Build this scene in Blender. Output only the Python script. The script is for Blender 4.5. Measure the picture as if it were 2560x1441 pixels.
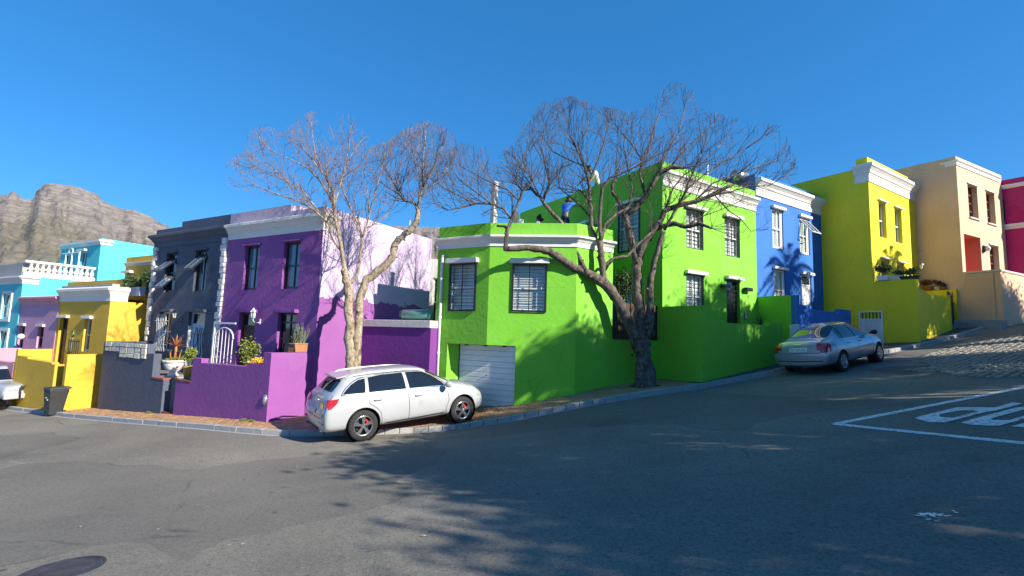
import bpy, bmesh, math, random
import numpy as np
from mathutils import Vector, Matrix
from mathutils.bvhtree import BVHTree

for o in list(bpy.data.objects):
    bpy.data.objects.remove(o)
random.seed(7)
SC = bpy.context.scene
COL = SC.collection
R_ = math.radians

# ------------------------------------------------------------------ camera
FPX = 1178.0                      # focal length in photo pixels (photo 2560 wide)
PITCH, ROLL = R_(5.6), R_(1.73)
EYE = np.array([0.0, 0.0, 1.65])
_cp, _sp, _cr, _sr = math.cos(PITCH), math.sin(PITCH), math.cos(ROLL), math.sin(ROLL)
CF = np.array([0, _cp, _sp])
CR = _cr * np.array([1.0, 0, 0]) + _sr * np.array([0, -_sp, _cp])
CU = -_sr * np.array([1.0, 0, 0]) + _cr * np.array([0, -_sp, _cp])
cam = bpy.data.objects.new('camera', bpy.data.cameras.new('camera'))
COL.objects.link(cam)
cam.data.sensor_width = 36.0
cam.data.lens = FPX * 36.0 / 2560.0
cam.data.clip_start, cam.data.clip_end = 0.1, 20000
cam.matrix_world = Matrix(((CR[0], CU[0], -CF[0], EYE[0]), (CR[1], CU[1], -CF[1], EYE[1]),
                           (CR[2], CU[2], -CF[2], EYE[2]), (0, 0, 0, 1)))
SC.camera = cam

# ------------------------------------------------------------------ light
SUN_EL = R_(31.0)
SUN_H = np.array([0.827, -0.562]); SUN_H /= np.linalg.norm(SUN_H)    # horizontal direction TO the sun
world = bpy.data.worlds.new('World'); SC.world = world; world.use_nodes = True
wn = world.node_tree.nodes; wl = world.node_tree.links
sky = wn.new('ShaderNodeTexSky'); sky.sky_type = 'NISHITA'; sky.sun_disc = False
sky.sun_elevation = SUN_EL
sky.sun_rotation = math.atan2(SUN_H[0], SUN_H[1])
sky.altitude = 0; sky.air_density = 0.6; sky.dust_density = 0.0; sky.ozone_density = 8.0
wn['Background'].inputs['Strength'].default_value = 0.128
hs = wn.new('ShaderNodeHueSaturation'); hs.inputs['Saturation'].default_value = 1.48; gm_ = wn.new('ShaderNodeGamma'); gm_.inputs['Gamma'].default_value = .55; hs.inputs['Hue'].default_value = 0.503; hs.inputs['Value'].default_value = 1.75
wl.new(sky.outputs[0], gm_.inputs['Color']); wl.new(gm_.outputs[0], hs.inputs['Color']); wl.new(hs.outputs[0], wn['Background'].inputs['Color'])
sl = bpy.data.lights.new('sun', 'SUN'); sl.energy = 5.0; sl.angle = R_(0.53); sl.color = (1.0, 0.93, 0.80)
sun = bpy.data.objects.new('sun', sl); COL.objects.link(sun)
_sd = Vector((SUN_H[0] * math.cos(SUN_EL), SUN_H[1] * math.cos(SUN_EL), math.sin(SUN_EL)))
sun.rotation_euler = _sd.to_track_quat('Z', 'Y').to_euler()
sun.location = (30, -25, 30)
SC.view_settings.view_transform = 'Standard'; SC.view_settings.look = 'None'
SC.view_settings.exposure = 0.92; SC.view_settings.gamma = 1.0; SC.view_settings.use_curve_mapping = False
SC.render.engine = 'CYCLES'
SC.cycles.max_bounces = 6; SC.cycles.transparent_max_bounces = 8

# ------------------------------------------------------------------ photo pixel -> ray
def ray(x, y):
    return CF + CR * (x - 1280) / FPX - CU * (y - 720.5) / FPX
def proj(P):
    v = np.array(P, float) - EYE; d = max(float(v @ CF), 1e-6)
    return 1280 + FPX * float(v @ CR) / d, 720.5 - FPX * float(v @ CU) / d
def at_y(x, y, Y):
    d = ray(x, y); return EYE + d * (Y / d[1])

_a, _b, _c = R_(28.24), R_(32.05), R_(27.0)
LD = np.array([-math.cos(_a), math.sin(_a)]); SD = np.array([math.sin(_a), math.cos(_a)])   # left street, its cross direction
RD = np.array([math.cos(_b), math.sin(_b)]); TD = np.array([-math.sin(_b), math.cos(_b)])   # right street, its cross direction
PD = np.array([math.cos(_c), math.sin(_c)])                                                # end of the right street

class Wall:
    """vertical plane; u runs to the right seen from outside, n points outside"""
    def __init__(s, o, d):
        s.o = np.array(o[:2], float); s.d = np.array(d, float) / np.linalg.norm(d); s.n = np.array([s.d[1], -s.d[0]])
    def p(s, u, z, out=0.0):
        q = s.o + s.d * u + s.n * out; return (q[0], q[1], z)
    def uv(s, px, py):
        d = ray(px, py); t = float((s.o - EYE[:2]) @ s.n) / float(d[:2] @ s.n); q = EYE + d * t
        return float((q[:2] - s.o) @ s.d), float(q[2])
    def u(s, px, py): return s.uv(px, py)[0]
    def z(s, px, py): return s.uv(px, py)[1]
    def rect(s, x0, y0, x1, y1):
        a = s.uv(x0, y0); b = s.uv(x1, y1); return (a[0], b[0], b[1], a[1])
    def off(s, out, du=0.0): return Wall(s.o + s.n * out + s.d * du, s.d)

# ------------------------------------------------------------------ terrain
CTRL = [(-6.56,13.1,-1.05),(-15.06,17.67,-1.65),(-10.48,15.21,-1.32),(.16,13.95,-.54),(1.93,13.75,-.12),(4.84,15.93,.24),
        (5.8,14.4,.26),(9.37,16.63,.79),(16.0,18.57,1.70),(20.98,20.05,2.57),(-3.41,11.3,-.93),(-1.2,13.0,-.86),
        (9.91,14.2,.83),(12.14,15.5,1.12),(0,0,0),(12,4,1.45),(-12,4,-1.15),(0,-15,.25),(27,18,3.3),(-30,25,-2.5),
        (-25,9,-2.0),(0,40,.3),(34,40,3.6),(-34,44,-2.4),(16,-12,2.2),(-16,-12,-1.3),(-5.2,16.2,-.95),(-1.7,15.0,-.7)]
_P = np.array(CTRL)
def _tpsk(r2): return np.where(r2 > 1e-9, 0.5 * r2 * np.log(np.maximum(r2, 1e-9)), 0.0)
_n = len(_P)
_K = _tpsk(((_P[:, None, :2] - _P[None, :, :2]) ** 2).sum(-1)) + 0.25 * np.eye(_n)
_Q = np.hstack([np.ones((_n, 1)), _P[:, :2]])
_A = np.block([[_K, _Q], [_Q.T, np.zeros((3, 3))]])
_W = np.linalg.solve(_A, np.concatenate([_P[:, 2], np.zeros(3)]))
def ground_arr(X, Y):
    X = np.clip(np.asarray(X, float), -40, 42); Y = np.clip(np.asarray(Y, float), -20, 55)
    r2 = (X[..., None] - _P[:, 0]) ** 2 + (Y[..., None] - _P[:, 1]) ** 2
    return _tpsk(r2) @ _W[:_n] + _W[_n] + _W[_n + 1] * X + _W[_n + 2] * Y
def gz(x, y): return float(ground_arr(np.array([x]), np.array([y]))[0])
def gpx(px, py, dz=0.0):
    d = ray(px, py); t0 = 2.0; prev = None
    ts = np.linspace(2.0, 60.0, 1200)
    Pt = EYE[None] + d[None] * ts[:, None]
    h = Pt[:, 2] - ground_arr(Pt[:, 0], Pt[:, 1]) - dz
    i = int(np.argmax(h < 0)) if (h < 0).any() else len(ts) - 1
    if i > 0:
        k = h[i-1] / (h[i-1] - h[i] + 1e-12); t = ts[i-1] + k * (ts[i] - ts[i-1])
    else: t = ts[i]
    return EYE + d * t
# ------------------------------------------------------------------ helpers
class MB:
    def __init__(s): s.v = []; s.f = []
    def add(s, vs, fs):
        n = len(s.v); s.v += [tuple(float(c) for c in q) for q in vs]; s.f += [tuple(n + i for i in f) for f in fs]; return s
    def quad(s, a, b, c, d): return s.add([a, b, c, d], [(0, 1, 2, 3)])
    def hexa(s, q): return s.add(q, [(3,2,1,0),(4,5,6,7),(0,1,5,4),(1,2,6,5),(2,3,7,6),(3,0,4,7)])
    def wbox(s, W, u0, u1, z0, z1, o0, o1):
        return s.hexa([W.p(u0,z0,o1),W.p(u1,z0,o1),W.p(u1,z0,o0),W.p(u0,z0,o0),W.p(u0,z1,o1),W.p(u1,z1,o1),W.p(u1,z1,o0),W.p(u0,z1,o0)])
    def box(s, x0, x1, y0, y1, z0, z1):
        return s.hexa([(x0,y0,z0),(x1,y0,z0),(x1,y1,z0),(x0,y1,z0),(x0,y0,z1),(x1,y0,z1),(x1,y1,z1),(x0,y1,z1)])
    def bar(s, a, b, w, h=None, up=(0,0,1)):
        h = h or w; a = Vector(a); b = Vector(b); d = (b - a).normalized(); up = Vector(up)
        if abs(d.dot(up)) > .98: up = Vector((1,0,0))
        x = d.cross(up).normalized() * w / 2; y = x.cross(d).normalized() * h / 2
        return s.hexa([a-x-y,a+x-y,a+x+y,a-x+y,b-x-y,b+x-y,b+x+y,b-x+y])
    def wprism(s, W, poly, o0, o1):
        n = len(poly); vs = [W.p(u, z, o1) for u, z in poly] + [W.p(u, z, o0) for u, z in poly]
        fs = [tuple(range(n)), tuple(range(2*n-1, n-1, -1))] + [(i, i+n, (i+1) % n + n, (i+1) % n) for i in range(n)]
        return s.add(vs, fs)
    def prism(s, poly, z0, z1):
        n = len(poly); vs = [(x, y, z0) for x, y in poly] + [(x, y, z1) for x, y in poly]
        fs = [tuple(range(n-1, -1, -1)), tuple(range(n, 2*n))] + [(i, (i+1) % n, (i+1) % n + n, i+n) for i in range(n)]
        return s.add(vs, fs)
    def tube(s, pts, rad, n=6, cap=True, rough=0.0):
        pts = [Vector(p) for p in pts]; m = len(pts)
        if not hasattr(rad, '__len__'): rad = [rad] * m
        base = len(s.v); up = Vector((0.31, 0.17, 0.93)).normalized()
        prev = None
        for i, p in enumerate(pts):
            d = (pts[min(i+1, m-1)] - pts[max(i-1, 0)])
            d = d.normalized() if d.length > 1e-9 else Vector((0, 0, 1))
            x = (up if prev is None else prev).copy(); x = (x - d * x.dot(d))
            if x.length < 1e-4: x = d.orthogonal()
            x.normalize(); prev = x; y = d.cross(x)
            for k in range(n):
                a = 2 * math.pi * k / n; r = rad[i] * (1 + (random.uniform(-rough, rough) if rough else 0))
                s.v.append(tuple(p + (x * math.cos(a) + y * math.sin(a)) * r))
        for i in range(m - 1):
            for k in range(n):
                a = base + i*n + k; b = base + i*n + (k+1) % n; s.f.append((a, b, b+n, a+n))
        if cap:
            s.f.append(tuple(base + k for k in range(n-1, -1, -1))); s.f.append(tuple(base + (m-1)*n + k for k in range(n)))
        return s
    def lathe(s, prof, c=(0,0,0), n=16, ax='z', cap=True):
        base = len(s.v)
        for r, h in prof:
            for k in range(n):
                a = 2*math.pi*k/n; q = (r*math.cos(a), r*math.sin(a), h)
                if ax == 'y': q = (q[0], h, q[1])
                if ax == 'x': q = (h, q[0], q[1])
                s.v.append((c[0]+q[0], c[1]+q[1], c[2]+q[2]))
        m = len(prof)
        for i in range(m-1):
            for k in range(n):
                a = base+i*n+k; b = base+i*n+(k+1) % n
                s.f.append((a, b, b+n, a+n) if ax != 'y' else (a, a+n, b+n, b))
        if cap and prof[0][0] > 1e-6: s.f.append(tuple(base+k for k in range(n-1, -1, -1)))
        if cap and prof[-1][0] > 1e-6: s.f.append(tuple(base+(m-1)*n+k for k in range(n)))
        return s
    def leaf(s, p, d, l, w, nrm=None):
        p = Vector(p); d = Vector(d).normalized(); x = d.cross(Vector(nrm) if nrm is not None else Vector((random.uniform(-1,1),random.uniform(-1,1),random.uniform(-1,1))))
        if x.length < 1e-3: x = d.orthogonal()
        x.normalize(); 
        return s.add([p, p + d*l*.5 + x*w/2, p + d*l, p + d*l*.5 - x*w/2], [(0,1,2,3)])
    def build(s, name, mat, parent=None, smooth=False, bevel=0.0, loc=None, fixn=False):
        me = bpy.data.meshes.new(name)
        off = np.array(parent_loc(parent)) if parent is not None else np.zeros(3)
        if parent is None and loc is not None: off = np.array(loc, float)
        v = (np.array(s.v) - off).tolist()
        me.from_pydata(v, [], s.f); me.validate()
        if fixn:
            bm = bmesh.new(); bm.from_mesh(me); bmesh.ops.recalc_face_normals(bm, faces=bm.faces); bm.to_mesh(me); bm.free()
        me.materials.append(mat)
        if smooth: me.polygons.foreach_set('use_smooth', [True]*len(me.polygons))
        o = bpy.data.objects.new(name, me); COL.objects.link(o)
        if parent is not None: o.parent = parent
        elif loc is not None: o.location = loc
        if bevel:
            m = o.modifiers.new('bevel', 'BEVEL'); m.width = bevel; m.segments = 2; m.limit_method = 'ANGLE'; m.angle_limit = R_(50)
        me.update()
        return o

def parent_loc(p):
    q = np.zeros(3)
    while p is not None:
        q += np.array(p.location); p = p.parent
    return q
def tag(o, label=None, cat=None, group=None, kind=None):
    if label: o['label'] = label
    if cat: o['category'] = cat
    if group: o['group'] = group
    if kind: o['kind'] = kind
    return o
def thing(name, loc, label, cat, group=None):
    o = bpy.data.objects.new(name, None); o.empty_display_size = .2; COL.objects.link(o); o.location = loc
    return tag(o, label, cat, group)
def copy_tree(o, parent=None):
    c = o.copy(); COL.objects.link(c); c.parent = parent
    for ch in [k for k in bpy.data.objects if k.parent == o]: copy_tree(ch, c)
    return c

# ------------------------------------------------------------------ materials
def _nt(name):
    m = bpy.data.materials.new(name); m.use_nodes = True; t = m.node_tree; return m, t, t.nodes['Principled BSDF']
def N(t, kind, **kw):
    n = t.nodes.new(kind)
    for k, v in kw.items():
        if k in n.inputs: n.inputs[k].default_value = v
        else: setattr(n, k, v)
    return n
def pos(t, scale=(1,1,1)):
    g = t.nodes.new('ShaderNodeTexCoord'); mp = t.nodes.new('ShaderNodeMapping'); mp.inputs['Scale'].default_value = scale
    t.links.new(g.outputs['Object'], mp.inputs['Vector']); return mp.outputs[0]
def noise(t, vec, scale, detail=4, rough=.55):
    n = N(t, 'ShaderNodeTexNoise'); n.inputs['Scale'].default_value = scale; n.inputs['Detail'].default_value = detail; n.inputs['Roughness'].default_value = rough
    t.links.new(vec, n.inputs['Vector']); return n.outputs['Fac']
def ramp(t, fac, stops):
    r = t.nodes.new('ShaderNodeValToRGB'); e = r.color_ramp.elements
    while len(e) < len(stops): e.new(.5)
    for k, (p, c) in enumerate(stops):
        e[k].position = p; e[k].color = tuple(c) + (1,) if len(c) == 3 else c
    t.links.new(fac, r.inputs[0]); return r.outputs[0]
def mixc(t, fac, a, b, mode='MIX'):
    m = t.nodes.new('ShaderNodeMix'); m.data_type = 'RGBA'; m.blend_type = mode
    def setin(i, v):
        if hasattr(v, 'node'): t.links.new(v, m.inputs[i])
        elif i == 0: m.inputs[0].default_value = v
        else: m.inputs[i].default_value = tuple(v) + (1,) if len(v) == 3 else v
    setin(0, fac); setin(6, a); setin(7, b); return m.outputs[2]
def bump(t, bsdf, h, strength=.3, dist=.01):
    b = N(t, 'ShaderNodeBump'); b.inputs['Strength'].default_value = strength; b.inputs['Distance'].default_value = dist
    t.links.new(h, b.inputs['Height']); 
    nm = bsdf.inputs['Normal']
    if nm.is_linked: t.links.new(nm.links[0].from_socket, b.inputs['Normal'])
    t.links.new(b.outputs[0], nm)
def sc(c, k): return tuple(min(1, x*k) for x in c)

ALB = .88
def plaster(name, c, rough=.75, grain=.35, stain=.5):
    m, t, b = _nt(name); c = sc(c, ALB if max(c)-min(c) > .12 else .95)
    big = noise(t, pos(t), .9, 5); strk = noise(t, pos(t, (5, 5, .45)), 1.0, 5); fine = noise(t, pos(t), 24, 3)
    cc = ramp(t, big, [(.25, sc(c, .88)), (.55, c), (.8, sc(c, 1.07))])
    dirt = tuple(x*.6 + .08 for x in c)
    k = ramp(t, strk, [(.5, (0,0,0)), (.78, (stain*.45,)*3)])
    cc = mixc(t, k, cc, dirt)
    k2 = ramp(t, fine, [(.3, (.09,)*3), (.5, (0,0,0))])
    cc = mixc(t, k2, cc, sc(c, .55))
    # repainted patches and hairline cracks
    wv = N(t, 'ShaderNodeTexNoise'); wv.inputs['Scale'].default_value = 1.4; t.links.new(pos(t), wv.inputs['Vector'])
    vm = N(t, 'ShaderNodeVectorMath', operation='MULTIPLY_ADD'); t.links.new(wv.outputs['Color'], vm.inputs[0]); vm.inputs[1].default_value = (.9, .9, .9); t.links.new(pos(t), vm.inputs[2])
    v1 = N(t, 'ShaderNodeTexVoronoi'); v1.inputs['Scale'].default_value = .55; t.links.new(vm.outputs[0], v1.inputs['Vector']); s1 = N(t, 'ShaderNodeSeparateColor'); t.links.new(v1.outputs['Color'], s1.inputs[0])
    cc = mixc(t, ramp(t, s1.outputs[0], [(.6, (0,0,0)), (.75, (.28,)*3)]), cc, tuple(min(1, x*.9+.05) for x in c))
    v2 = N(t, 'ShaderNodeTexVoronoi'); v2.feature = 'DISTANCE_TO_EDGE'; v2.inputs['Scale'].default_value = .42; t.links.new(vm.outputs[0], v2.inputs['Vector'])
    ck = N(t, 'ShaderNodeMath', operation='MULTIPLY'); t.links.new(ramp(t, v2.outputs['Distance'], [(.0, (.5,)*3), (.007, (0,0,0))]), ck.inputs[0]); t.links.new(ramp(t, noise(t, pos(t), .7, 3), [(.5, (0,0,0)), (.6, (1,1,1))]), ck.inputs[1])
    cc = mixc(t, ck.outputs[0], cc, sc(c, .45))
    t.links.new(cc, b.inputs['Base Color']); b.inputs['Roughness'].default_value = rough; b.inputs['Specular IOR Level'].default_value = .3
    bump(t, b, noise(t, pos(t), 7, 6, .62), grain, .035); bump(t, b, noise(t, pos(t), 45, 3), grain*.7, .006)
    return m
def simple(name, c, rough=.5, metal=0.0, var=.12, vs=6.0, bmp=0.0, bs=30.0, spec=.5, coat=0.0):
    m, t, b = _nt(name)
    cc = ramp(t, noise(t, pos(t), vs, 5), [(.3, sc(c, 1-var)), (.7, sc(c, 1+var))])
    t.links.new(cc, b.inputs['Base Color']); b.inputs['Roughness'].default_value = rough; b.inputs['Metallic'].default_value = metal
    b.inputs['Specular IOR Level'].default_value = spec; b.inputs['Coat Weight'].default_value = coat; b.inputs['Coat Roughness'].default_value = .04
    if bmp: bump(t, b, noise(t, pos(t), bs, 4), bmp, .01)
    return m
def thin_glass(name, tint=(.93,.95,.95), k=.22):
    m, t, b = _nt(name); t.nodes.remove(b); out = t.nodes['Material Output']
    tr = N(t, 'ShaderNodeBsdfTransparent'); tr.inputs[0].default_value = tint + (1,)
    gl = N(t, 'ShaderNodeBsdfGlossy'); gl.inputs['Roughness'].default_value = .03; gl.inputs['Color'].default_value = (.9,.95,1,1)
    lw = N(t, 'ShaderNodeLayerWeight'); lw.inputs[0].default_value = .5; pw_ = N(t, 'ShaderNodeMath', operation='POWER'); t.links.new(lw.outputs['Facing'], pw_.inputs[0]); pw_.inputs[1].default_value = 4.0; ma_ = N(t, 'ShaderNodeMath', operation='MULTIPLY_ADD'); t.links.new(pw_.outputs[0], ma_.inputs[0]); ma_.inputs[1].default_value = .6; ma_.inputs[2].default_value = .04
    mx = N(t, 'ShaderNodeMixShader'); t.links.new(ma_.outputs[0], mx.inputs[0]); t.links.new(tr.outputs[0], mx.inputs[1]); t.links.new(gl.outputs[0], mx.inputs[2])
    t.links.new(mx.outputs[0], out.inputs[0]); return m

M = {}
M['lime'] = plaster('lime_plaster', (.215,.60,.042)); M['purple'] = plaster('purple_plaster', (.30,.092,.335)); M['purple_deep'] = plaster('deep_purple_plaster', (.20,.045,.27))
M['slate'] = plaster('slate_plaster', (.085,.10,.145)); M['blue'] = plaster('blue_plaster', (.03,.17,.58)); M['yellow'] = plaster('yellow_plaster', (.88,.74,.03))
M['peach'] = plaster('peach_plaster', (.76,.52,.34)); M['magenta'] = plaster('magenta_plaster', (.50,.022,.15)); M['teal'] = plaster('teal_plaster', (.09,.60,.68))
M['ochre'] = plaster('ochre_plaster', (.76,.46,.045)); M['mauve'] = plaster('mauve_plaster', (.56,.31,.47)); M['salmon'] = plaster('salmon_plaster', (.72,.25,.18)); M['pinkwall'] = plaster('rose_plaster', (.72,.32,.40))
M['whitep'] = plaster('white_plaster', (.78,.76,.73), stain=.6); M['whited'] = plaster('weathered_white_plaster', (.66,.63,.58), stain=1.0); M['greyp'] = plaster('grey_roof_plaster', (.36,.36,.36), stain=1)
M['bluegrey'] = plaster('blue_grey_plaster', (.30,.36,.50)); M['lilacp'] = plaster('pale_mauve_plaster', (.50,.40,.50), stain=1.1)
M['wtrim'] = simple('white_paint', (.70,.70,.69), .4, var=.04); M['black'] = simple('black_paint', (.012,.012,.014), .35); M['dkmetal'] = simple('dark_metal', (.03,.03,.035), .4, var=.2)
M['brown'] = simple('brown_rusty_steel', (.055,.024,.012), .6, var=.3, bmp=.2); M['wood'] = simple('dark_wood', (.06,.03,.018), .55, var=.35); M['redwood'] = simple('red_brown_wood', (.16,.045,.03), .5, var=.25)
M['steel'] = simple('galvanised_steel', (.55,.56,.57), .35, .9, var=.1); M['chrome'] = simple('chrome', (.75,.75,.76), .12, 1, var=.03)
M['glassd'] = simple('dark_window_glass', (.012,.016,.022), .04, var=.1, spec=.8); M['glassb'] = simple('sky_window_glass', (.085,.13,.19), .06, var=.1, spec=1.0)  # glassb: reflected sky brightness put into its blue base colour
M['glass'] = thin_glass('clear_window_glass'); M['blind'] = simple('white_blind', (.80,.79,.75), .5, var=.05); M['curtain'] = simple('grey_curtain', (.42,.40,.38), .8, var=.2, vs=14)
M['brick'] = simple('red_brick', (.24,.075,.045), .85, var=.3, vs=9, bmp=.4); M['lampglass'] = simple('frosted_lamp_glass', (.65,.66,.62), .25, var=.05)
M['terracotta'] = simple('terracotta', (.42,.17,.08), .8, var=.15); M['stonew'] = plaster('white_painted_stone', (.74,.70,.68), stain=.8, grain=.8); M['stonec'] = plaster('cream_stone', (.84,.76,.62), stain=.6, grain=.7)
M['kerb'] = plaster('concrete_kerb', (.34,.335,.33), grain=.7, stain=1.2); M['paver'] = simple('clay_paver', (.36,.205,.105), .85, var=.28, vs=3, bmp=.4)
M['paver2'] = simple('worn_clay_paver', (.30,.19,.115), .85, var=.3, vs=3, bmp=.4); M['sand'] = simple('sandy_joint', (.16,.125,.085), .95, var=.25, vs=8, bmp=.4)
M['cobble'] = simple('granite_cobble', (.26,.235,.20), .75, var=.3, vs=4, bmp=.5)
def foliage(name, c, tr=.25):
    m, t, b = _nt(name)
    cc = ramp(t, noise(t, pos(t), 5, 3), [(.3, sc(c, .6)), (.7, sc(c, 1.4))]); t.links.new(cc, b.inputs['Base Color']); b.inputs['Roughness'].default_value = .55
    b.inputs['Transmission Weight'].default_value = 0; b.inputs['Subsurface Weight'].default_value = 0
    return m
M['leaf'] = foliage('green_leaf', (.06,.11,.025)); M['leafd'] = foliage('dark_green_leaf', (.035,.07,.02)); M['leafy'] = foliage('yellow_green_leaf', (.16,.19,.035))
M['aloe'] = foliage('orange_aloe_leaf', (.45,.16,.05)); M['flower'] = foliage('yellow_flower', (.75,.42,.02)); M['stemg'] = foliage('grey_green_stem', (.16,.19,.11)); M['leafr'] = foliage('reddish_leaf', (.14,.05,.03))
def two_tone():
    # lilac wash over an older purple coat: the coats meet along a ragged brush line
    m, t, b = _nt('lilac_over_purple_paint')
    g = t.nodes.new('ShaderNodeNewGeometry'); sp = t.nodes.new('ShaderNodeSeparateXYZ'); t.links.new(g.outputs['Position'], sp.inputs[0])
    n1 = noise(t, pos(t, (1, 1, .12)), 3.2, 2); ad = N(t, 'ShaderNodeMath', operation='MULTIPLY_ADD'); t.links.new(n1, ad.inputs[0]); ad.inputs[1].default_value = .55; t.links.new(sp.outputs['Z'], ad.inputs[2])
    gt = N(t, 'ShaderNodeMath', operation='GREATER_THAN'); t.links.new(ad.outputs[0], gt.inputs[0]); gt.inputs[1].default_value = 2.88
    ca = ramp(t, noise(t, pos(t), .8, 5), [(.3, (.50,.375,.57)), (.7, (.61,.485,.65))]); 
    ca = mixc(t, ramp(t, noise(t, pos(t, (4,4,.4)), 1, 4), [(.5, (0,0,0)), (.8, (.35,)*3)]), ca, (.63,.56,.60))
    cb = ramp(t, noise(t, pos(t), .9, 5), [(.3, (.24,.075,.265)), (.7, (.285,.092,.315))])
    t.links.new(mixc(t, gt.outputs[0], cb, ca), b.inputs['Base Color']); b.inputs['Roughness'].default_value = .78
    bump(t, b, noise(t, pos(t), 7, 6, .62), .3, .03); bump(t, b, noise(t, pos(t), 45, 3), .25, .006)
    return m
M['twotone'] = two_tone()

# ------------------------------------------------------------------ wall pieces
def panel(mb, W, rects, holes=(), reveal=.16):
    """facade skin from rectangles (u0,u1,z0,z1) with real openings and reveals"""
    us = sorted({round(x, 4) for r in list(rects) + list(holes) for x in r[:2]}); zs = sorted({round(x, 4) for r in list(rects) + list(holes) for x in r[2:4]})
    def inside(u, z, rs): return any(r[0] < u < r[1] and r[2] < z < r[3] for r in rs)
    for a, b in zip(us, us[1:]):
        if b - a < 1e-4: continue
        for c, d in zip(zs, zs[1:]):
            if d - c < 1e-4: continue
            u, z = (a+b)/2, (c+d)/2
            if inside(u, z, rects) and not inside(u, z, holes):
                mb.quad(W.p(a, c), W.p(b, c), W.p(b, d), W.p(a, d))
    for h in holes:
        rv = h[4] if len(h) > 4 else reveal; a, b, c, d = h[:4]
        mb.quad(W.p(a,c), W.p(a,d), W.p(a,d,-rv), W.p(a,c,-rv)); mb.quad(W.p(b,d), W.p(b,c), W.p(b,c,-rv), W.p(b,d,-rv))
        mb.quad(W.p(a,d), W.p(b,d), W.p(b,d,-rv), W.p(a,d,-rv)); mb.quad(W.p(b,c), W.p(a,c), W.p(a,c,-rv), W.p(b,c,-rv))
def shell(W, u0, u1, zb, zt, depth, holes=(), extra=(), roofz=None, sides='lrb', reveal=.16):
    mb = MB(); panel(mb, W, [(u0, u1, zb, zt)] + list(extra), holes, reveal)
    rz = roofz if roofz is not None else zt - .35
    if 'l' in sides: mb.quad(W.p(u0,zb,-depth), W.p(u0,zb), W.p(u0,zt), W.p(u0,zt,-depth))
    if 'r' in sides: mb.quad(W.p(u1,zb), W.p(u1,zb,-depth), W.p(u1,zt,-depth), W.p(u1,zt))
    if 'b' in sides: mb.quad(W.p(u1,zb,-depth), W.p(u0,zb,-depth), W.p(u0,zt,-depth), W.p(u1,zt,-depth))
    mb.quad(W.p(u0,rz), W.p(u1,rz), W.p(u1,rz,-depth), W.p(u0,rz,-depth))
    # parapet back faces and top
    mb.quad(W.p(u0,zt), W.p(u1,zt), W.p(u1,zt,-.2), W.p(u0,zt,-.2)); mb.quad(W.p(u1,rz,-.2), W.p(u0,rz,-.2), W.p(u0,zt,-.2), W.p(u1,zt,-.2))
    return mb
CORN = [(0, 0), (.03, 0), (.03, .2), (.05, .215), (.05, .25), (.08, .27), (.11, .34), (.17, .41), (.21, .44), (.21, .53), (.19, .55), (.02, .60)]
def sweep(mb, pts, prof, z0, out_sign=1.0, closed_ends=True):
    """moulding profile (out, up) swept along a plan polyline; outside is to the right of the walking direction"""
    P = [np.array(p[:2], float) for p in pts]; n = len(P); rows = []
    for i in range(n):
        if i == 0: d = P[1]-P[0]
        elif i == n-1: d = P[-1]-P[-2]
        else: d = None
        if d is not None:
            d = d/np.linalg.norm(d); nn = np.array([d[1], -d[0]]); k = 1.0
        else:
            a = P[i]-P[i-1]; b = P[i+1]-P[i]; a /= np.linalg.norm(a); b /= np.linalg.norm(b)
            na = np.array([a[1], -a[0]]); nb = np.array([b[1], -b[0]]); nn = na+nb; nn /= np.linalg.norm(nn); k = 1/max(.3, float(nn @ na))
        rows.append([(P[i][0]+nn[0]*o*k, P[i][1]+nn[1]*o*k, z0+h) for o, h in prof])
    m = len(prof)
    for i in range(n-1):
        for j in range(m-1): mb.quad(rows[i][j], rows[i+1][j], rows[i+1][j+1], rows[i][j+1])
    if closed_ends:
        mb.add(rows[0], [tuple(range(m-1, -1, -1))]); mb.add(rows[-1], [tuple(range(m))])
    return mb
def sprof(h, out=1.0): return [(o*out, z*h/.60) for o, z in CORN]
def lintel(par, W, r, mat, out=.13, over=.09, th=.06, gap=.0):
    u0, u1, z0, z1 = r[:4]; mb = MB()
    mb.wprism(W, [(u0-over, z1+gap), (u1+over, z1+gap), (u1+over*.75, z1+gap+th+.05), (u0-over*.75, z1+gap+th+.05)], .004, out)
    return mb.build('lintel', mat, par, bevel=.006)
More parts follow.
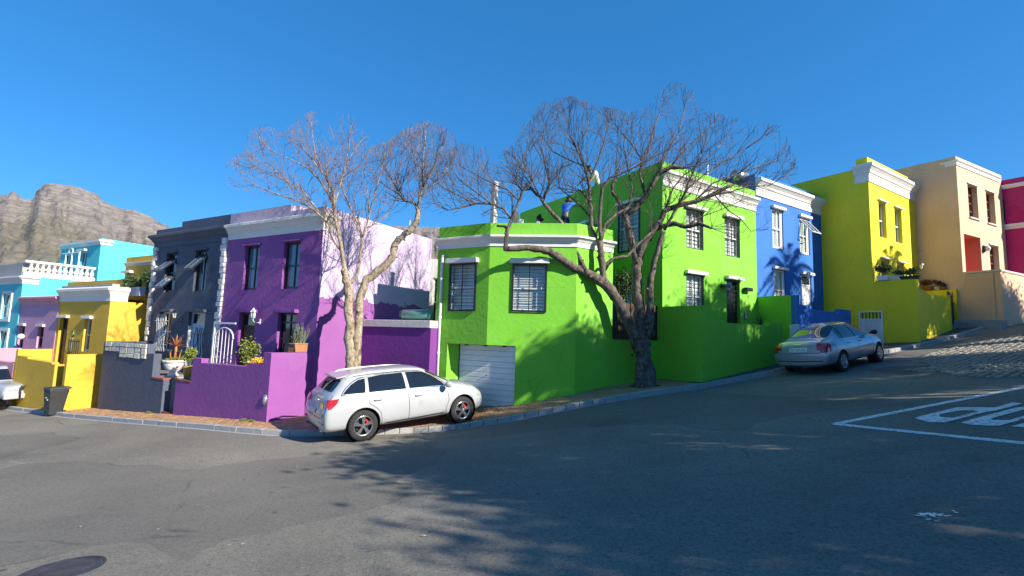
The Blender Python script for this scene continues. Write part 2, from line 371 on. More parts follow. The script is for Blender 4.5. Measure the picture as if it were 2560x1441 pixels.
def window(par, W, r, rec=.14, fw=.055, frame=None, glass=None, mull=(.5,), rails=(.5,), blind=None, bars=0, barmat=None, barout=-.02, vbars=(.5,), barframe=.04, label=None, curtain=None, name='window'):
    u0, u1, z0, z1 = r[:4]; frame = frame or M['wtrim']; glass = glass or M['glassd']; g = MB(); e = .004
    a, b, c, d = u0+e, u1-e, z0+e, z1-e
    o1 = -rec + .055; o0 = -rec
    g.wbox(W, a, a+fw, c, d, o0, o1); g.wbox(W, b-fw, b, c, d, o0, o1); g.wbox(W, a+fw, b-fw, c, c+fw*1.3, o0, o1); g.wbox(W, a+fw, b-fw, d-fw, d, o0, o1)
    win = g.build(name, frame, par, bevel=.004)
    if label: win['label'] = label
    gm = MB()
    zr = [c+fw*1.3] + [c+(d-c)*k for k in rails] + [d-fw]; ur = [a+fw] + [a+(b-a)*k for k in mull] + [b-fw]
    for k in rails: gm = MB().wbox(W, a+fw, b-fw, c+(d-c)*k-.028, c+(d-c)*k+.028, o0+.004, o1-.004); gm.build('meeting_rail', frame, win)
    for k in mull: MB().wbox(W, a+(b-a)*k-.017, a+(b-a)*k+.017, c+fw, d-fw, o0+.008, o1-.008).build('glazing_bar', frame, win)
    for i in range(len(zr)-1):
        for j in range(len(ur)-1):
            MB().wbox(W, ur[j], ur[j+1], zr[i], zr[i+1], o0+.012, o0+.018).build('pane', glass, win)
    if blind:
        n = max(6, int((d-c)/.07)); mb = MB()
        for i in range(n):
            z = c + .05 + (d-c-.1)*(i+.5)/n
            mb.hexa([W.p(a+fw, z-.03, -rec-.02), W.p(b-fw, z-.03, -rec-.02), W.p(b-fw, z-.024, -rec-.02), W.p(a+fw, z-.024, -rec-.02), W.p(a+fw, z+.024, -rec-.036), W.p(b-fw, z+.024, -rec-.036), W.p(b-fw, z+.03, -rec-.036), W.p(a+fw, z+.03, -rec-.036)])
        o = mb.build('blind', blind, win); o['kind'] = 'stuff'
    if curtain:
        mb = MB(); n = 12
        for (ca, cb) in ((a+fw, a+fw+(b-a)*.30), (b-fw-(b-a)*.30, b-fw)):
            for i in range(n):
                ua, ub = ca+(cb-ca)*i/n, ca+(cb-ca)*(i+1)/n; oa, ob = -rec-.08-.02*(i % 2), -rec-.08-.02*((i+1) % 2)
                mb.quad(W.p(ua, c, oa), W.p(ub, c, ob), W.p(ub, d, ob), W.p(ua, d, oa))
        mb.build('curtain', curtain, win)
    if bars:
        bmat = barmat or M['black']; q = MB(); f = barframe; t0, t1 = barout-.02, barout+.015
        q.wbox(W, a, a+f, c, d, t0, t1); q.wbox(W, b-f, b, c, d, t0, t1); q.wbox(W, a+f, b-f, c, c+f, t0, t1); q.wbox(W, a+f, b-f, d-f, d, t0, t1)
        bf = q.build('burglar_bar_frame', bmat, win)
        for i in range(bars):
            z = c+f+(d-c-2*f)*(i+1)/(bars+1); MB().wbox(W, a+f, b-f, z-.007, z+.007, barout-.008, barout+.006).build('burglar_bar', bmat, win)
        for k in vbars: MB().wbox(W, a+(b-a)*k-.012, a+(b-a)*k+.012, c+f, d-f, barout-.012, barout+.01).build('burglar_bar', bmat, win)
    return win
def sill(par, W, r, mat, out=.07, th=.06, over=.04):
    return MB().wbox(W, r[0]-over, r[1]+over, r[2]-th, r[2]-.003, .003, out).build('sill', mat, par, bevel=.006)
def panel_door(par, W, r, rec, mat, npan=(2, 2), fan=0.0, handle=True, glass=None):
    u0, u1, z0, z1 = r[:4]; zt = z1 - fan; e = .004; w = u1-u0
    MB().wbox(W, u0+e, u1-e, zt-.05, z1-e, -rec-.03, -rec+.0) if False else None
    fr = MB(); fr.wbox(W, u0+e, u0+.05, z0, z1-e, -rec-.03, -rec+.035); fr.wbox(W, u1-.05, u1-e, z0, z1-e, -rec-.03, -rec+.035); fr.wbox(W, u0+.05, u1-.05, z1-.06, z1-e, -rec-.03, -rec+.035)
    if fan: fr.wbox(W, u0+.05, u1-.05, zt-.03, zt+.03, -rec-.03, -rec+.035)
    d = MB().wbox(W, u0+.052, u1-.052, z0, zt-.032 if fan else z1-.062, -rec-.02, -rec+.012).build('door', mat, par, bevel=.004)
    fr.build('frame', mat, d)
    a, b, c, t = u0+.052, u1-.052, z0, zt-.04
    nx, nz = npan
    for i in range(nx):
        for j in range(nz):
            pu0 = a+.09+(b-a-.09)*i/nx; pu1 = a+(b-a-.09)*(i+1)/nx; pz0 = c+.14+(t-c-.14)*j/nz; pz1 = c+(t-c-.1)*(j+1)/nz
            if pu1-pu0 > .05: MB().wbox(W, pu0, pu1, pz0, pz1, -rec+.012, -rec+.024).build('door_panel', mat, d, bevel=.008)
    if fan: MB().wbox(W, u0+.05, u1-.05, zt+.03, z1-.06, -rec-.01, -rec+.0).build('fanlight_pane', glass or M['glassd'], d)
    if handle: MB().tube([W.p(b-.07, z0+1.0, -rec+.01), W.p(b-.07, z0+1.0, -rec+.06), W.p(b-.17, z0+1.0, -rec+.06)], .012, 6).build('door_handle', M['dkmetal'], d)
    return d
def lantern(W, u, z, label, mat=None, out=.26, h=.36, standing=True):
    """wall lantern: back plate, bracket arm, glass body, roof and finial"""
    mat = mat or M['dkmetal']; c = W.p(u, z, out); t = thing('wall_lantern', W.p(u, z, 0.0), label, 'lantern')
    MB().lathe([(.0, -.0), (.055, .0), (.05, .02), (.0, .025)], n=12) 
    MB().wbox(W, u-.035, u+.035, z-.30, z-.12, .002, .02).build('back_plate', mat, t, bevel=.006)
    MB().tube([W.p(u, z-.22, .015), W.p(u, z-.25, .1), W.p(u, z-.24, .2), W.p(u, z-.17, out), W.p(u, z-.1, out)], .013, 6).build('bracket', mat, t, smooth=True)
    MB().lathe([(.04, -.1), (.055, -.09), (.085, .10), (.0, .10)], c, 6).build('glass_body', M['lampglass'], t)
    k = MB().lathe([(.115, .095), (.10, .13), (.05, .19), (.03, .215), (.012, .23), (.012, .265), (.0, .27)], c, 6).build('lamp_roof', mat, t)
    g = MB()
    for i in range(6):
        a = 2*math.pi*i/6; g.bar((c[0]+.053*math.cos(a), c[1]+.053*math.sin(a), c[2]-.09), (c[0]+.086*math.cos(a), c[1]+.086*math.sin(a), c[2]+.1), .012)
    g.build('cage', mat, t)
    return t
# ------------------------------------------------------------------ ground, road, pavement
def asphalt():
    m, t, b = _nt('worn_asphalt')
    p = pos(t)
    base = ramp(t, noise(t, p, .35, 6, .6), [(.3, (.16,.147,.126)), (.5, (.215,.196,.165)), (.72, (.27,.247,.205))])
    agg = noise(t, p, 55, 3, .7); c = mixc(t, ramp(t, agg, [(.35, (.55,)*3), (.52, (0,0,0))]), base, (.045,.045,.048))
    c = mixc(t, ramp(t, noise(t, p, 90, 2, .6), [(.62, (0,0,0)), (.74, (.5,)*3)]), c, (.34,.33,.31))
    c = mixc(t, ramp(t, noise(t, p, 21, 4, .75), [(.36, (.55,)*3), (.50, (0,0,0))]), c, (.07,.068,.066))
    c = mixc(t, ramp(t, noise(t, p, 30, 3, .7), [(.56, (0,0,0)), (.70, (.40,)*3)]), c, (.36,.34,.30))
    for vs_, th, dn in ((2.2, .11, .50), (5.0, .14, .54)):
        v = N(t, 'ShaderNodeTexVoronoi'); v.inputs['Scale'].default_value = vs_; t.links.new(p, v.inputs['Vector'])
        sep = N(t, 'ShaderNodeSeparateColor'); t.links.new(v.outputs['Color'], sep.inputs[0])
        spots = ramp(t, v.outputs['Distance'], [(th*.55, (.8,)*3), (th, (0,0,0))])
        sel = ramp(t, sep.outputs[0], [(dn, (0,0,0)), (dn+.02, (1,1,1))]); s2 = ramp(t, noise(t, p, .55, 3), [(.42, (.15,)*3), (.6, (1,1,1))])
        mm = N(t, 'ShaderNodeMath', operation='MULTIPLY'); t.links.new(spots, mm.inputs[0]); t.links.new(sel, mm.inputs[1]); m3 = N(t, 'ShaderNodeMath', operation='MULTIPLY'); t.links.new(mm.outputs[0], m3.inputs[0]); t.links.new(s2, m3.inputs[1])
        c = mixc(t, m3.outputs[0], c, (.05,.048,.048))
    # pale worn streaks and a few dusty seams
    st = noise(t, pos(t, (.35, 1.5, 1)), .8, 6, .65); c = mixc(t, ramp(t, st, [(.58, (0,0,0)), (.72, (.38,)*3)]), c, (.25,.235,.20))
    dk = noise(t, pos(t, (.5, .9, 1)), .6, 5, .6); c = mixc(t, ramp(t, dk, [(.60, (0,0,0)), (.75, (.5,)*3)]), c, (.06,.06,.062))
    wv = N(t, 'ShaderNodeTexNoise'); wv.inputs['Scale'].default_value = .35; wv.inputs['Detail'].default_value = 6; t.links.new(p, wv.inputs['Vector'])
    vm = N(t, 'ShaderNodeVectorMath', operation='MULTIPLY_ADD'); t.links.new(wv.outputs['Color'], vm.inputs[0]); vm.inputs[1].default_value = (2.2, 2.2, 0); t.links.new(pos(t, (1, 1.5, 0)), vm.inputs[2])
    vp_ = N(t, 'ShaderNodeTexVoronoi'); vp_.inputs['Scale'].default_value = .17; t.links.new(vm.outputs[0], vp_.inputs['Vector']); sp_ = N(t, 'ShaderNodeSeparateColor'); t.links.new(vp_.outputs['Color'], sp_.inputs[0])
    c = mixc(t, ramp(t, sp_.outputs[0], [(.55, (0,0,0)), (.57, (.30,)*3)]), c, (.085,.082,.08))
    ve = N(t, 'ShaderNodeTexVoronoi'); ve.feature = 'DISTANCE_TO_EDGE'; ve.inputs['Scale'].default_value = .17; t.links.new(vm.outputs[0], ve.inputs['Vector'])
    sm2 = N(t, 'ShaderNodeMath', operation='MULTIPLY'); t.links.new(ramp(t, ve.outputs['Distance'], [(.0, (.6,)*3), (.006, (0,0,0))]), sm2.inputs[0]); t.links.new(ramp(t, noise(t, p, .9, 4), [(.45, (.1,)*3), (.6, (1,1,1))]), sm2.inputs[1])
    c = mixc(t, sm2.outputs[0], c, mixc(t, ramp(t, noise(t, p, .25, 2), [(.45, (0,0,0)), (.55, (1,1,1))]), (.05,.048,.045), (.34,.29,.21)))
    t.links.new(c, b.inputs['Base Color']); b.inputs['Roughness'].default_value = .9; b.inputs['Specular IOR Level'].default_value = .25
    bump(t, b, agg, .45, .012); bump(t, b, noise(t, p, 2, 4), .15, .03)
    return m
M['asphalt'] = asphalt()
M['asphalt2'] = simple('smooth_dark_asphalt', (.075,.075,.078), .9, var=.3, vs=2.5, bmp=.4, bs=50)
def paint():
    m, t, b = _nt('worn_road_paint')
    c = mixc(t, ramp(t, noise(t, pos(t), 14, 5, .75), [(.38, (.85,)*3), (.50, (0,0,0))]), (.80,.81,.80), (.16,.16,.16)); t.links.new(c, b.inputs['Base Color']); b.inputs['Roughness'].default_value = .7
    bump(t, b, noise(t, pos(t), 55, 3), .3, .008); return m
M['rpaint'] = paint()

def axis(lo, hi, fine, step, far):
    a = list(np.arange(lo, hi + 1e-6, step)); x = hi; s = step
    r = []
    while x < far: s *= 1.35; x += s; r.append(x)
    l = []; x = lo; s = step
    while x > -far: s *= 1.35; x -= s; l.append(x)
    return np.array(l[::-1] + a + r)
gx, gy = axis(-34, 38, 0, .3, 9000), axis(-8, 46, 0, .3, 9000)
X, Y = np.meshgrid(gx, gy); Z = ground_arr(X, Y)
far = np.clip((np.hypot(X, Y - 15) - 60) / 600, 0, 1); Z = Z - far * 6
nx, ny = len(gx), len(gy)
me = bpy.data.meshes.new('road'); idx = np.arange(nx*ny).reshape(ny, nx)
F4 = np.stack([idx[:-1, :-1], idx[:-1, 1:], idx[1:, 1:], idx[1:, :-1]], -1).reshape(-1, 4)
me.from_pydata(np.stack([X, Y, Z], -1).reshape(-1, 3).tolist(), [], F4.tolist()); me.materials.append(M['asphalt'])
me.polygons.foreach_set('use_smooth', [True]*len(me.polygons))
road = bpy.data.objects.new('road', me); COL.objects.link(road); tag(road, 'grey worn asphalt road sloping up through the junction', kind='structure')

# kerb line in plan, from the left street round the corner and up the right street
_kp = [gpx(*q)[:2] for q in [(240,1052),(440,1068),(640,1088),(770,1093),(960,1087),(1080,1080),(1180,1068),(1310,1048),(1500,1012),(1700,980),(1800,962),(1900,943),(1950,933),(2240,880),(2400,845)]]
_kp = [_kp[0] + LD*26, _kp[0] + LD*12] + _kp + [_kp[-1] + PD*14]
def smooth_poly(P, it=2):
    P = [np.array(p, float) for p in P]
    for _ in range(it):
        Q = [P[0]]
        for a, b in zip(P, P[1:]): Q += [a*.75+b*.25, a*.25+b*.75]
        P = Q + [P[-1]]
    return P
KERB = smooth_poly(_kp, 2)
INNER = [KERB[0] + SD*3, np.array([-24.5,25.0]), np.array([-15.5,19.2]), np.array([-14.9,18.2]), np.array([-6.3,13.6]), np.array([-3.2,19.5]), np.array([-.5,17.0]), np.array([2.2,14.4]), np.array([4.9,16.6]), np.array([6.2,15.0]),
         np.array([15.9,19.6]), np.array([16.3,19.4]), np.array([20.2,21.8]), np.array([21.2,20.6]), KERB[-1] + TD*2.2]
def in_poly(P, x, y):
    c = False; n = len(P); j = n-1
    for i in range(n):
        xi, yi = P[i][0], P[i][1]; xj, yj = P[j][0], P[j][1]
        if (yi > y) != (yj > y) and x < (xj-xi)*(y-yi)/(yj-yi)+xi: c = not c
        j = i
    return c
PAVE = KERB + INNER[::-1]
KA = np.array(KERB); KS = KA[1:]-KA[:-1]; KLEN = np.hypot(KS[:, 0], KS[:, 1]); KCUM = np.concatenate([[0], np.cumsum(KLEN)])
def kerb_dist(x, y):
    p = np.array([x, y]); t = np.clip(((p-KA[:-1])*KS).sum(1)/(KLEN**2), 0, 1); q = KA[:-1]+KS*t[:, None]; d = np.hypot(*(q-p).T); i = int(d.argmin()); return float(d[i]), i, KCUM[i]+t[i]*KLEN[i]
def kerb_at(s):
    i = int(np.clip(np.searchsorted(KCUM, s)-1, 0, len(KS)-1)); k = (s-KCUM[i])/KLEN[i]; return KA[i]+KS[i]*k, KS[i]/KLEN[i]
KH = .125
def pave_sheet(name, mat, x0, x1, y0, y1, st, dz, test):
    mb = MB(); xs = np.arange(x0, x1, st); ys = np.arange(y0, y1, st); XX, YY = np.meshgrid(np.append(xs, xs[-1]+st), np.append(ys, ys[-1]+st)); ZZ = ground_arr(XX, YY)+dz
    vid = {}
    def vi(i, j):
        if (i, j) not in vid: vid[(i, j)] = len(mb.v); mb.v.append((float(XX[j, i]), float(YY[j, i]), float(ZZ[j, i])))
        return vid[(i, j)]
    for i in range(len(xs)):
        for j in range(len(ys)):
            if test(xs[i]+st/2, ys[j]+st/2): mb.f.append((vi(i, j), vi(i+1, j), vi(i+1, j+1), vi(i, j+1)))
    return mb.build(name, mat, smooth=True)
def pin(x, y): return in_poly(PAVE, x, y)
XS = 5.6
pv = pave_sheet('pavement', M['sand'], -36, XS+.2, 11, 34, .16, KH-.028, lambda x, y: pin(x, y) and x < XS and kerb_dist(x, y)[0] > .125)
tag(pv, 'brick paved pavement along the purple and green houses', kind='structure')
pv2 = pave_sheet('pavement', M['asphalt2'], XS-.2, 34, 11, 30, .2, KH-.004, lambda x, y: pin(x, y) and x >= XS and kerb_dist(x, y)[0] > .145)
tag(pv2, 'narrow asphalt pavement along the blue and yellow houses', kind='structure')
# clay pavers, laid along the kerb
def slope_matrix(x, y, z, ang):
    e = .15; dzx = (gz(x+e, y)-gz(x-e, y))/(2*e); dzy = (gz(x, y+e)-gz(x, y-e))/(2*e)
    n = Vector((-dzx, -dzy, 1)).normalized(); xa = Vector((math.cos(ang), math.sin(ang), 0)); xa = (xa-n*xa.dot(n)).normalized(); ya = n.cross(xa)
    return Matrix(((xa.x, ya.x, n.x, x), (xa.y, ya.y, n.y, y), (xa.z, ya.z, n.z, z), (0, 0, 0, 1)))
def small_box(name, lx, ly, lz, mat, bev=.006):
    bm = bmesh.new(); hx, hy = lx/2, ly/2
    vs = [bm.verts.new(q) for q in [(-hx,-hy,-lz),(hx,-hy,-lz),(hx,hy,-lz),(-hx,hy,-lz),(-hx,-hy,-bev),(hx,-hy,-bev),(hx,hy,-bev),(-hx,hy,-bev),(-hx+bev,-hy+bev,0),(hx-bev,-hy+bev,0),(hx-bev,hy-bev,0),(-hx+bev,hy-bev,0)]]
    for f in [(3,2,1,0),(0,1,5,4),(1,2,6,5),(2,3,7,6),(3,0,4,7),(4,5,9,8),(5,6,10,9),(6,7,11,10),(7,4,8,11),(8,9,10,11)]: bm.faces.new([vs[i] for i in f])
    me = bpy.data.meshes.new(name); bm.to_mesh(me); bm.free(); me.materials.append(mat); return me
PAV = [small_box('paver', .208, .098, .05, M['paver']), small_box('paver', .208, .098, .05, M['paver2'])]
TREE2 = at_y(1611, 952, 14.25)[:2]; TREE1 = at_y(880, 930, 13.25)[:2]
cells = []
s0 = kerb_dist(-18, 18.2)[2]; s1 = kerb_dist(XS+.1, 14.0)[2]
row = 0; off = .19
while off < 3.2:
    s = s0 + (row % 2)*.11
    while s < s1:
        q, dr = kerb_at(s); nn = np.array([-dr[1], dr[0]]); c = q+nn*off
        if pin(*c) and c[0] < XS-.05 and np.hypot(*(c-TREE2)) > .42 and np.hypot(*(c-TREE1)) > .38 and abs(kerb_dist(*c)[0]-off) < .03:
            px, py = proj((c[0], c[1], gz(*c)+KH)); cells.append((float(np.hypot(*c)), c, math.atan2(dr[1], dr[0]), -80 < px < 2700))
        s += .22
    off += .108; row += 1
cells = [c for c in cells if c[3]]; cells.sort(key=lambda c: c[0])
rest = MB()
for i, (dd, c, ang, _) in enumerate(cells):
    z = gz(*c)+KH+random.uniform(-.004, .004); mx = slope_matrix(c[0], c[1], z, ang+random.uniform(-.02, .02))
    if i < 300:
        o = bpy.data.objects.new('paver', PAV[random.random() < .35]); COL.objects.link(o); o.parent = pv; o.matrix_local = mx
    else:
        me = PAV[0]; rest.add([mx @ v.co for v in me.vertices], [tuple(p.vertices) for p in me.polygons])
o = rest.build('paver_field', M['paver'], pv); o['kind'] = 'stuff'
# kerb stones
kb = thing('kerb', (KA[0][0], KA[0][1], gz(*KA[0])), 'grey concrete kerb stones edging the pavement around the corner', 'kerb')
s = 2.0; 
while s < KCUM[-1]-1:
    q, dr = kerb_at(s); L = .86 if q[0] < -5.2 else .36
    qa, da = kerb_at(s+.006); qb, db = kerb_at(s+L-.006); na = np.array([-da[1], da[0]]); nb = np.array([-db[1], db[0]]); j = random.uniform(-.008, .008)
    h = KH+random.uniform(-.006, .008); w = .16; mb = MB(); qa = qa+na*j; qb = qb+nb*j
    za, zb = gz(*qa), gz(*qb); i0, i1 = qa+na*w, qb+nb*w
    mb.hexa([(qa[0],qa[1],za-.15),(qb[0],qb[1],zb-.15),(i1[0],i1[1],zb-.15),(i0[0],i0[1],za-.15),(qa[0]+na[0]*.02,qa[1]+na[1]*.02,za+h),(qb[0]+nb[0]*.02,qb[1]+nb[1]*.02,zb+h),(i1[0],i1[1],zb+h),(i0[0],i0[1],za+h)])
    mb.build('kerb_stone', M['kerb'], kb, bevel=.014)
    s += L
# concrete gutter strip at the kerb foot
gm = MB(); ss = np.arange(2.0, KCUM[-1]-1, .3)
for a, b in zip(ss, ss[1:]):
    qa, da = kerb_at(a); qb, db = kerb_at(b); na = np.array([da[1], -da[0]]); nb = np.array([db[1], -db[0]])
    P4 = [qa-na*.02, qa+na*.10, qb+nb*.10, qb-nb*.02]; gm.add([(p[0], p[1], gz(*p)+.006) for p in P4], [(0,1,2,3)])
tag(gm.build('gutter', M['kerb']), 'thin concrete gutter strip along the kerb', kind='structure')

# painted markings (sheets 5 mm above the asphalt)
def ground_poly(name, pxs, mat, dz=.006, sub=10):
    P = [gpx(*q) for q in pxs]; mb = MB(); mb.v = [(p[0], p[1], gz(p[0], p[1])+dz) for p in P]; mb.f = [tuple(range(len(P)))]
    return mb
mk = MB()
def stripe(a, b, wa, wb, n=24):
    for i in range(n):
        k0, k1 = i/n, (i+1)/n
        pts = []
        for k in (k0, k1):
            p = np.array(a)*(1-k)+np.array(b)*k; w = wa*(1-k)+wb*k
            pts.append((p, w))
        d = np.array(b)-np.array(a); d = d/np.linalg.norm(d); nn = np.array([-d[1], d[0]])
        q = [pts[0][0]-nn*pts[0][1]/2, pts[1][0]-nn*pts[1][1]/2, pts[1][0]+nn*pts[1][1]/2, pts[0][0]+nn*pts[0][1]/2]
        mk.add([(p[0], p[1], gz(*p)+.007) for p in q], [(0,1,2,3)])
AP = gpx(2087, 1061)[:2]; U1 = gpx(2556, 970)[:2]; L1 = gpx(2556, 1109)[:2]
stripe(AP, U1+(U1-AP)*.8, .15, .15); stripe(AP, L1+(L1-AP)*1.2, .15, .15)
tag(mk.build('road_marking', M['rpaint']), 'white painted triangle outline on the shaded asphalt', 'road marking')
def letter(pxs, holes=()):
    bm = bmesh.new(); vs = [bm.verts.new((*gpx(*q)[:2], 0)) for q in pxs]; bm.faces.new(vs); bmesh.ops.triangulate(bm, faces=bm.faces)
    bmesh.ops.subdivide_edges(bm, edges=bm.edges, cuts=2, use_grid_fill=False)
    for v in bm.verts: v.co.z = gz(v.co.x, v.co.y)+.009
    return bm
def letter_obj(polys, label):
    me = bpy.data.meshes.new('road_lettering'); bmx = bmesh.new()
    for p in polys:
        b2 = letter(p); tmp = bpy.data.meshes.new('t'); b2.to_mesh(tmp); bmx.from_mesh(tmp); b2.free(); bpy.data.meshes.remove(tmp)
    bmesh.ops.recalc_face_normals(bmx, faces=bmx.faces); bmx.to_mesh(me); bmx.free(); me.materials.append(M['rpaint'])
    for pl in me.polygons:
        pass
    o = bpy.data.objects.new('road_lettering', me); COL.objects.link(o); tag(o, label, 'road marking')
c7 = lambda a, b: (1900+a/3.879, 780+b/3.879)
letter_obj([[c7(1495,1035), c7(1560,1015), c7(1740,1000), c7(1745,1022), c7(1860,1035), c7(1790,1080), c7(1640,1075)],
            [c7(1560,1015), c7(1910,930), c7(2120,930), c7(2060,960), c7(1930,962), c7(1740,1000)],
            [c7(1860,1035), c7(2120,970), c7(2060,960), c7(2120,930), c7(2280,932), c7(2450,882), c7(2550,893), c7(2290,962), c7(2180,978), c7(1790,1080)]],
           'white painted closed looped letter with a long stem on the road')
letter_obj([[c7(1950,1080), c7(2060,1045), c7(2240,1040), c7(2260,1055), c7(2420,1055), c7(2310,1112), c7(2080,1105)],
            [c7(2060,1045), c7(2480,935), c7(2560,925), c7(2640,905), c7(2680,925), c7(2480,975), c7(2240,1040)],
            [c7(2420,1055), c7(2560,1015), c7(2700,978), c7(2760,990), c7(2310,1112)]],
           'white painted open looped letter beside the closed letter on the road')
letter_obj([[c7(2435,1115), c7(2560,1085), c7(2700,1050), c7(2760,1075), c7(2560,1125)]], 'white painted short letter stroke beside the open looped letter')
# paint splash on the road
mb = MB(); c0 = gpx(2337, 1289)[:2]
for k in range(38):
    a = random.uniform(0, 6.28); r = abs(random.gauss(0, 1)); p = c0+np.array([math.cos(a)*r*.085, math.sin(a)*r*.05]); w = random.uniform(.008, .028)
    mb.add([(p[0]+w*math.cos(q+a), p[1]+w*.8*math.sin(q+a), gz(*p)+.007) for q in (0, 1.1, 2.2, 3.3, 4.4, 5.4)], [tuple(range(6))])
o = mb.build('paint_splash', M['rpaint']); tag(o, 'small white paint splash on the shaded road', kind='stuff')
# asphalt patch beside the cobbles
pp = [gpx(*q)[:2] for q in [(2170,925),(2240,916),(2325,914),(2335,920),(2290,928),(2300,940),(2190,930)]]
mb = MB(); mb.add([(p[0], p[1], gz(*p)+.005) for p in pp], [tuple(range(len(pp)))]); tag(mb.build('asphalt_patch', M['asphalt2']), 'dark asphalt repair patch beside the cobbles', kind='structure')
# manhole cover
mc = gpx(150, 1428)[:2]; zc = gz(*mc)
mh = thing('manhole_cover', (mc[0], mc[1], zc), 'round iron manhole cover set in the asphalt', 'manhole cover'); mh.rotation_euler = slope_matrix(mc[0], mc[1], zc, .4).to_euler()
def local(mb, name, mat, par, **k):
    o = mb.build(name, mat, None, **k); o.parent = par; return o
M['iron'] = simple('cast_iron', (.075,.07,.085), .55, .6, var=.35, vs=6, bmp=.3)
local(MB().lathe([(.0,.006),(.29,.006),(.295,-.02)], n=40), 'cover_plate', M['iron'], mh)
local(MB().lathe([(.30,-.02),(.30,.008),(.325,.008),(.33,-.02)], n=40, cap=False), 'cover_ring', M['iron'], mh)
for i in range(9):
    w = math.sqrt(max(.0, .25**2-((i-4)*.055)**2)); local(MB().box(-w, w, (i-4)*.055-.011, (i-4)*.055+.011, .006, .013), 'tread_rib', M['iron'], mh)
# cobbles
CB = [gpx(*q)[:2] for q in [(2640,826),(2545,838),(2480,850),(2380,868),(2310,888),(2272,902),(2310,908),(2335,915),(2300,922),(2262,926),(2330,931),(2400,940),(2480,947),(2560,943),(2640,938)]]
cb = thing('cobbled_patch', (CB[4][0], CB[4][1], gz(*CB[4])), 'patch of rough grey cobblestones beside the asphalt', 'cobbles'); del cb['category']; cb['kind'] = 'structure'
base = pave_sheet('cobble_bed', simple('cobble_bed', (.10,.09,.07), .95, bmp=.4), min(p[0] for p in CB)-.2, max(p[0] for p in CB)+.2, min(p[1] for p in CB)-.2, max(p[1] for p in CB)+.2, .2, .006, lambda x, y: in_poly(CB, x, y)); base.parent = cb
base.data.transform(Matrix.Translation(-Vector(cb.location)))
def cob_mesh():
    bm = bmesh.new(); n = 8; lo = []; mi = []; up = []
    for k in range(n):
        a = 2*math.pi*k/n+.3; rr = random.uniform(.82, 1.08); sx, sy = .112*rr, .082*rr
        x = math.copysign(abs(math.cos(a))**.6, math.cos(a)); y = math.copysign(abs(math.sin(a))**.6, math.sin(a))
        lo.append(bm.verts.new((sx*x, sy*y, -.02))); mi.append(bm.verts.new((sx*x*.97, sy*y*.97, .014))); up.append(bm.verts.new((sx*x*.66, sy*y*.66, .026+random.uniform(-.005, .005))))
    for k in range(n):
        j = (k+1) % n; bm.faces.new((lo[k], lo[j], mi[j], mi[k])); bm.faces.new((mi[k], mi[j], up[j], up[k]))
    bm.faces.new(up); me = bpy.data.meshes.new('cobble'); bm.to_mesh(me); bm.free(); me.materials.append(M['cobble']); me.polygons.foreach_set('use_smooth', [True]*len(me.polygons)); return me
CM = [cob_mesh() for _ in range(9)]; lst = []
bx0, bx1 = min(p[0] for p in CB), max(p[0] for p in CB); by0, by1 = min(p[1] for p in CB), max(p[1] for p in CB)
cen = np.array([(bx0+bx1)/2, (by0+by1)/2])
for i in range(-70, 71):
    for j in range(-90, 91):
        p = cen+RD*(i*.235+(j % 2)*.117+random.uniform(-.03, .03))+TD*(j*.178+random.uniform(-.02, .02))
        if in_poly(CB, *p): lst.append(p)
lst.sort(key=lambda p: np.hypot(*p)); rest = MB()
for i, p in enumerate(lst):
    mx = slope_matrix(p[0], p[1], gz(*p)+random.uniform(-.008, .012), _b+random.uniform(-.18, .18)+(3.14 if random.random() < .5 else 0)); k = random.uniform(.86, 1.08); mx = mx @ Matrix.Diagonal((k, k*random.uniform(.9, 1.08), 1, 1))
    me = random.choice(CM)
    if i < 300:
        o = bpy.data.objects.new('cobble', me); COL.objects.link(o); o.parent = cb; o.matrix_local = Matrix.Translation(-Vector(cb.location)) @ mx
    else: rest.add([mx @ v.co for v in me.vertices], [tuple(q.vertices) for q in me.polygons])
if rest.v:
    o = rest.build('cobble_field', M['cobble'], cb, smooth=True); o['kind'] = 'stuff'
print('pavers', len(cells), 'cobbles', len(lst))
# ------------------------------------------------------------------ left street: purple and slate houses
G0 = np.array([-6.56, 13.1])
WG = Wall(G0, -LD); WS = Wall(G0, SD); WL = Wall(G0 + SD*1.42, -LD)
uP = -4.90; uSl = -9.92; ZB = -2.6
def base(W, u): p = W.p(u, 0); return (p[0], p[1], gz(p[0], p[1]) + .1)

ph = thing('purple_house', base(WL, -2.4), 'two storey purple house with lilac side wall and white cornice', 'house')
pw = [(-3.87,-3.07,2.88,4.41), (-1.80,-1.00,2.88,4.41), (-3.88,-2.98,-.02,2.11), (-1.83,-.93,.62,2.11)]
mb = MB(); panel(mb, WL, [(uP, 0, ZB, 4.70)], pw, .2); mb.build('wall', M['purple'], ph)
mb = MB(); panel(mb, WS, [(1.42, 6.8, ZB, 5.43)]); mb.build('side_wall', M['twotone'], ph)['label'] = 'pale lilac side wall painted over purple'
mb = MB(); mb.quad(WL.p(uP,ZB,-5.38), WL.p(uP,ZB,-.2), WL.p(uP,4.9,-.2), WL.p(uP,4.9,-5.38)); mb.quad(WL.p(0,ZB,-5.38), WL.p(uP,ZB,-5.38), WL.p(uP,5.4,-5.38), WL.p(0,5.4,-5.38))
mb.quad(WL.p(uP,5.0), WL.p(0,5.0), WL.p(0,5.0,-5.38), WL.p(uP,5.0,-5.38)); mb.quad(WL.p(-.2,5.0,-5.38), WL.p(-.2,5.0,0), WL.p(-.2,5.43,0), WL.p(-.2,5.43,-5.38)); mb.quad(WL.p(-.2,5.43,0), WL.p(0,5.43,0), WL.p(0,5.43,-5.38), WL.p(-.2,5.43,-5.38))
mb.build('roof', M['greyp'], ph)
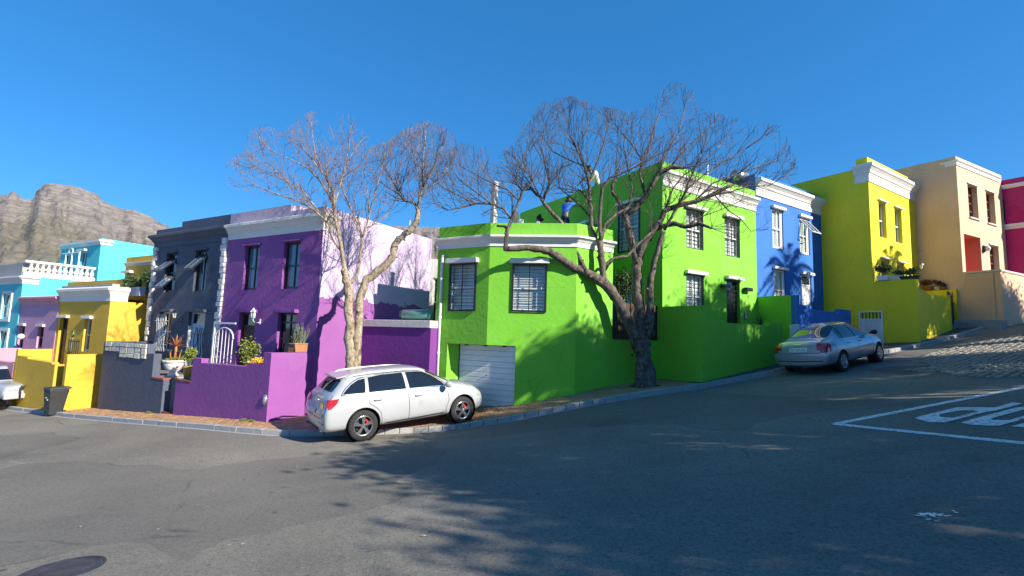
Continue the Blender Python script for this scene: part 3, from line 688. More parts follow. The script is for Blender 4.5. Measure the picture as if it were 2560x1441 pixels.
MB().wprism(WL, [(uP,4.70),(-.005,4.70),(-.005,5.43),(-1.62,5.44),(-1.62,5.66),(uP,5.65)], -.2, -.003).build('parapet', M['lilacp'], ph)
mb = MB(); mb.wbox(WL, -1.75, -1.45, 5.445, 5.66, -.55, -.205); mb.build('parapet_step', M['lilacp'], ph)
mb = MB(); sweep(mb, [WL.p(uP, 0), WL.p(0, 0), WS.p(1.42+.5, 0)], sprof(.57, .9), 4.69); mb.build('cornice', M['whitep'], ph)
for r in pw[:2]:
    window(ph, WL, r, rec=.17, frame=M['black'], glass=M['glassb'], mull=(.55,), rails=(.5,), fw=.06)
    MB().wbox(WL, r[0]-.06, r[1]+.06, r[3]+.003, r[3]+.05, .003, .09).build('lintel', M['purple'], ph, bevel=.005)
lintel(ph, WL, pw[2], M['purple'], out=.16); lintel(ph, WL, pw[3], M['purple'], out=.16)
window(ph, WL, pw[3], rec=.17, frame=M['black'], glass=M['glassd'], mull=(.5,), rails=(.45, .8))
panel_door(ph, WL, pw[2], .17, M['wood'], fan=.45, glass=M['glassd'])
# yard floor, garden walls (part of the house's plot)
gw = thing('purple_garden_wall', base(WG, -2.0), 'purple plastered stepped garden wall on the street corner', 'garden wall')
MB().wprism(WG, [(-4.62,ZB),(0,ZB),(0,.94),(-.34,.94),(-.34,.61),(-1.02,.61),(-1.02,.505),(-3.32,.485),(-3.32,.615),(-3.78,.615),(-3.78,-.15),(-4.62,-.15)], -.22, 0).build('front_wall', M['purple'], gw, bevel=.006)
MB().wbox(WS, .15, 1.5, ZB, .938, -.2, -.002).build('side_wall', M['purple'], gw)
for i in range(8):
    MB().wbox(WG, -4.61+i*.104, -4.61+i*.104+.094, -.148, -.085, -.225, .012).build('coping_brick', M['brick'], gw, bevel=.006)
MB().wbox(WL, uP+.3, -.02, ZB, -.02, .002, 1.19).build('yard_floor', M['kerb'], gw)
# meter cover at the foot of the corner
mt = thing('meter_cover', WG.p(-.10, -.35), 'oval grey meter cover fixed to the purple wall corner', 'cover')
k = MB(); 
for o_, rr in ((.004, 1.0), (.03, .93), (.035, .0)):
    pass
bmv = [(.085*math.cos(a), .14*math.sin(a)) for a in np.linspace(0, 2*math.pi, 20, endpoint=False)]
MB().wprism(WG, [(-.10+u, -.33+z) for u, z in bmv], .004, .03).build('plate', M['steel'], mt, bevel=.008)
MB().wprism(WG, [(-.10+u*.5, -.33+z*.5) for u, z in bmv], .03, .04).build('lid', M['whited'], mt)

sh = thing('slate_house', base(WL, -7.4), 'dark slate grey two storey house with white stone quoins', 'house')
sw = [(-8.97,-8.18,2.89,4.43), (-6.90,-6.10,2.88,4.43), (-9.0,-8.10,.60,2.11), (-6.97,-5.90,-.10,2.11)]
mb = MB(); panel(mb, WL, [(uSl, uP, ZB, 5.45)], sw, .2); mb.quad(WL.p(uSl,ZB,-5), WL.p(uSl,ZB), WL.p(uSl,5.45), WL.p(uSl,5.45,-5)); mb.quad(WL.p(uSl,5.0), WL.p(uP,5.0), WL.p(uP,5.0,-5.2), WL.p(uSl,5.0,-5.2)); mb.quad(WL.p(uP,ZB,-5.2), WL.p(uSl,ZB,-5.2), WL.p(uSl,5.4,-5.2), WL.p(uP,5.4,-5.2))
mb.build('wall', M['slate'], sh)
MB().wprism(WL, [(uSl,5.45),(uP-.002,5.45),(uP-.002,5.65),(-8.06,5.65),(-8.06,5.451),(uSl,5.451)], -.2, -.003).build('parapet', M['slate'], sh)
mb = MB(); sweep(mb, [WL.p(uSl, 0, -.4), WL.p(uSl, 0), WL.p(uP-.004, 0)], sprof(.57, 1.0), 4.69); mb.build('cornice', M['slate'], sh)
for r in sw[:2]: MB().wbox(WL, r[0]-.05, r[1]+.05, r[3]+.003, r[3]+.05, .003, .08).build('lintel', M['slate'], sh, bevel=.005)
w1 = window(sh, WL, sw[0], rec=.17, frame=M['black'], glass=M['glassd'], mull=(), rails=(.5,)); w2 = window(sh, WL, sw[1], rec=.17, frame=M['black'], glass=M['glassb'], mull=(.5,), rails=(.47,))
def awning(win, W, u0, u1, zh, L, ang, rec=.10):
    dz, do = -L*math.cos(ang), L*math.sin(ang); f = .05
    def P(u, k, o=0): return W.p(u, zh+dz*k+o*math.sin(ang), -rec+do*k+o*math.cos(ang))
    def slab(ua, ub, ka, kb, o0, o1): return [P(ua,ka,o0),P(ub,ka,o0),P(ub,kb,o0),P(ua,kb,o0),P(ua,ka,o1),P(ub,ka,o1),P(ub,kb,o1),P(ua,kb,o1)]
    kf = f/L; mb = MB(); um = (u0+u1)/2
    mb.hexa(slab(u0,u0+f,0,1,0,.035)); mb.hexa(slab(u1-f,u1,0,1,0,.035)); mb.hexa(slab(u0+f,u1-f,0,kf,0,.035)); mb.hexa(slab(u0+f,u1-f,1-kf,1,0,.035)); mb.hexa(slab(um-.02,um+.02,kf,1-kf,.002,.033))
    s = mb.build('open_sash', M['black'] if W is WL else M['wtrim'], win); 
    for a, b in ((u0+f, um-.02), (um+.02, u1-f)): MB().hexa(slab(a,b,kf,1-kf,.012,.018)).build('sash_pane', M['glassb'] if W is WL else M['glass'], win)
    return s
awning(w1, WL, -8.94, -8.21, 4.20, .78, R_(46)); awning(w1, WL, -8.94, -8.21, 3.55, .72, R_(42)); awning(w2, WL, -6.87, -6.13, 4.25, .82, R_(42))
lintel(sh, WL, sw[2], M['slate'], out=.15); lintel(sh, WL, sw[3], M['slate'], out=.15)
w3 = window(sh, WL, sw[2], rec=.17, frame=M['wtrim'], glass=M['glassd'], mull=(.5,), rails=(.5,))
# wavy white burglar bars over window and door
def wavy(win, W, r, n, out, mat, amp=.035):
    for i in range(n):
        u = r[0]+.05+(r[1]-r[0]-.1)*(i+.5)/n; ph_ = random.uniform(0, 6); pts = []
        for k in range(12):
            z = r[2]+(r[3]-r[2])*k/11; pts.append(W.p(u+amp*math.sin(ph_+k*.9), z, out))
        MB().tube(pts, .013, 5).build('wavy_bar', mat, win)
    for zz in (r[2]+.25, r[3]-.25): MB().tube([W.p(r[0]-.08, zz, out), W.p(r[1]+.03, zz, out)], .011, 5).build('cross_bar', mat, win)
wavy(w3, WL, (sw[2][0]-.05, sw[2][1]-.1, sw[2][2], sw[2][3]-.1), 7, .10, M['wtrim'])
M['paleblue'] = simple('pale_blue_door_paint', (.42,.50,.62), .45, var=.06)
d = panel_door(sh, WL, sw[3], .15, M['paleblue'], npan=(1, 1), fan=.45)
wavy(d, WL, (sw[3][0]+.2, sw[3][1]-.08, -.1, 1.55), 5, -.10, M['dkmetal'], .05)
MB().wbox(WL, sw[3][0]+.02, sw[3][0]+.06, -.1, 1.6, -.10, .0).build('gate_leaf', M['wtrim'], d)
def quoins(par, W, uc, z0, z1, side):
    z = z0; i = 0
    while z < z1:
        h = random.uniform(.13, .24); w = random.uniform(.16, .25)+(.10 if i % 2 else 0); o = random.uniform(.06, .10)
        a, b = (uc-w, uc) if side < 0 else (uc, uc+w)
        mb = MB(); j = lambda: random.uniform(-.014, .014)
        mb.hexa([W.p(a+j(),z+j(),o),W.p(b,z+j(),o),W.p(b,z,-.02),W.p(a,z,-.02),W.p(a+j(),z+h+j(),o),W.p(b,z+h+j(),o),W.p(b,z+h,-.02),W.p(a,z+h,-.02)])
        mb.build('quoin_stone', M['stonew'], par, bevel=.02); z += h+.012; i += 1
quoins(sh, WL, uP-.02, .1, 4.62, -1); quoins(sh, WL, uSl+.02, .95, 4.60, 1)
sg = thing('slate_garden_wall', base(WG, -7.5), 'dark slate plastered garden wall beside a narrow entry', 'garden wall')
MB().wprism(WG, [(-9.70,ZB),(-5.35,ZB),(-5.35,-.19),(-6.10,-.19),(-6.10,.63),(-6.55,.63),(-6.55,.94),(-9.70,.94)], -.24, 0).build('front_wall', M['slate'], sg, bevel=.015)
MB().wbox(WG, -9.70, -9.46, ZB, .93, -1.41, -.242).build('side_wall', M['slate'], sg)
for i in range(7): MB().wbox(WG, -6.08+i*.104, -6.08+i*.104+.094, -.188, -.125, -.245, .012).build('coping_brick', M['brick'], sg, bevel=.006)
# ashlar facing on the wall head
uu = -9.50
cols = [(-9.52,-9.05),(-9.04,-8.42),(-8.41,-7.88),(-7.87,-7.35),(-7.34,-6.95),(-6.94,-6.58)]
for i, (a, b) in enumerate(cols):
    zs_ = [.935, random.uniform(.74, .80), random.uniform(.55, .62)] + ([random.uniform(.40, .44)] if i > 1 else [])
    for k in range(len(zs_)-1):
        da = random.uniform(-.06, .06) if k else 0
        MB().wbox(WG, a+.006+max(0,da), b-.006+min(0,da), zs_[k+1]+.006, zs_[k]-.006, .003, random.uniform(.025, .045)).build('facing_stone', M['stonec'], sg, bevel=.012)
MB().wbox(WL, uSl+.3, -5.4, ZB, -.12, .002, 1.17).build('yard_floor', M['kerb'], sg)
for i in range(4):
    MB().wbox(WG, -5.33, -4.64, ZB, -1.18+.22*i, -.5-.24*i, -.26-.24*i if i else -.02).build('step', M['brick'] if i == 0 else M['kerb'], sg)
MB().wbox(WL, -5.36, -4.61, ZB, -.14, .0, .05).build('step', M['kerb'], sg) if False else None

lantern(WL, -7.42, 1.98, 'black wall lantern beside the pale blue door of the slate house')
lantern(WL, -2.72, 2.02, 'white wall lantern above the white curved gate', mat=M['wtrim'])
# white curved garden gate before the purple door
wg = WL.off(.55); gt = thing('garden_gate', wg.p(-4.2, .0), 'white metal gate with arched top in front of the purple house door', 'gate')
MB().wbox(wg, -4.32, -4.26, -.02, 1.78, -.02, .03).build('gate_post', M['wtrim'], gt); MB().wbox(wg, -4.26, -3.15, 1.70, 1.76, -.015, .025).build('top_rail', M['wtrim'], gt)
arc = [wg.p(-3.72-.50*math.cos(a), 1.22+.36*math.sin(a)) for a in np.linspace(0, math.pi, 14)]
MB().tube(arc, .022, 6).build('arch_rail', M['wtrim'], gt)
for i in range(6):
    u = -4.20+i*.19; t_ = (u+3.72)/.5; zt = 1.22+.36*math.sqrt(max(0, 1-t_*t_)); MB().tube([wg.p(u, .05), wg.p(u, zt)], .014, 5).build('gate_bar', M['wtrim'], gt)
MB().wbox(wg, -4.26, -3.2, .08, .12, -.012, .012).build('bottom_rail', M['wtrim'], gt)
MB().tube([wg.p(-3.95+.12*math.sin(k*.9)*1.0, .70+.10*math.cos(k*.9)) for k in range(9)], .01, 5).build('scroll', M['wtrim'], gt)

# flat roofed outbuilding with white coping between purple house and green corner
WO = Wall(WS.p(3.10, 0)[:2], -LD); zc1 = 1.99; zc0 = 1.76; uOe = 3.02
ob = thing('outbuilding', base(WO, 1.5), 'low deep purple outbuilding with weathered white coping', 'outbuilding')
mb = MB(); mb.wbox(WO, .01, uOe, ZB, zc0, -2.6, 0); mb.build('wall', M['purple_deep'], ob)
MB().wbox(WO, .012, uOe, zc0+.002, zc1, -2.6, .05).build('coping', M['whited'], ob, bevel=.012)
WW = WO.off(-.55); u0, z0 = WO.off(-.6).uv(1010, 775); u1, _ = WO.off(-.6).uv(1075, 775)
gy_ = thing('water_heater', WW.p((u0+u1)/2, zc1), 'green solar water heater cylinder lying on the white coped roof', 'water heater')
mb = MB(); c = WW.p(u0, zc1+.20); d = np.array([*WW.d, 0]); L = u1-u0+.1
mb.tube([np.array(c)+d*k for k in (0, .03, .05, L-.05, L-.03, L)], [.10, .15, .17, .17, .15, .10], 16); mb.build('tank', simple('green_enamel', (.10,.26,.22), .3, var=.15), gy_, smooth=True)
mb = MB(); mb.tube([np.array(c)+d*(-.03), np.array(c)+d*.04], [.155, .175], 16); mb.build('end_cap', M['black'], gy_)
for k in (.12, L-.15): MB().wbox(WW, u0+k, u0+k+.04, zc1, zc1+.1, -.12, .12).build('cradle', M['dkmetal'], gy_)
for k in (.06, L-.1): MB().tube([WW.p(u0+k, zc1+.36, -.03), WW.p(u0+k, zc1+.62, -.03)], .012, 5).build('pipe', M['dkmetal'], gy_)
# aerial pole on the purple roof
ap = WL.off(-4.6).p(-.55, 5.0); ae = thing('aerial', ap, 'thin white aerial pole rising behind the lilac wall', 'aerial')
MB().tube([ap, (ap[0], ap[1], 6.1)], .018, 6).build('mast', M['wtrim'], ae); MB().tube([(ap[0],ap[1],6.1),(ap[0],ap[1],6.5)], .008, 5).build('whip', M['steel'], ae)
# white house behind, glimpsed in the gap
WB = Wall(at_y(1075, 700, 20.5)[:2], (1, -.1)); wb = thing('white_house', base(WB, .5), 'white house glimpsed in the gap between lilac and green walls', 'house')
zt = WB.z(1080, 648); r = (WB.u(1083,720)-.02, WB.u(1083,720)+.5, 1.9, WB.z(1083,695))
mb = shell(WB, -2.6, 3.5, -2, zt, 5, [r]); mb.build('wall', M['whitep'], wb); window(wb, WB, r, frame=M['wtrim'], glass=M['glassd'])

# ------------------------------------------------------------------ left street: ochre, mauve and teal houses
WE = Wall(WL.p(uSl, 0)[:2], SD).off(-.45)
us, _ = WE.uv(281, 710)
WY = Wall(WE.p(us, 0)[:2], -LD)                       # ochre front, u=0 right corner
oh = thing('ochre_house', base(WY, -2.7), 'single storey ochre yellow house with white cornice', 'house')
zf = WY.z(215, 754); zc = WY.z(215, 722); uOl = WY.u(149, 760)
def wr(W, a, b, c, d, e=None): return W.rect(a, b, c, d)
ow = [(WY.u(150,800), WY.u(171,800), -.95, WY.z(160,795)), (WY.u(213,797), WY.u(222,870), WY.z(218,880), WY.z(215,797))]
mb = MB(); panel(mb, WY, [(uOl, 0, -3.2, zf)], ow, .18); mb.quad(WY.p(uOl,-3.2,-6), WY.p(uOl,-3.2), WY.p(uOl,zc,0), WY.p(uOl,zc,-6)); mb.quad(WY.p(0,-3.2), WY.p(0,-3.2,-6), WY.p(0,zf,-6), WY.p(0,zf)); mb.quad(WY.p(0,-3.2,-6), WY.p(uOl,-3.2,-6), WY.p(uOl,zf,-6), WY.p(0,zf,-6))
mb.quad(WY.p(uOl,zf+.1), WY.p(0,zf+.1), WY.p(0,zf+.1,-6), WY.p(uOl,zf+.1,-6)); mb.build('wall', M['ochre'], oh)
mb = MB(); sweep(mb, [WY.p(uOl, 0), WY.p(0, 0), WY.p(0, 0, -.55)], sprof(zc-zf+.05, .8), zf); mb.build('cornice', M['whitep'], oh)
MB().wbox(WY, uOl, -.01, zf+.08, zc+.15, -.25, -.003).build('parapet', M['greyp'], oh)
for r in ow: lintel(oh, WY, r, M['whitep'], out=.12)
panel_door(oh, WY, ow[0], .16, M['wood'], fan=.5); window(oh, WY, ow[1], rec=.16, frame=M['whited'], glass=M['glass'], curtain=M['blind'], mull=())
# rear upper block with a balcony
WY2 = WY.off(-1.9); u0 = WY2.u(312, 690); u1 = WY2.u(400, 690); zt = WY2.z(345, 642); zb_ = WY2.z(345, 740)
ob2 = [(WY2.u(316, 690), WY2.u(331, 690), zb_+.3, WY2.z(320, 684))]
mb = MB(); panel(mb, WY2, [(u0, u1, -1, zt)], ob2, .15); mb.quad(WY2.p(u0,-1,-4), WY2.p(u0,-1), WY2.p(u0,zt), WY2.p(u0,zt,-4)); mb.quad(WY2.p(u0,zt-.1), WY2.p(u1,zt-.1), WY2.p(u1,zt-.1,-4), WY2.p(u0,zt-.1,-4)); mb.quad(WY2.p(u1,-1), WY2.p(u1,-1,-4), WY2.p(u1,zt,-4), WY2.p(u1,zt))
mb.build('upper_wall', M['ochre'], oh)
mb = MB(); sweep(mb, [WY2.p(u0,0), WY2.p(u1,0)], [(.0,0),(.03,0),(.05,.06),(.1,.1),(.1,.16),(0,.17)], zt-.42); mb.build('string_course', M['whited'], oh)
for r in ob2: window(oh, WY2, r, frame=M['whited'], glass=M['glassd']); lintel(oh, WY2, r, M['whitep'], out=.2, over=.15)
WY3 = WY.off(-.75); MB().wbox(WY3, WY3.u(305, 725), .40, WY3.z(340, 740), WY3.z(340, 718), -.2, 0).build('balcony_wall', M['bluegrey'], oh)
MB().wbox(WY.off(-1.2), WY.off(-1.2).u(169, 710), -.05, zf, WY.off(-1.2).z(235, 703), -.3, 0).build('roof_block', M['ochre'], oh)
# ochre garden walls
ug, _ = WE.uv(158, 985); WYG = Wall(WE.p(ug, 0)[:2], -LD)
og = thing('ochre_garden_wall', base(WYG, -2.0), 'bright ochre yellow garden wall with a gateway', 'garden wall')
ztr = WE.z(175, 887)
MB().wbox(WE, ug, us-.01, -3.4, ztr, -.2, 0).build('side_wall', M['ochre'], og, bevel=.012)
u0, u1 = WYG.u(36, 950), WYG.u(133, 950); zl = WYG.z(90, 902)
MB().wprism(WYG, [(u0,-3.6),(u1,-3.6),(u1,zl-.05),(u1-.3,zl-.05),(u1-.3,zl-.0),(u1-2.6,zl+.03),(u1-2.6,zl+.1),(u0,zl+.12)], -.22, 0).build('front_wall', M['ochre'], og, bevel=.012)
WF = Wall(WYG.p(u0, 0)[:2], SD); MB().wbox(WF, .0, us-ug, -3.6, ztr, -.2, -.002).build('side_wall', M['ochre'], og)
MB().wbox(WYG, u1-.22, u1-.002, -3.6, zl-.06, -1.2, -.222).build('gate_jamb_wall', M['ochre'], og)
MB().wbox(WYG, u1+.02, -.25, -3.0, -1.0, -.6, -.25).build('step', M['brick'], og)
ga = thing('iron_gate', WYG.p((u1)/2, -.9), 'dark iron gate in the ochre garden gateway', 'gate')
for i in range(6): MB().tube([WYG.p(u1+.06+(-.1-u1)*i/5*.95, -1.2, -.3), WYG.p(u1+.06+(-.1-u1)*i/5*.95, zl+.9, -.3)], .014, 5).build('gate_bar', M['dkmetal'], ga)
for z in (-1.0, zl+.8): MB().wbox(WYG, u1+.03, -.05, z, z+.04, -.32, -.29).build('gate_rail', M['dkmetal'], ga)

# mauve house
mh_ = thing('mauve_house', base(WY, -7.5), 'single storey mauve house squeezed beside the teal house', 'house')
WMv = WY.off(.02); uM0 = WMv.u(47, 800); uM1 = uOl-.003; zt = WMv.z(95, 755); zt2 = WMv.z(95, 744)
mw = [(WMv.u(46,840), WMv.u(60,840), -1.1, WMv.z(55,815)), (WMv.u(93,840), WMv.u(108,840), WMv.z(100,872), WMv.z(100,817))]
mb = shell(WMv, uM0, uM1, -3.4, zt, 6, mw, roofz=zt-.05); mb.build('wall', M['mauve'], mh_)
mb = MB(); sweep(mb, [WMv.p(uM0,0), WMv.p(uM1,0)], sprof(zt2-zt+.2, .7), zt-.15); mb.build('cornice', M['pinkwall'], mh_)
for r in mw: lintel(mh_, WMv, r, M['whited'], out=.1)
panel_door(mh_, WMv, mw[0], .16, M['wood']); window(mh_, WMv, mw[1], rec=.15, frame=M['redwood'], glass=M['glassd'])
lp = WMv.p(WMv.u(63, 842), WMv.z(63, 842), .14); gl = thing('globe_lamp', lp, 'round white globe lamp on the mauve wall', 'lamp')
MB().lathe([(.0,-.13),(.08,-.11),(.13,-.03),(.13,.03),(.08,.11),(.0,.13)], lp, 14).build('globe', M['lampglass'], gl, smooth=True)
MB().tube([WMv.p(WMv.u(63,842), lp[2], .0), lp], .03, 6).build('bracket', M['dkmetal'], gl)
# rose garden wall
u1 = WYG.u(35, 950); rg = thing('rose_garden_wall', base(WYG, u1-1), 'rose pink garden wall behind the white pickup', 'garden wall')
zt = WYG.z(15, 905)
MB().wbox(WYG, u1-3.4, u1-.25, -3.6, zt, -.2, 0).build('front_wall', M['pinkwall'], rg, bevel=.012)
WFp = WF.off(-3.4); MB().wbox(WFp, 0, us-ug, -3.6, WF.z(30, 880), -.2, -.002).build('side_wall', M['pinkwall'], rg)

# teal house
th = thing('teal_house', base(WY, -12), 'teal two storey house with white balustraded roof terrace', 'house')
WT = Wall(WY.p(uM0-.003, 0)[:2], -LD).off(.05); WTs = Wall(WT.p(0, 0)[:2], SD); uT = -7.5
zr_ = WT.z(40, 692)
tw = [(WT.u(8,760), WT.u(27,760), WT.z(15,797), WT.z(20,735)), (WT.u(1,850), WT.u(18,850), -1.2, WT.z(10,828)), (-5.6,-4.6,WT.z(15,797),WT.z(20,735)), (-5.6,-4.6,-.6,WT.z(10,828))]
mb = MB(); panel(mb, WT, [(uT, 0, -3.6, zr_)], tw, .15); mb.quad(WT.p(uT,-3.6,-8), WT.p(uT,-3.6), WT.p(uT,zr_), WT.p(uT,zr_,-8)); mb.quad(WT.p(uT,zr_), WT.p(0,zr_), WT.p(0,zr_,-8), WT.p(uT,zr_,-8)); mb.quad(WT.p(0,-3.6), WT.p(0,-3.6,-8), WT.p(0,zr_,-8), WT.p(0,zr_))
mb.build('wall', M['teal'], th)
mb = MB(); sweep(mb, [WT.p(uT,0), WT.p(0,0), WT.p(0,0,-.55)], sprof(WT.z(40,692)-WT.z(40,705)+.12, .9), WT.z(40,705)-.1); mb.build('cornice', M['whitep'], th)
for i, r in enumerate(tw):
    window(th, WT, r, rec=.1, frame=M['wtrim'], glass=M['glass'], curtain=M['blind'], mull=())
    q = MB(); e = .14
    q.wbox(WT, r[0]-e, r[0], r[2]-e, r[3]+e, .003, .05); q.wbox(WT, r[1], r[1]+e, r[2]-e, r[3]+e, .003, .05); q.wbox(WT, r[0], r[1], r[3], r[3]+e, .003, .05); q.wbox(WT, r[0], r[1], r[2]-e, r[2], .003, .05); q.build('window_surround', M['whitep'], th)
# terrace front parapet and balustrade along the side
zt0 = WT.z(60, 690)+.02; zt1 = WT.z(60, 657)
MB().wbox(WT, uT, -.35, zt0, zt1, -.25, -.02).build('terrace_parapet', M['greyp'], th)
ua, ub = .25, WTs.u(239, 680); bz0 = WTs.z(100, 683); bz1 = WTs.z(100, 654)
MB().wbox(WTs, -.02, ub, zr_+.003, bz0+.0, -.28, .02).build('balustrade_base', M['whitep'], th)
MB().wbox(WTs, .0, ub, bz1-.11, bz1, -.26, .02).build('handrail', M['whitep'], th, bevel=.015)
nb = 12
for i in range(nb):
    u = ua+(ub-ua-.1)*i/(nb-1); h = bz1-.11-bz0; c = WTs.p(u, bz0, -.12)
    MB().lathe([(.085,0),(.085,.05),(.05,.07),(.045,.1*h),(.10,.34*h),(.095,.44*h),(.05,.66*h),(.042,.8*h),(.07,.86*h),(.085,.9*h),(.085,h)], c, 10).build('baluster', M['whitep'], th, smooth=True)
# upper block
ui = WTs.u(248, 650); WU = Wall(WTs.p(ui, 0)[:2], -LD); zu = WU.z(249, 597); uul = WU.u(152, 640); zub = zr_
uw = [(WU.u(160,660), WU.u(176,660), zub+.55, WU.z(170,636)), (WU.u(200,660), WU.u(216,660), zub+.1, WU.z(207,630))]
mb = MB(); panel(mb, WU, [(uul, 0, zub-.1, zu)], uw, .15); mb.quad(WU.p(uul,zub,-6), WU.p(uul,zub), WU.p(uul,zu), WU.p(uul,zu,-6)); mb.quad(WU.p(0,-3), WU.p(0,-3,-6), WU.p(0,zu,-6), WU.p(0,zu)); mb.quad(WU.p(uul,zu-.1), WU.p(0,zu-.1), WU.p(0,zu-.1,-6), WU.p(uul,zu-.1,-6)); mb.quad(WU.p(0,-3,-6), WU.p(uul,-3,-6), WU.p(uul,zu,-6), WU.p(0,zu,-6))
mb.build('upper_wall', M['teal'], th)
mb = MB(); sweep(mb, [WU.p(uul,0), WU.p(0,0), WU.p(0,0,-.5)], [(0,0),(.04,0),(.06,.1),(.14,.16),(.14,.26),(0,.28)], WU.z(249,612)); mb.build('upper_cornice', M['whitep'], th)
for r in uw: window(th, WU, r, rec=.1, frame=M['wtrim'], glass=M['glassd'])
lintel(th, WU, uw[1], M['whitep'], out=.2)
# white arched screen on the terrace
wa = WU.off(.8); ar = thing('arched_trellis', wa.p(wa.u(185, 680), zub), 'white arched metal frame standing on the teal roof terrace', 'frame')
for x in (163, 178, 196): MB().tube([wa.p(wa.u(x, 660), zub), wa.p(wa.u(x, 660), wa.z(178, 633))], .035, 6).build('post', M['wtrim'], ar)
MB().tube([wa.p(wa.u(155, 640), wa.z(165, 634)), wa.p(wa.u(200, 640), wa.z(190, 632))], .03, 6).build('rail', M['wtrim'], ar)
uc_ = wa.u(178, 630); zc_ = wa.z(178, 633); MB().tube([wa.p(uc_-.25*math.cos(a), zc_+.25*math.sin(a)) for a in np.linspace(0, math.pi, 10)], .03, 6).build('arch', M['wtrim'], ar)
# ------------------------------------------------------------------ green corner building
C1 = np.array([-.70, 14.0]); MD = np.array([math.cos(R_(-5.5)), math.sin(R_(-5.5))])
WM = Wall(C1, MD)                                   # street corner face
uMr = WM.u(1440, 780); CM_ = np.array(WM.p(uMr, 0)[:2])
WR1 = Wall(CM_, RD); uR1 = WR1.u(1532, 680)         # face along the right street
WGL = Wall(C1, -LD); uGl = WGL.u(1090, 760)         # face along the left street (u<0)
zf = WM.z(1330, 617); zc = WM.z(1330, 587.5); zp = WM.z(1330, 558); zso = WM.z(1250, 864)
gc = thing('green_corner_house', (C1[0]+1, C1[1]+1, gz(C1[0]+1, C1[1]+1)), 'low lime green corner building with white garage door and white cornice', 'house')
uB = WGL.u(1117, 900); uE = WM.u(1287, 940)
lw = WGL.rect(1125.5, 661, 1188.8, 778.7); mw_ = WM.rect(1281, 660, 1365.4, 782)
mb = MB()
panel(mb, WGL, [(uGl, 0, zso, zp), (uGl, uB, -2, zso)], [lw], .15)
panel(mb, WM, [(0, uMr, zso, zp), (uE, uMr, -2, zso)], [mw_], .15)
panel(mb, WR1, [(0, uR1, -2, zp)])
# garage recess: jamb, soffit, floor line
A = np.array(WGL.p(uB, 0)[:2]); E_ = np.array(WM.p(uE, 0)[:2])
WD = Wall(E_ - WGL.n*.06, -LD); uDl = WD.u(1145, 940); DL = np.array(WD.p(uDl, 0)[:2]); DR = np.array(WD.p(-.0, 0)[:2])
mb.quad((*A, -2), (*DL, -2), (*DL, zso), (*A, zso)); mb.quad((*DR, -2), (*E_, -2), (*E_, zso), (*DR, zso))
mb.add([(*A, zso), (*DL, zso), (*DR, zso), (*E_, zso), (*C1, zso)], [(0,1,2,3,4)])
gl_end = np.array(WGL.p(uGl, 0)[:2]); bk = gl_end + SD*4.2
mb.quad((*bk, -2), (*gl_end, -2), (*gl_end, zp), (*bk, zp))
rend = np.array(WR1.p(uR1, 0)[:2]); rb = rend + TD*3.5
mb.quad((*rend, -2), (*rb, -2), (*rb, zp), (*rend, zp)); mb.quad((*rb, -2), (*bk, -2), (*bk, zp), (*rb, zp))
zroof = zp-.62
mb.add([(*gl_end, zroof), (*C1, zroof), (*CM_, zroof), (*rend, zroof), (*rb, zroof), (*bk, zroof)], [tuple(range(6))])
mb.build('wall', M['lime'], gc)
# parapet thickness
q = MB(); sweep(q, [gl_end, C1, CM_, rend], [(-.001, .0), (-.2, .0), (-.2, -.6)], zp); q.build('parapet_top', M['lime'], gc)
q = MB(); sweep(q, [gl_end, C1, CM_, rend], sprof(zc-zf, .85), zf); q.build('cornice', M['whitep'], gc)
# roller door of horizontal slats
nsl = 13; zdb = min(gz(*DL), gz(*DR))-.15; dr = MB().wbox(WD, uDl+.004, -.004, zdb, zso-.01, -.12, -.06).build('garage_door', M['wtrim'], gc); hh = (zso-.01-zdb)/nsl
for i in range(nsl): MB().wbox(WD, uDl+.008, -.008, zdb+i*hh+.008, zdb+(i+1)*hh-.006, -.058, -.035).build('door_slat', M['wtrim'], dr, bevel=.008)
MB().tube([WD.p(uDl*.5, zdb+hh*7.5, -.034), WD.p(uDl*.5, zdb+hh*7.5, -.0)], .02, 8).build('door_lock', M['dkmetal'], dr)
for k in (.2, .52, .86): MB().wbox(WD, uDl*k-.03, uDl*k+.03, zso-.05, zso-.003, -.03, .08).build('hinge_bracket', M['dkmetal'], dr)
for W, r in ((WGL, lw), (WM, mw_)):
    window(gc, W, r, rec=.13, frame=M['wtrim'], glass=M['glass'], mull=(), rails=(.5,), blind=M['blind'], bars=12, barout=.03, barframe=.055)
    lintel(gc, W, r, M['whitep'], out=.18, over=.07, th=.09, gap=.01)
# white downpipe
u0 = WGL.u(1110, 660); z0 = WGL.z(1110, 642)
dp = MB().tube([WGL.p(u0, z0+.04, .01), WGL.p(u0, z0, .07), WGL.p(u0, z0-.1, .09), WGL.p(u0, -1.2, .09)], .045, 10).build('downpipe', M['wtrim'], gc, smooth=True)
for k in (.7, 1.9, 3.0): MB().tube([WGL.p(u0, z0-k, .09), WGL.p(u0, z0-k-.06, .09)], .054, 10).build('pipe_clip', M['wtrim'], dp)
# white chimney on the flat roof
cp_ = at_y(1234, 555, 14.62); zt = at_y(1234, 456, 14.62)[2]; ch = thing('chimney', (cp_[0], cp_[1], zroof), 'tall white plastered chimney on the flat green roof', 'chimney')
q = MB(); q.lathe([(.115, zroof), (.115, zt-.06), (.135, zt-.05), (.135, zt), (.10, zt+.01), (.09, zt-.05)], (cp_[0], cp_[1], 0), 4); q.build('stack', M['whitep'], ch)
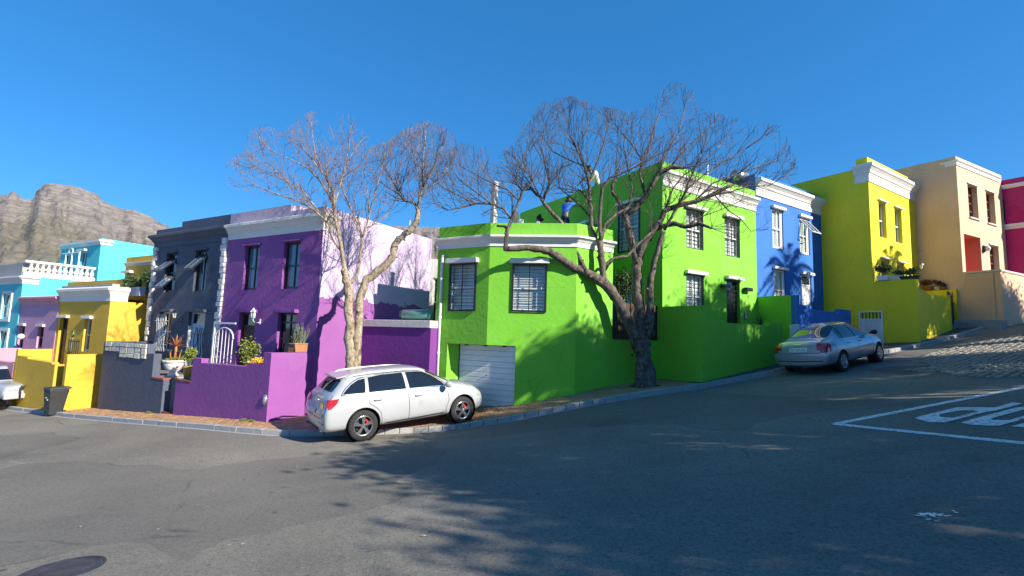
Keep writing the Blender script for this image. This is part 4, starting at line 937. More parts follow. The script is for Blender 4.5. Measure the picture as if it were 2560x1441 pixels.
# satellite dish
dp_ = at_y(1290, 548, 16.2); sd_ = thing('satellite_dish', (dp_[0], dp_[1], zroof), 'small satellite dish on the flat green roof', 'satellite dish')
q = MB(); n = 14
for i in range(4):
    r = .26*i/3
    for k in range(n):
        a = 2*math.pi*k/n; q.v.append((dp_[0]+.55*r*math.cos(a)-.2*r*r, dp_[1]+r*math.cos(a)*.84-.6*r*r, dp_[2]+.05+r*math.sin(a)))
for i in range(3):
    for k in range(n): q.f.append((i*n+k, i*n+(k+1) % n, (i+1)*n+(k+1) % n, (i+1)*n+k))
q.build('dish', M['steel'], sd_, smooth=True); MB().tube([(dp_[0], dp_[1]+.05, zroof), (dp_[0], dp_[1]+.05, dp_[2]+.05)], .02, 6).build('mast', M['steel'], sd_)
MB().tube([(dp_[0], dp_[1], dp_[2]-.15), (dp_[0]-.25, dp_[1]-.3, dp_[2]-.05)], .012, 5).build('arm', M['steel'], sd_)
MB().lathe([(.0,-.09),(.1,-.09),(.1,.05),(.0,.06)], (dp_[0]+.16, dp_[1]-.2, dp_[2]-.12), 12).build('roof_vent', M['wtrim'], sd_)

# ------------------------------------------------------------------ two storey green house
Pw = np.array([5.80, 14.40]); WRG = Wall(Pw, RD); WT2 = Wall(Pw, -TD)       # garden front (along street), side (faces left; u<0 is deeper)
H = Pw + TD*1.467; WH = Wall(H, RD); WHs = Wall(H, -TD)
uHb = 5.557
gh = thing('green_house', (H[0]+2, H[1]+2, gz(*H)), 'two storey lime green house with white cornice behind the bare tree', 'house')
zfr = 6.865; zpar = 7.72; zcr = 7.42
gwn = [WH.rect(1715,519,1759,627), WH.rect(1811,541.6,1850.6,646), (WH.u(1715.5,700), WH.u(1760,740), WH.z(1740,795), WH.z(1715.5,684)), (WH.u(1816,700), WH.u(1850.5,790), 1.75, WH.z(1816,698))]
s1 = WHs.rect(1546, 517, 1600, 625)
mb = MB(); panel(mb, WH, [(0, uHb, -1, zpar)], gwn, .18); panel(mb, WHs, [(-8.9, 0, -1, zpar)], [s1], .15)
mb.quad(WH.p(uHb,-1), WH.p(uHb,-1,-8.9), WH.p(uHb,zpar,-8.9), WH.p(uHb,zpar)); mb.quad(WH.p(uHb,-1,-8.9), WH.p(0,-1,-8.9), WH.p(0,zpar,-8.9), WH.p(uHb,zpar,-8.9)); mb.quad(WH.p(0,zpar-.2), WH.p(uHb,zpar-.2), WH.p(uHb,zpar-.2,-8.9), WH.p(0,zpar-.2,-8.9))
mb.build('wall', M['lime'], gh)
q = MB(); sweep(q, [WH.p(0,0), WH.p(uHb,0)], sprof(zcr-zfr, 1.05), zfr); q.build('cornice', M['whitep'], gh)
for r in gwn[:3]:
    window(gh, WH, r, rec=.16, frame=M['wtrim'], glass=M['glass'], mull=(.5,), rails=(.5,), blind=M['blind'], bars=9, barout=-.03, barframe=.035); lintel(gh, WH, r, M['whitep'], out=.15, th=.07)
window(gh, WHs, s1, rec=.12, frame=M['wtrim'], glass=M['glass'], mull=(.5,), rails=(.5,), blind=M['blind'], bars=10, barout=.02, barframe=.05); lintel(gh, WHs, s1, M['whitep'], out=.12)
d = panel_door(gh, WH, gwn[3], .16, M['black'], npan=(1, 2), fan=.4); lintel(gh, WH, gwn[3], M['whitep'], out=.15, th=.07)
for i in range(13): MB().wbox(WH, gwn[3][0]+.01, gwn[3][1]-.01, 1.85+i*.17, 1.862+i*.17, -.03, -.015).build('security_bar', M['black'], d)
for (a, b) in ((1800,1815),(1856,1871)):
    u0 = WH.u(a, 718); u1 = WH.u(b, 724); z = WH.z((a+b)/2, 717 if a < 1830 else 725)
    lt = thing('wall_light', WH.p((u0+u1)/2, z), ('black box wall light between the barred window and the green house door' if a < 1830 else 'black box wall light above the number plate of the green house'), 'wall light', 'box lights beside the green house door')
    MB().wbox(WH, u0, u1, z-.06, z+.07, .03, .19).build('housing', M['black'], lt, bevel=.01); MB().wbox(WH, u0+.05, u1-.05, z-.04, z+.05, .002, .03).build('base_plate', M['dkmetal'], lt); MB().wbox(WH, u0+.03, u1-.03, z-.068, z-.061, .05, .17).build('lens', M['lampglass'], lt)
# house number plate
u0 = WH.u(1863, 785); z = WH.z(1863, 788); hn = thing('number_plate', WH.p(u0, z), 'small black framed number plate beside the green house door', 'sign')
MB().wbox(WH, u0-.08, u0+.08, z-.17, z+.17, .003, .02).build('frame', M['black'], hn); MB().wbox(WH, u0-.055, u0+.055, z-.14, z+.14, .02, .024).build('plate', M['wtrim'], hn)
q = MB(); q.wbox(WH, u0-.012, u0+.012, z-.09, z+.10, .024, .028); q.wbox(WH, u0-.035, u0-.012, z+.05, z+.10, .024, .028); q.build('numeral', M['black'], hn)
# vent pole on the green roof
vp = WH.p(3.9, zpar-.2, -1.0); vt = thing('vent_pipe', vp, 'thin white vent pipe on the green house roof', 'vent pipe'); MB().tube([vp, (vp[0], vp[1], zpar+.95)], .03, 8).build('pipe', M['steel'], vt); MB().lathe([(.05,0),(.05,.06),(.0,.09)], (vp[0], vp[1], zpar+.95), 8).build('cap', M['steel'], vt)
# small white canopy frame on the low roof
wcn = WHs.off(.02); u0 = wcn.u(1443, 575); u1 = wcn.u(1500, 560); z0 = wcn.z(1470, 568)
cn = thing('roof_canopy', wcn.p((u0+u1)/2, z0), 'white framed lean to canopy on the low green roof', 'canopy'); MB().wprism(wcn, [(u0, z0-.12), (u1, z0-.03), (u1, z0+.05), (u0, z0-.04)], .0, .7).build('cover', M['wtrim'], cn); MB().wbox(wcn, u0+.1, u0+.18, zroof, z0-.1, .6, .66).build('post', M['wtrim'], cn); MB().wbox(wcn, u1-.2, u1-.12, zroof, z0-.04, .6, .66).build('post', M['wtrim'], cn)

gg = thing('green_garden_wall', (Pw[0]+1, Pw[1]+.8, gz(*Pw)), 'lime green plastered garden wall on the street behind the silver car', 'garden wall')
zs_ = WT2.z(1720, 766); zw0 = WRG.z(1760, 764); zw1 = WRG.z(1790, 796.5); zw2 = WRG.z(1870, 811); zpl = WRG.z(1940, 807); ua, ub, ucx, ud, ue = WRG.u(1766,780), WRG.u(1809,800), WRG.u(1924,815), WRG.u(1957.5,830), 0
MB().wprism(WRG, [(0,-1),(ud,-1),(ud,zpl),(ucx,zpl),(ucx,zw2),(ub,zw2),(ub,zw1),(ua,zw1),(ua,zw0),(0,zw0)], -.22, 0).build('front_wall', M['lime'], gg, bevel=.006)
MB().wbox(WT2, -1.5, -.15, -1, zw0-.002, -.22, -.002).build('side_wall', M['lime'], gg)
MB().wbox(WH, .1, uHb, -1, 1.62, .002, 1.24).build('yard_floor', M['kerb'], gg)
# street wall between the corner building and the house
uc2 = float((WT2.p(-1.8, 0)[:2]-WR1.o) @ WR1.d); zlw = WR1.z(1560, 850)
ln = thing('green_low_wall', WR1.p((uR1+uc2)/2, 0.3), 'low lime green wall under the brown steel panel behind the tree', 'garden wall')
MB().wbox(WR1, uR1+.003, uc2+.1, -1, zlw, -.25, -.002).build('wall', M['lime'], ln); 
tp = MB().tube([WR1.p(WR1.u(1578, 888), WR1.z(1578, 888), -.02), WR1.p(WR1.u(1578, 888), WR1.z(1578, 888), .06)], .022, 8).build('tap', M['brown'], ln); MB().tube([WR1.p(WR1.u(1578,888), WR1.z(1578,888)+.03, .05), WR1.p(WR1.u(1578,888), WR1.z(1578,888)-.06, .06)], .014, 6).build('spout', M['brown'], tp)
bp = thing('steel_panel', WR1.p((uR1+uc2)/2, zlw), 'dark brown steel screen panel standing on the low green wall', 'panel')
zbp = WR1.z(1560, 757); MB().wbox(WR1, uR1+.006, uc2+.05, zlw+.003, zbp, -.20, -.16).build('sheet', M['brown'], bp)
for k in range(3): MB().wbox(WR1, uR1+.02+k*(uc2-uR1)/2.4, uR1+.06+k*(uc2-uR1)/2.4, zlw+.003, zbp+.02, -.16, -.13).build('stile', M['brown'], bp)
for i in range(11):
    u = uR1+.06+(uc2-uR1)*i/11+random.uniform(-.03, .03); MB().tube([WR1.p(u, zbp-.2, -.22), WR1.p(u+random.uniform(-.02,.02), zbp+random.uniform(.6, 1.1), -.22)], .013, 5).build('rod', M['dkmetal'], bp)
wgt = WR1.off(-1.3); u0, u1 = wgt.u(1552, 700), wgt.u(1606, 700); z1 = wgt.z(1580, 701)
wgx = thing('white_gate', wgt.p(u0, zlw), 'white boarded side gate behind the brown steel panel', 'gate')
for i in range(6): MB().wbox(wgt, u0+(u1-u0)*i/6+.006, u0+(u1-u0)*(i+1)/6-.006, .6, z1-.08, -.03, 0).build('board', M['wtrim'], wgx)
MB().wbox(wgt, u0-.05, u1+.05, z1-.078, z1, -.04, .02).build('top_rail', M['wtrim'], wgx)

# ------------------------------------------------------------------ blue house
bh = thing('blue_house', WH.p(8, 1.0, -2), 'two storey blue house with white cornice and white windows', 'house')
u0, u1 = uHb+.003, 10.86; zfb = WH.z(1960, 510.5); zcb = WH.z(1960, 468); zpb = zcb+.12
bwn = [WH.rect(1929.6,520,1959.4,625), WH.rect(1998,542,2025,639), (WH.u(1934,690), WH.u(1964,720), 2.95, WH.z(1934,672.5)), (WH.u(2004,700), WH.u(2030,750), WH.z(2004,766)-.25, WH.z(2004,686))]
mb = MB(); panel(mb, WH, [(u0, u1, -1, zpb)], bwn, .14); mb.quad(WH.p(u0,zpb-.3), WH.p(u1,zpb-.3), WH.p(u1,zpb-.3,-8), WH.p(u0,zpb-.3,-8)); mb.quad(WH.p(u0,-1,-8), WH.p(u0,-1), WH.p(u0,zpb), WH.p(u0,zpb,-8)); mb.quad(WH.p(u1,-1,-8), WH.p(u0,-1,-8), WH.p(u0,zpb,-8), WH.p(u1,zpb,-8))
mb.build('wall', M['blue'], bh)
q = MB(); sweep(q, [WH.p(u0,0), WH.p(u1-.002,0)], sprof(zcb-zfb, 1.3), zfb); q.build('cornice', M['whitep'], bh)
MB().wbox(WH, u0+1.9, u1-.01, zpb, zpb+.22, -.5, -.25).build('parapet', M['blue'], bh)
for i, r in enumerate(bwn[:3]):
    w = window(bh, WH, r, rec=.10, fw=.07, frame=M['wtrim'], glass=M['glass'], mull=(.5,), rails=(.5,), blind=M['blind']); lintel(bh, WH, r, M['whitep'], out=.13, th=.06); 
    q = MB(); q.wbox(WH, r[1]-.15, r[1]-.004, r[2]+.01, r[3]-.01, -.10, -.06); q.build('shutter_box', M['wtrim'], w)
    if i == 1: awning(w, WH, r[0]+.02, r[1]-.02, r[3]-.08, .88, R_(38), rec=.05)
panel_door(bh, WH, bwn[3], .09, M['wtrim'], npan=(1, 2), fan=.45); lintel(bh, WH, bwn[3], M['whitep'], out=.13, th=.06)
lantern(WH, WH.u(2003, 700), WH.z(2003, 693), 'white wall lantern beside the white door of the blue house', mat=M['wtrim'], out=.3)
# water tank on the blue roof
tk = WH.p(u0+.35, zpb, -1.0); wt = thing('roof_tank', tk, 'dark blue hump with pale tank on the blue house roof edge', 'tank'); MB().wprism(WH, [(u0-1.3,zpb-.3),(u0+.5,zpb-.3),(u0+.5,zpb+.25),(u0+.1,zpb+.25),(u0-.9,zpb-.05)], -1.6, -1.0).build('housing', M['blue'], wt); MB().tube([WH.p(u0-.45, zpb+.03, -.6), WH.p(u0+.25, zpb+.06, -.6)], .22, 14).build('tank', M['steel'], wt, smooth=True)
bg = thing('blue_garden_wall', WRG.p(7, 1.2), 'dark blue garden wall beside the green return wall', 'garden wall')
ua, ub, uc_, ud, ue = WRG.u(1990,760), WRG.u(1999,760), WRG.u(2029,770), WRG.u(2100,780), WRG.u(2128,790)
zA, zB_, zC, zD = WRG.z(1995,738), WRG.z(2010,763), WRG.z(2065,778), WRG.z(2114,774.5)
MB().wprism(WRG, [(ua+.01,-1),(ue,-1),(ue,zD),(ud,zD),(ud,zC),(uc_,zC),(uc_,zB_),(ub,zB_),(ub,zA),(ua+.01,zA)], -.2, -.003).build('front_wall', M['blue'], bg, bevel=.015)
WBr = Wall(WH.p(uHb, 0)[:2], -TD); grw = MB().wbox(WBr, 0.005, 1.46, -1, WBr.z(1940, 740), -.2, 0).build('return_wall', M['lime'], bg); grw['label'] = 'lime green painted return wall facing the green yard'
MB().wbox(WH, uHb+.3, 10.85, -1, 1.95, .002, 1.24).build('yard_floor', M['kerb'], bg)
for i in range(3): MB().wbox(WRG, ua-.05-i*.16-.13, ua-.05-i*.16, gz(*WRG.p(ua,0)[:2])+.1, WRG.z(1988,811)+.0-.02*i, .0, .12).build('service_box', M['wtrim'], bg)

# ------------------------------------------------------------------ yellow house
BE = np.array(WH.p(10.863, 0)[:2]); WYs = Wall(BE, -TD); Yc = np.array(WYs.p(1.934, 0)[:2]); WYF = Wall(Yc, RD)
yh = thing('yellow_house', (Yc[0]+2, Yc[1]+1.5, gz(*Yc)), 'tall bright yellow house with olive shaded side and white cornice', 'house')
uY = 5.03; zfy = 8.68; zcy = WYF.z(2178, 411); zpy = WYF.z(2171, 400); zsd = 9.36
yw = [WYF.rect(2195.4,501.8,2217.9,597.6), WYF.rect(2235.6,519,2257.4,610.7), (WYF.u(2202.5,660), WYF.u(2224,680), 3.75, WYF.z(2202,645.6)), (WYF.u(2243,670), WYF.u(2261.4,690), 3.75, WYF.z(2243,656))]
mb = MB(); panel(mb, WYF, [(0, uY, -1, zsd)], yw, .22); panel(mb, WYs, [(-6, 1.934, -1, zsd)]); mb.quad(WYF.p(uY,-1), WYF.p(uY,-1,-8), WYF.p(uY,zsd,-8), WYF.p(uY,zsd)); mb.quad(WYF.p(0,zsd-.02), WYF.p(uY,zsd-.02), WYF.p(uY,zsd-.02,-8), WYF.p(0,zsd-.02,-8)); mb.quad(WYF.p(uY,-1,-8), WYF.p(0,-1,-8), WYF.p(0,zsd,-8), WYF.p(uY,zsd,-8))
mb.build('wall', M['yellow'], yh)
q = MB(); sweep(q, [WYF.p(0,0,-.5), WYF.p(0,0), WYF.p(uY-.002,0)], sprof(zcy-zfy, 1.25), zfy); q.build('cornice', M['whitep'], yh)
MB().wbox(WYF, .02, uY-.6, zsd, zpy+.12, -.45, -.02).build('parapet', M['yellow'], yh)
for r in yw:
    window(yh, WYF, r, rec=.19, frame=M['wtrim'], glass=M['glass'], mull=(), rails=(.5,), curtain=M['curtain']); MB().wbox(WYF, r[0]-.06, r[1]+.06, r[3]+.004, r[3]+.07, .003, .10).build('lintel', M['whitep'], yh, bevel=.006)
yg = thing('yellow_garden_wall', WYs.p(2.6, 1.4), 'olive yellow retaining wall with sun patches and a white gate', 'garden wall')
Yr = WYs.u(2294, 780); zyr = WYs.z(2240, 701); WYR = Wall(WYs.p(Yr, 0)[:2], RD)
gr = WYs.rect(2147, 779, 2212, 870)
mb = MB(); panel(mb, WYs, [(1.936, Yr-.2195, -1, zyr)], []); mb.build('side_wall', M['yellow'], yg)
ua, ub, uc_, ud = WYR.u(2298,715), WYR.u(2319,735), WYR.u(2367,745), WYR.u(2377,760)
zA, zB_, zC, zD = zyr, WYR.z(2305,725), WYR.z(2345,741), WYR.z(2372,738)
MB().wprism(WYR, [(.0,-.5),(ud,-.5),(ud,zD),(uc_,zD),(uc_,zC),(ub,zC+.03),(ub,zB_-.1),(ua,zB_),(ua,zA),(.0,zA)], -.22, .0).build('front_wall', M['yellow'], yg)
MB().wbox(WYF, .22, uY, -1, 3.72, .0, Yr-1.934-.22).build('yard_floor', M['kerb'], yg)
MB().wbox(WYs, 1.94, Yr-.01, zyr-.0, zyr+.004, -.21, -.002).build('coping', M['yellow'], yg)
# far return wall of the plot and its dark gate
YE = np.array(WYF.p(uY, 0)[:2]); WYe = Wall(YE + TD*0, -TD).off(.12); uR_ = WYe.u(2391, 730); zR = WYe.z(2375, 725)
MB().wbox(WYe, .0, uR_, -.5, zR, -.11, 0).build('return_wall', M['yellow'], yg)
wdg = Wall(WYR.p(ud+.02, 0)[:2], RD).off(-.1); ygt = thing('wooden_gate', wdg.p(.3, 2.2), 'dark slatted wooden gate at the end of the yellow garden wall', 'gate'); z1 = wdg.z(2380, 731); z0 = wdg.z(2388, 810)
for i in range(5): MB().wbox(wdg, .02+i*.13, .13+i*.13, z0, z1, -.02, .015).build('gate_board', M['wood'], ygt)
for z in (z0+.25, z0+(z1-z0)*.62, z1-.2): MB().wbox(wdg, .0, .68, z, z+.06, .016, .04).build('gate_rail', M['wood'], ygt)
# white steel service gate let into the olive side wall
sg_ = thing('service_gate', WYs.p((gr[0]+gr[1])/2, 1.3), 'white steel service gate in the olive yellow side wall', 'gate'); z0, z1 = .9, gr[3]
MB().wbox(WYs, gr[0], gr[0]+.06, z0, z1, .003, .06).build('gate_post', M['wtrim'], sg_); MB().wbox(WYs, gr[1]-.06, gr[1], z0, z1, .003, .06).build('gate_post', M['wtrim'], sg_); MB().wbox(WYs, gr[0]+.06, gr[1]-.06, z1-.05, z1, .003, .055).build('top_rail', M['wtrim'], sg_)
zr = z1-.32; MB().wbox(WYs, gr[0]+.06, gr[1]-.06, zr-.05, zr, .003, .055).build('middle_rail', M['wtrim'], sg_)
for i in range(6): MB().wbox(WYs, gr[0]+.14+i*(gr[1]-gr[0]-.24)/5-.016, gr[0]+.14+i*(gr[1]-gr[0]-.24)/5+.016, zr, z1-.05, .01, .04).build('gate_bar', M['dkmetal'], sg_)
nbp = 8
for i in range(nbp):
    a = gr[0]+.06+(gr[1]-gr[0]-.12)*i/nbp; b = gr[0]+.06+(gr[1]-gr[0]-.12)*(i+1)/nbp; MB().wbox(WYs, a+.004, b-.004, z0, zr-.05, .006, .035+.008*(i % 2)).build('gate_sheet', M['wtrim'], sg_)
lantern(WYF, WYF.u(2283, 690)-.1, WYF.z(2281, 675)+.1, 'black lantern on a bracket at the yellow house corner', out=.35)

# ------------------------------------------------------------------ peach house
WPs = Wall(YE, -TD); Pc = np.array(WPs.p(1.60, 0)[:2]); WP = Wall(Pc, PD)
pk = thing('peach_house', (Pc[0]+2, Pc[1]+2, gz(*Pc)), 'tall peach house with tan side wall and recessed porch', 'house')
uPk = 5.0; zfp = 10.05; zcp = WP.z(2440, 420); zpp = WP.z(2387, 390)
pwn = [WP.rect(2418,459,2447.6,550), WP.rect(2463.7,477,2491,564), (WP.u(2412,630), WP.u(2453.5,640), 4.75, WP.z(2412,585)), (WP.u(2474.5,640), WP.u(2499,660), 5.0, WP.z(2474,612))]
mb = MB(); panel(mb, WP, [(0, uPk, -1, zpp)], pwn[:2]+[pwn[3]], .3) if False else panel(mb, WP, [(0, uPk, -1, zpp)], [pwn[0]+(.3,), pwn[1]+(.3,), pwn[2]+(.01,), pwn[3]+(.3,)])
panel(mb, WPs, [(-6, 1.60, -1, zpp)]); mb.quad(WP.p(uPk,-1), WP.p(uPk,-1,-8), WP.p(uPk,zpp,-8), WP.p(uPk,zpp)); mb.quad(WP.p(0,zpp-.1), WP.p(uPk,zpp-.1), WP.p(uPk,zpp-.1,-8), WP.p(0,zpp-.1,-8)); mb.quad(WP.p(uPk,-1,-8), WP.p(0,-1,-8), WP.p(0,zpp,-8), WP.p(uPk,zpp,-8))
mb.build('wall', M['peach'], pk)
q = MB(); sweep(q, [WP.p(0,0,-.55), WP.p(0,0), WP.p(uPk-.3,0)], [(0,0),(.035,0),(.035,.15),(.06,.17),(.10,.21),(.10,.25),(0,.27)], zfp); q.build('cornice', M['whitep'], pk)
r = pwn[2]; q = MB(); a, b, c, d_ = r; D_ = 1.5
q.quad(WP.p(a,c,-.012), WP.p(a,d_,-.012), WP.p(a,d_,-D_), WP.p(a,c,-D_)); q.quad(WP.p(b,d_,-.012), WP.p(b,c,-.012), WP.p(b,c,-D_), WP.p(b,d_,-D_)); q.quad(WP.p(a,d_,-.012), WP.p(b,d_,-.012), WP.p(b,d_,-D_), WP.p(a,d_,-D_)); q.quad(WP.p(a,c,-D_), WP.p(b,c,-D_), WP.p(b,d_,-D_), WP.p(a,d_,-D_)); q.quad(WP.p(b,c,-.012), WP.p(a,c,-.012), WP.p(a,c,-D_), WP.p(b,c,-D_))
q.build('porch', M['salmon'], pk)['label'] = 'salmon red recessed porch'
for r in (pwn[0], pwn[1], pwn[3]):
    window(pk, WP, r, rec=.26, frame=M['redwood'], glass=M['glass'], mull=(.5,), rails=(.25, .5, .75), curtain=M['curtain']); MB().wbox(WP, r[0]-.04, r[1]+.04, r[3]+.003, r[3]+.05, .003, .06).build('lintel', M['whitep'], pk); sill(pk, WP, r, M['whitep'])
lb = WP.p(WP.u(2458, 623), WP.z(2458, 623), .16); ll = thing('bulkhead_lamp', WP.p(WP.u(2458, 623), WP.z(2458,623)), 'black bulkhead lamp on the peach wall beside the porch', 'lamp'); MB().wbox(WP, WP.u(2458,623)-.1, WP.u(2458,623)+.1, lb[2]-.16, lb[2]+.16, .003, .06).build('base', M['black'], ll); MB().lathe([(.07,-.12),(.11,0),(.07,.12),(.0,.15)], lb, 8).build('glass', M['lampglass'], ll)
pg = thing('peach_garden_wall', WPs.p(2.3, 3.0), 'peach retaining wall with pale coping beside the steps', 'garden wall')
Pr = WPs.u(2505, 740); zpr = WPs.z(2450, 677.5); WPR = Wall(WPs.p(Pr, 0)[:2], PD)
mb = MB(); panel(mb, WPs, [(1.602, Pr-.2195, -1, zpr)]); mb.build('side_wall', M['peach'], pg)
MB().wbox(WPR, .0, 5.6, -1, zpr-.001, -.22, .0).build('front_wall', M['peach'], pg)
q = MB(); sweep(q, [WPs.p(1.7,0), WPs.p(Pr,0), WPR.p(5.6,0)], [(0,0),(.03,0),(.05,.04),(.05,.09),(-.22,.1)], zpr-.09); q.build('coping', M['whited'], pg)
MB().wbox(WP, .1, uPk, -1, 4.72, .002, Pr-1.6-.22).build('yard_floor', M['kerb'], pg)
q = MB(); 
for i in range(4): MB().prism([tuple(np.array(WPs.p(1.3, 0)[:2])+RD*(-.5-.05*i)+PD*0-TD*0), tuple(np.array(WPs.p(1.3,0)[:2])), tuple(np.array(WPs.p(Pr+.1, 0)[:2])), tuple(np.array(WPs.p(Pr+.1-.3*i, 0)[:2])+RD*(-.75+.16*i))], gz(*WPs.p(2,0)[:2])-.2, gz(*WPs.p(2.2,0)[:2])+.14+.07*i).build('step', M['kerb'], pg)
# ------------------------------------------------------------------ magenta house
PE = np.array(WP.p(uPk, 0)[:2]); WMg = Wall(PE, -TD)
mg = thing('magenta_house', (PE[0]+2, PE[1]+1, gz(*PE)), 'magenta house with white bands at the top of the street', 'house')
zt = WMg.z(2530, 447); b0, b1 = WMg.z(2530, 465), WMg.z(2530, 460.5-3); w_ = (WMg.u(2509,560)-.05, WMg.u(2515,560)+.0, WMg.z(2513,552), WMg.z(2511,497))
uMe = WMg.u(2560, 640)+.25; print('magenta protrusion', uMe)
mb = MB(); panel(mb, WMg, [(-6, uMe, -1, zt)], [w_], .15); mb.quad(WMg.p(uMe,-1), WMg.p(uMe,-1,-6), WMg.p(uMe,zt,-6), WMg.p(uMe,zt)); mb.quad(WMg.p(-6,zt-.1), WMg.p(uMe,zt-.1), WMg.p(uMe,zt-.1,-6), WMg.p(-6,zt-.1,-6)); mb.quad(WMg.p(uMe,-1,-6), WMg.p(-6,-1,-6), WMg.p(-6,zt,-6), WMg.p(uMe,zt,-6)); mb.build('wall', M['magenta'], mg)
window(mg, WMg, w_, frame=M['wood'], glass=M['glassd'])
za, zb2 = WMg.z(2530, 470), WMg.z(2530, 461); q = MB(); sweep(q, [WMg.p(-6,0), WMg.p(uMe,0), WMg.p(uMe,0,-5)], [(0,0),(.05,0),(.12,(zb2-za)*.7),(.12,zb2-za),(0,zb2-za+.02)], za); q.build('cornice', M['whitep'], mg)
za, zb2 = WMg.z(2530, 573), WMg.z(2530, 560.5); q = MB(); sweep(q, [WMg.p(-6,0), WMg.p(uMe,0), WMg.p(uMe,0,-5)], [(0,0),(.04,0),(.04,(zb2-za)*.4),(.09,(zb2-za)*.5),(.09,zb2-za),(0,zb2-za+.02)], za); q.build('band', M['whitep'], mg)
# ------------------------------------------------------------------ bare street trees
def bark(name, c1, c2, c3):
    m, t, b = _nt(name)
    n = noise(t, pos(t, (1, 1, .55)), 9, 6, .65); c = ramp(t, n, [(.34, c1), (.47, c2), (.64, c3)])
    c = mixc(t, ramp(t, noise(t, pos(t), 26, 3), [(.36, (.75,)*3), (.45, (0,0,0))]), c, sc(c1, .5)); t.links.new(c, b.inputs['Base Color']); b.inputs['Roughness'].default_value = .9
    bump(t, b, n, .9, .04); bump(t, b, noise(t, pos(t), 40, 4), .6, .012); return m
M['bark1'] = bark('pale_flaking_bark', (.10,.065,.04), (.30,.235,.16), (.44,.37,.28)); M['bark2'] = bark('grey_brown_bark', (.04,.028,.022), (.105,.08,.064), (.20,.165,.138))
M['twig'] = simple('brown_grey_twig', (.17,.115,.092), .9, var=.3, vs=3)
M['twig2'] = simple('grey_twig', (.105,.078,.066), .9, var=.3, vs=3)

def px_poly(poly, x, y): return in_poly([np.array(p) for p in poly], x, y)
class Bare:
    def __init__(s, Y, crop, scale, poly, seed, twig_r=.0065):
        s.Y = Y; s.o = crop; s.k = scale; s.poly = [(crop[0]+a/scale, crop[1]+b/scale) for a, b in poly]; cx = sum(q[0] for q in s.poly)/len(s.poly); cy = sum(q[1] for q in s.poly)/len(s.poly); s.poly = [(cx+(x-cx)*1.05, cy+(y-cy)*1.05) for x, y in s.poly]; s.limbs = MB(); s.tw = MB(); s.nodes = []; s.rng = random.Random(seed); s.tr = twig_r
    def pt(s, a, b, dy=0.0): return Vector(at_y(s.o[0]+a/s.k, s.o[1]+b/s.k, s.Y+dy))
    def limb(s, pts, w, dy=(0, 0), spawn=1.0, n=8, start=0.0, mb=None):
        """pts in crop pixels, widths in crop pixels; dy: depth offset from first to last point"""
        m = len(pts); P = []; Rr = []
        if not hasattr(w, '__len__'): w = [w]*m
        if len(w) == 2: w = [w[0]+(w[1]-w[0])*i/(m-1) for i in range(m)]
        for i, (a, b) in enumerate(pts):
            k = i/(m-1); P.append(s.pt(a, b, dy[0]+(dy[1]-dy[0])*k)); Rr.append(w[i]/s.k/FPX*s.Y/2*1.02)
        # densify with slight wobble
        Q = []; q = []
        for i in range(m-1):
            for t in (0, .34, .67):
                p = P[i].lerp(P[i+1], t); r = Rr[i]+(Rr[i+1]-Rr[i])*t
                if t: p = p+Vector((s.rng.gauss(0, 1), s.rng.gauss(0, 1), s.rng.gauss(0, 1)))*min(.025, r*.16)
                Q.append(p); q.append(r*(1+s.rng.uniform(-.07, .10)))
        Q.append(P[-1]); q.append(Rr[-1])
        (mb or s.limbs).tube(Q, q, n, rough=.06)
        # pruned knobs
        for i in range(2, len(Q)-1):
            if q[i] > .045 and s.rng.random() < .28:
                d = Vector((s.rng.gauss(0, 1), s.rng.gauss(0, 1), s.rng.gauss(0, 1))).normalized(); (mb or s.limbs).tube([Q[i], Q[i]+d*q[i]*1.25, Q[i]+d*q[i]*1.6], [q[i]*.5, q[i]*.34, q[i]*.2], 6)
        if spawn > 0:
            L = len(Q)
            for i in range(L):
                if i/(L-1) >= start: s.nodes.append((Q[i], (Q[min(i+1, L-1)]-Q[max(i-1, 0)]).normalized(), q[i], spawn))
            s.nodes.append((Q[-1], (Q[-1]-Q[-2]).normalized(), q[-1], spawn*4))
    def ok(s, p):
        x, y = proj(p); return px_poly(s.poly, x, y)
    def shoot(s, p, d, L, r, lv, up=.30):
        n = max(3, int(L/.16)); st = L/n; pts = [p.copy()]; rr = [r]; rng = s.rng; curl = Vector((rng.gauss(0, 1), rng.gauss(0, 1), rng.gauss(0, .5)))*.035
        for i in range(n):
            d = (d+Vector((rng.gauss(0, .10), rng.gauss(0, .10), rng.gauss(0, .08)))+curl*.5+Vector((0, 0, up*.22))).normalized(); p = p+d*st
            if not s.ok(p) or (lv == 0 and rng.random() < .04): break
            pts.append(p.copy()); rr.append(max(s.tr*.55, r*(1-.78*(i+1)/n)))
            if lv > 0 and rng.random() < (.62 if lv > 1 else .55):
                ax = Vector((rng.gauss(0, 1), rng.gauss(0, 1), rng.gauss(0, 1))); ax = (ax-d*ax.dot(d)).normalized(); a = R_(rng.uniform(22, 50)); s.shoot(p, d*math.cos(a)+ax*math.sin(a), L*rng.uniform(.42, .72)*(1-.35*i/n), max(s.tr*.8, rr[-1]*.72), lv-1, up)
        if len(pts) > 1: s.tw.tube(pts, rr, 4 if r > .012 else 3, cap=False)
    def grow(s, dens, L=1.25, lv=2, up=.3):
        for p, d, r, w in s.nodes:
            k = dens*w; n = int(k)+(s.rng.random() < k-int(k))
            for _ in range(n):
                ax = Vector((s.rng.gauss(0, 1), s.rng.gauss(0, 1), s.rng.gauss(0, .6))); ax = (ax-d*ax.dot(d)).normalized(); a = R_(s.rng.uniform(18, 65)); dd = (d*math.cos(a)+ax*math.sin(a)+Vector((0, 0, .35))).normalized()
                s.shoot(p, dd, L*s.rng.uniform(.6, 1.25), min(r*.55, s.rng.uniform(.010, .018)), lv, up)

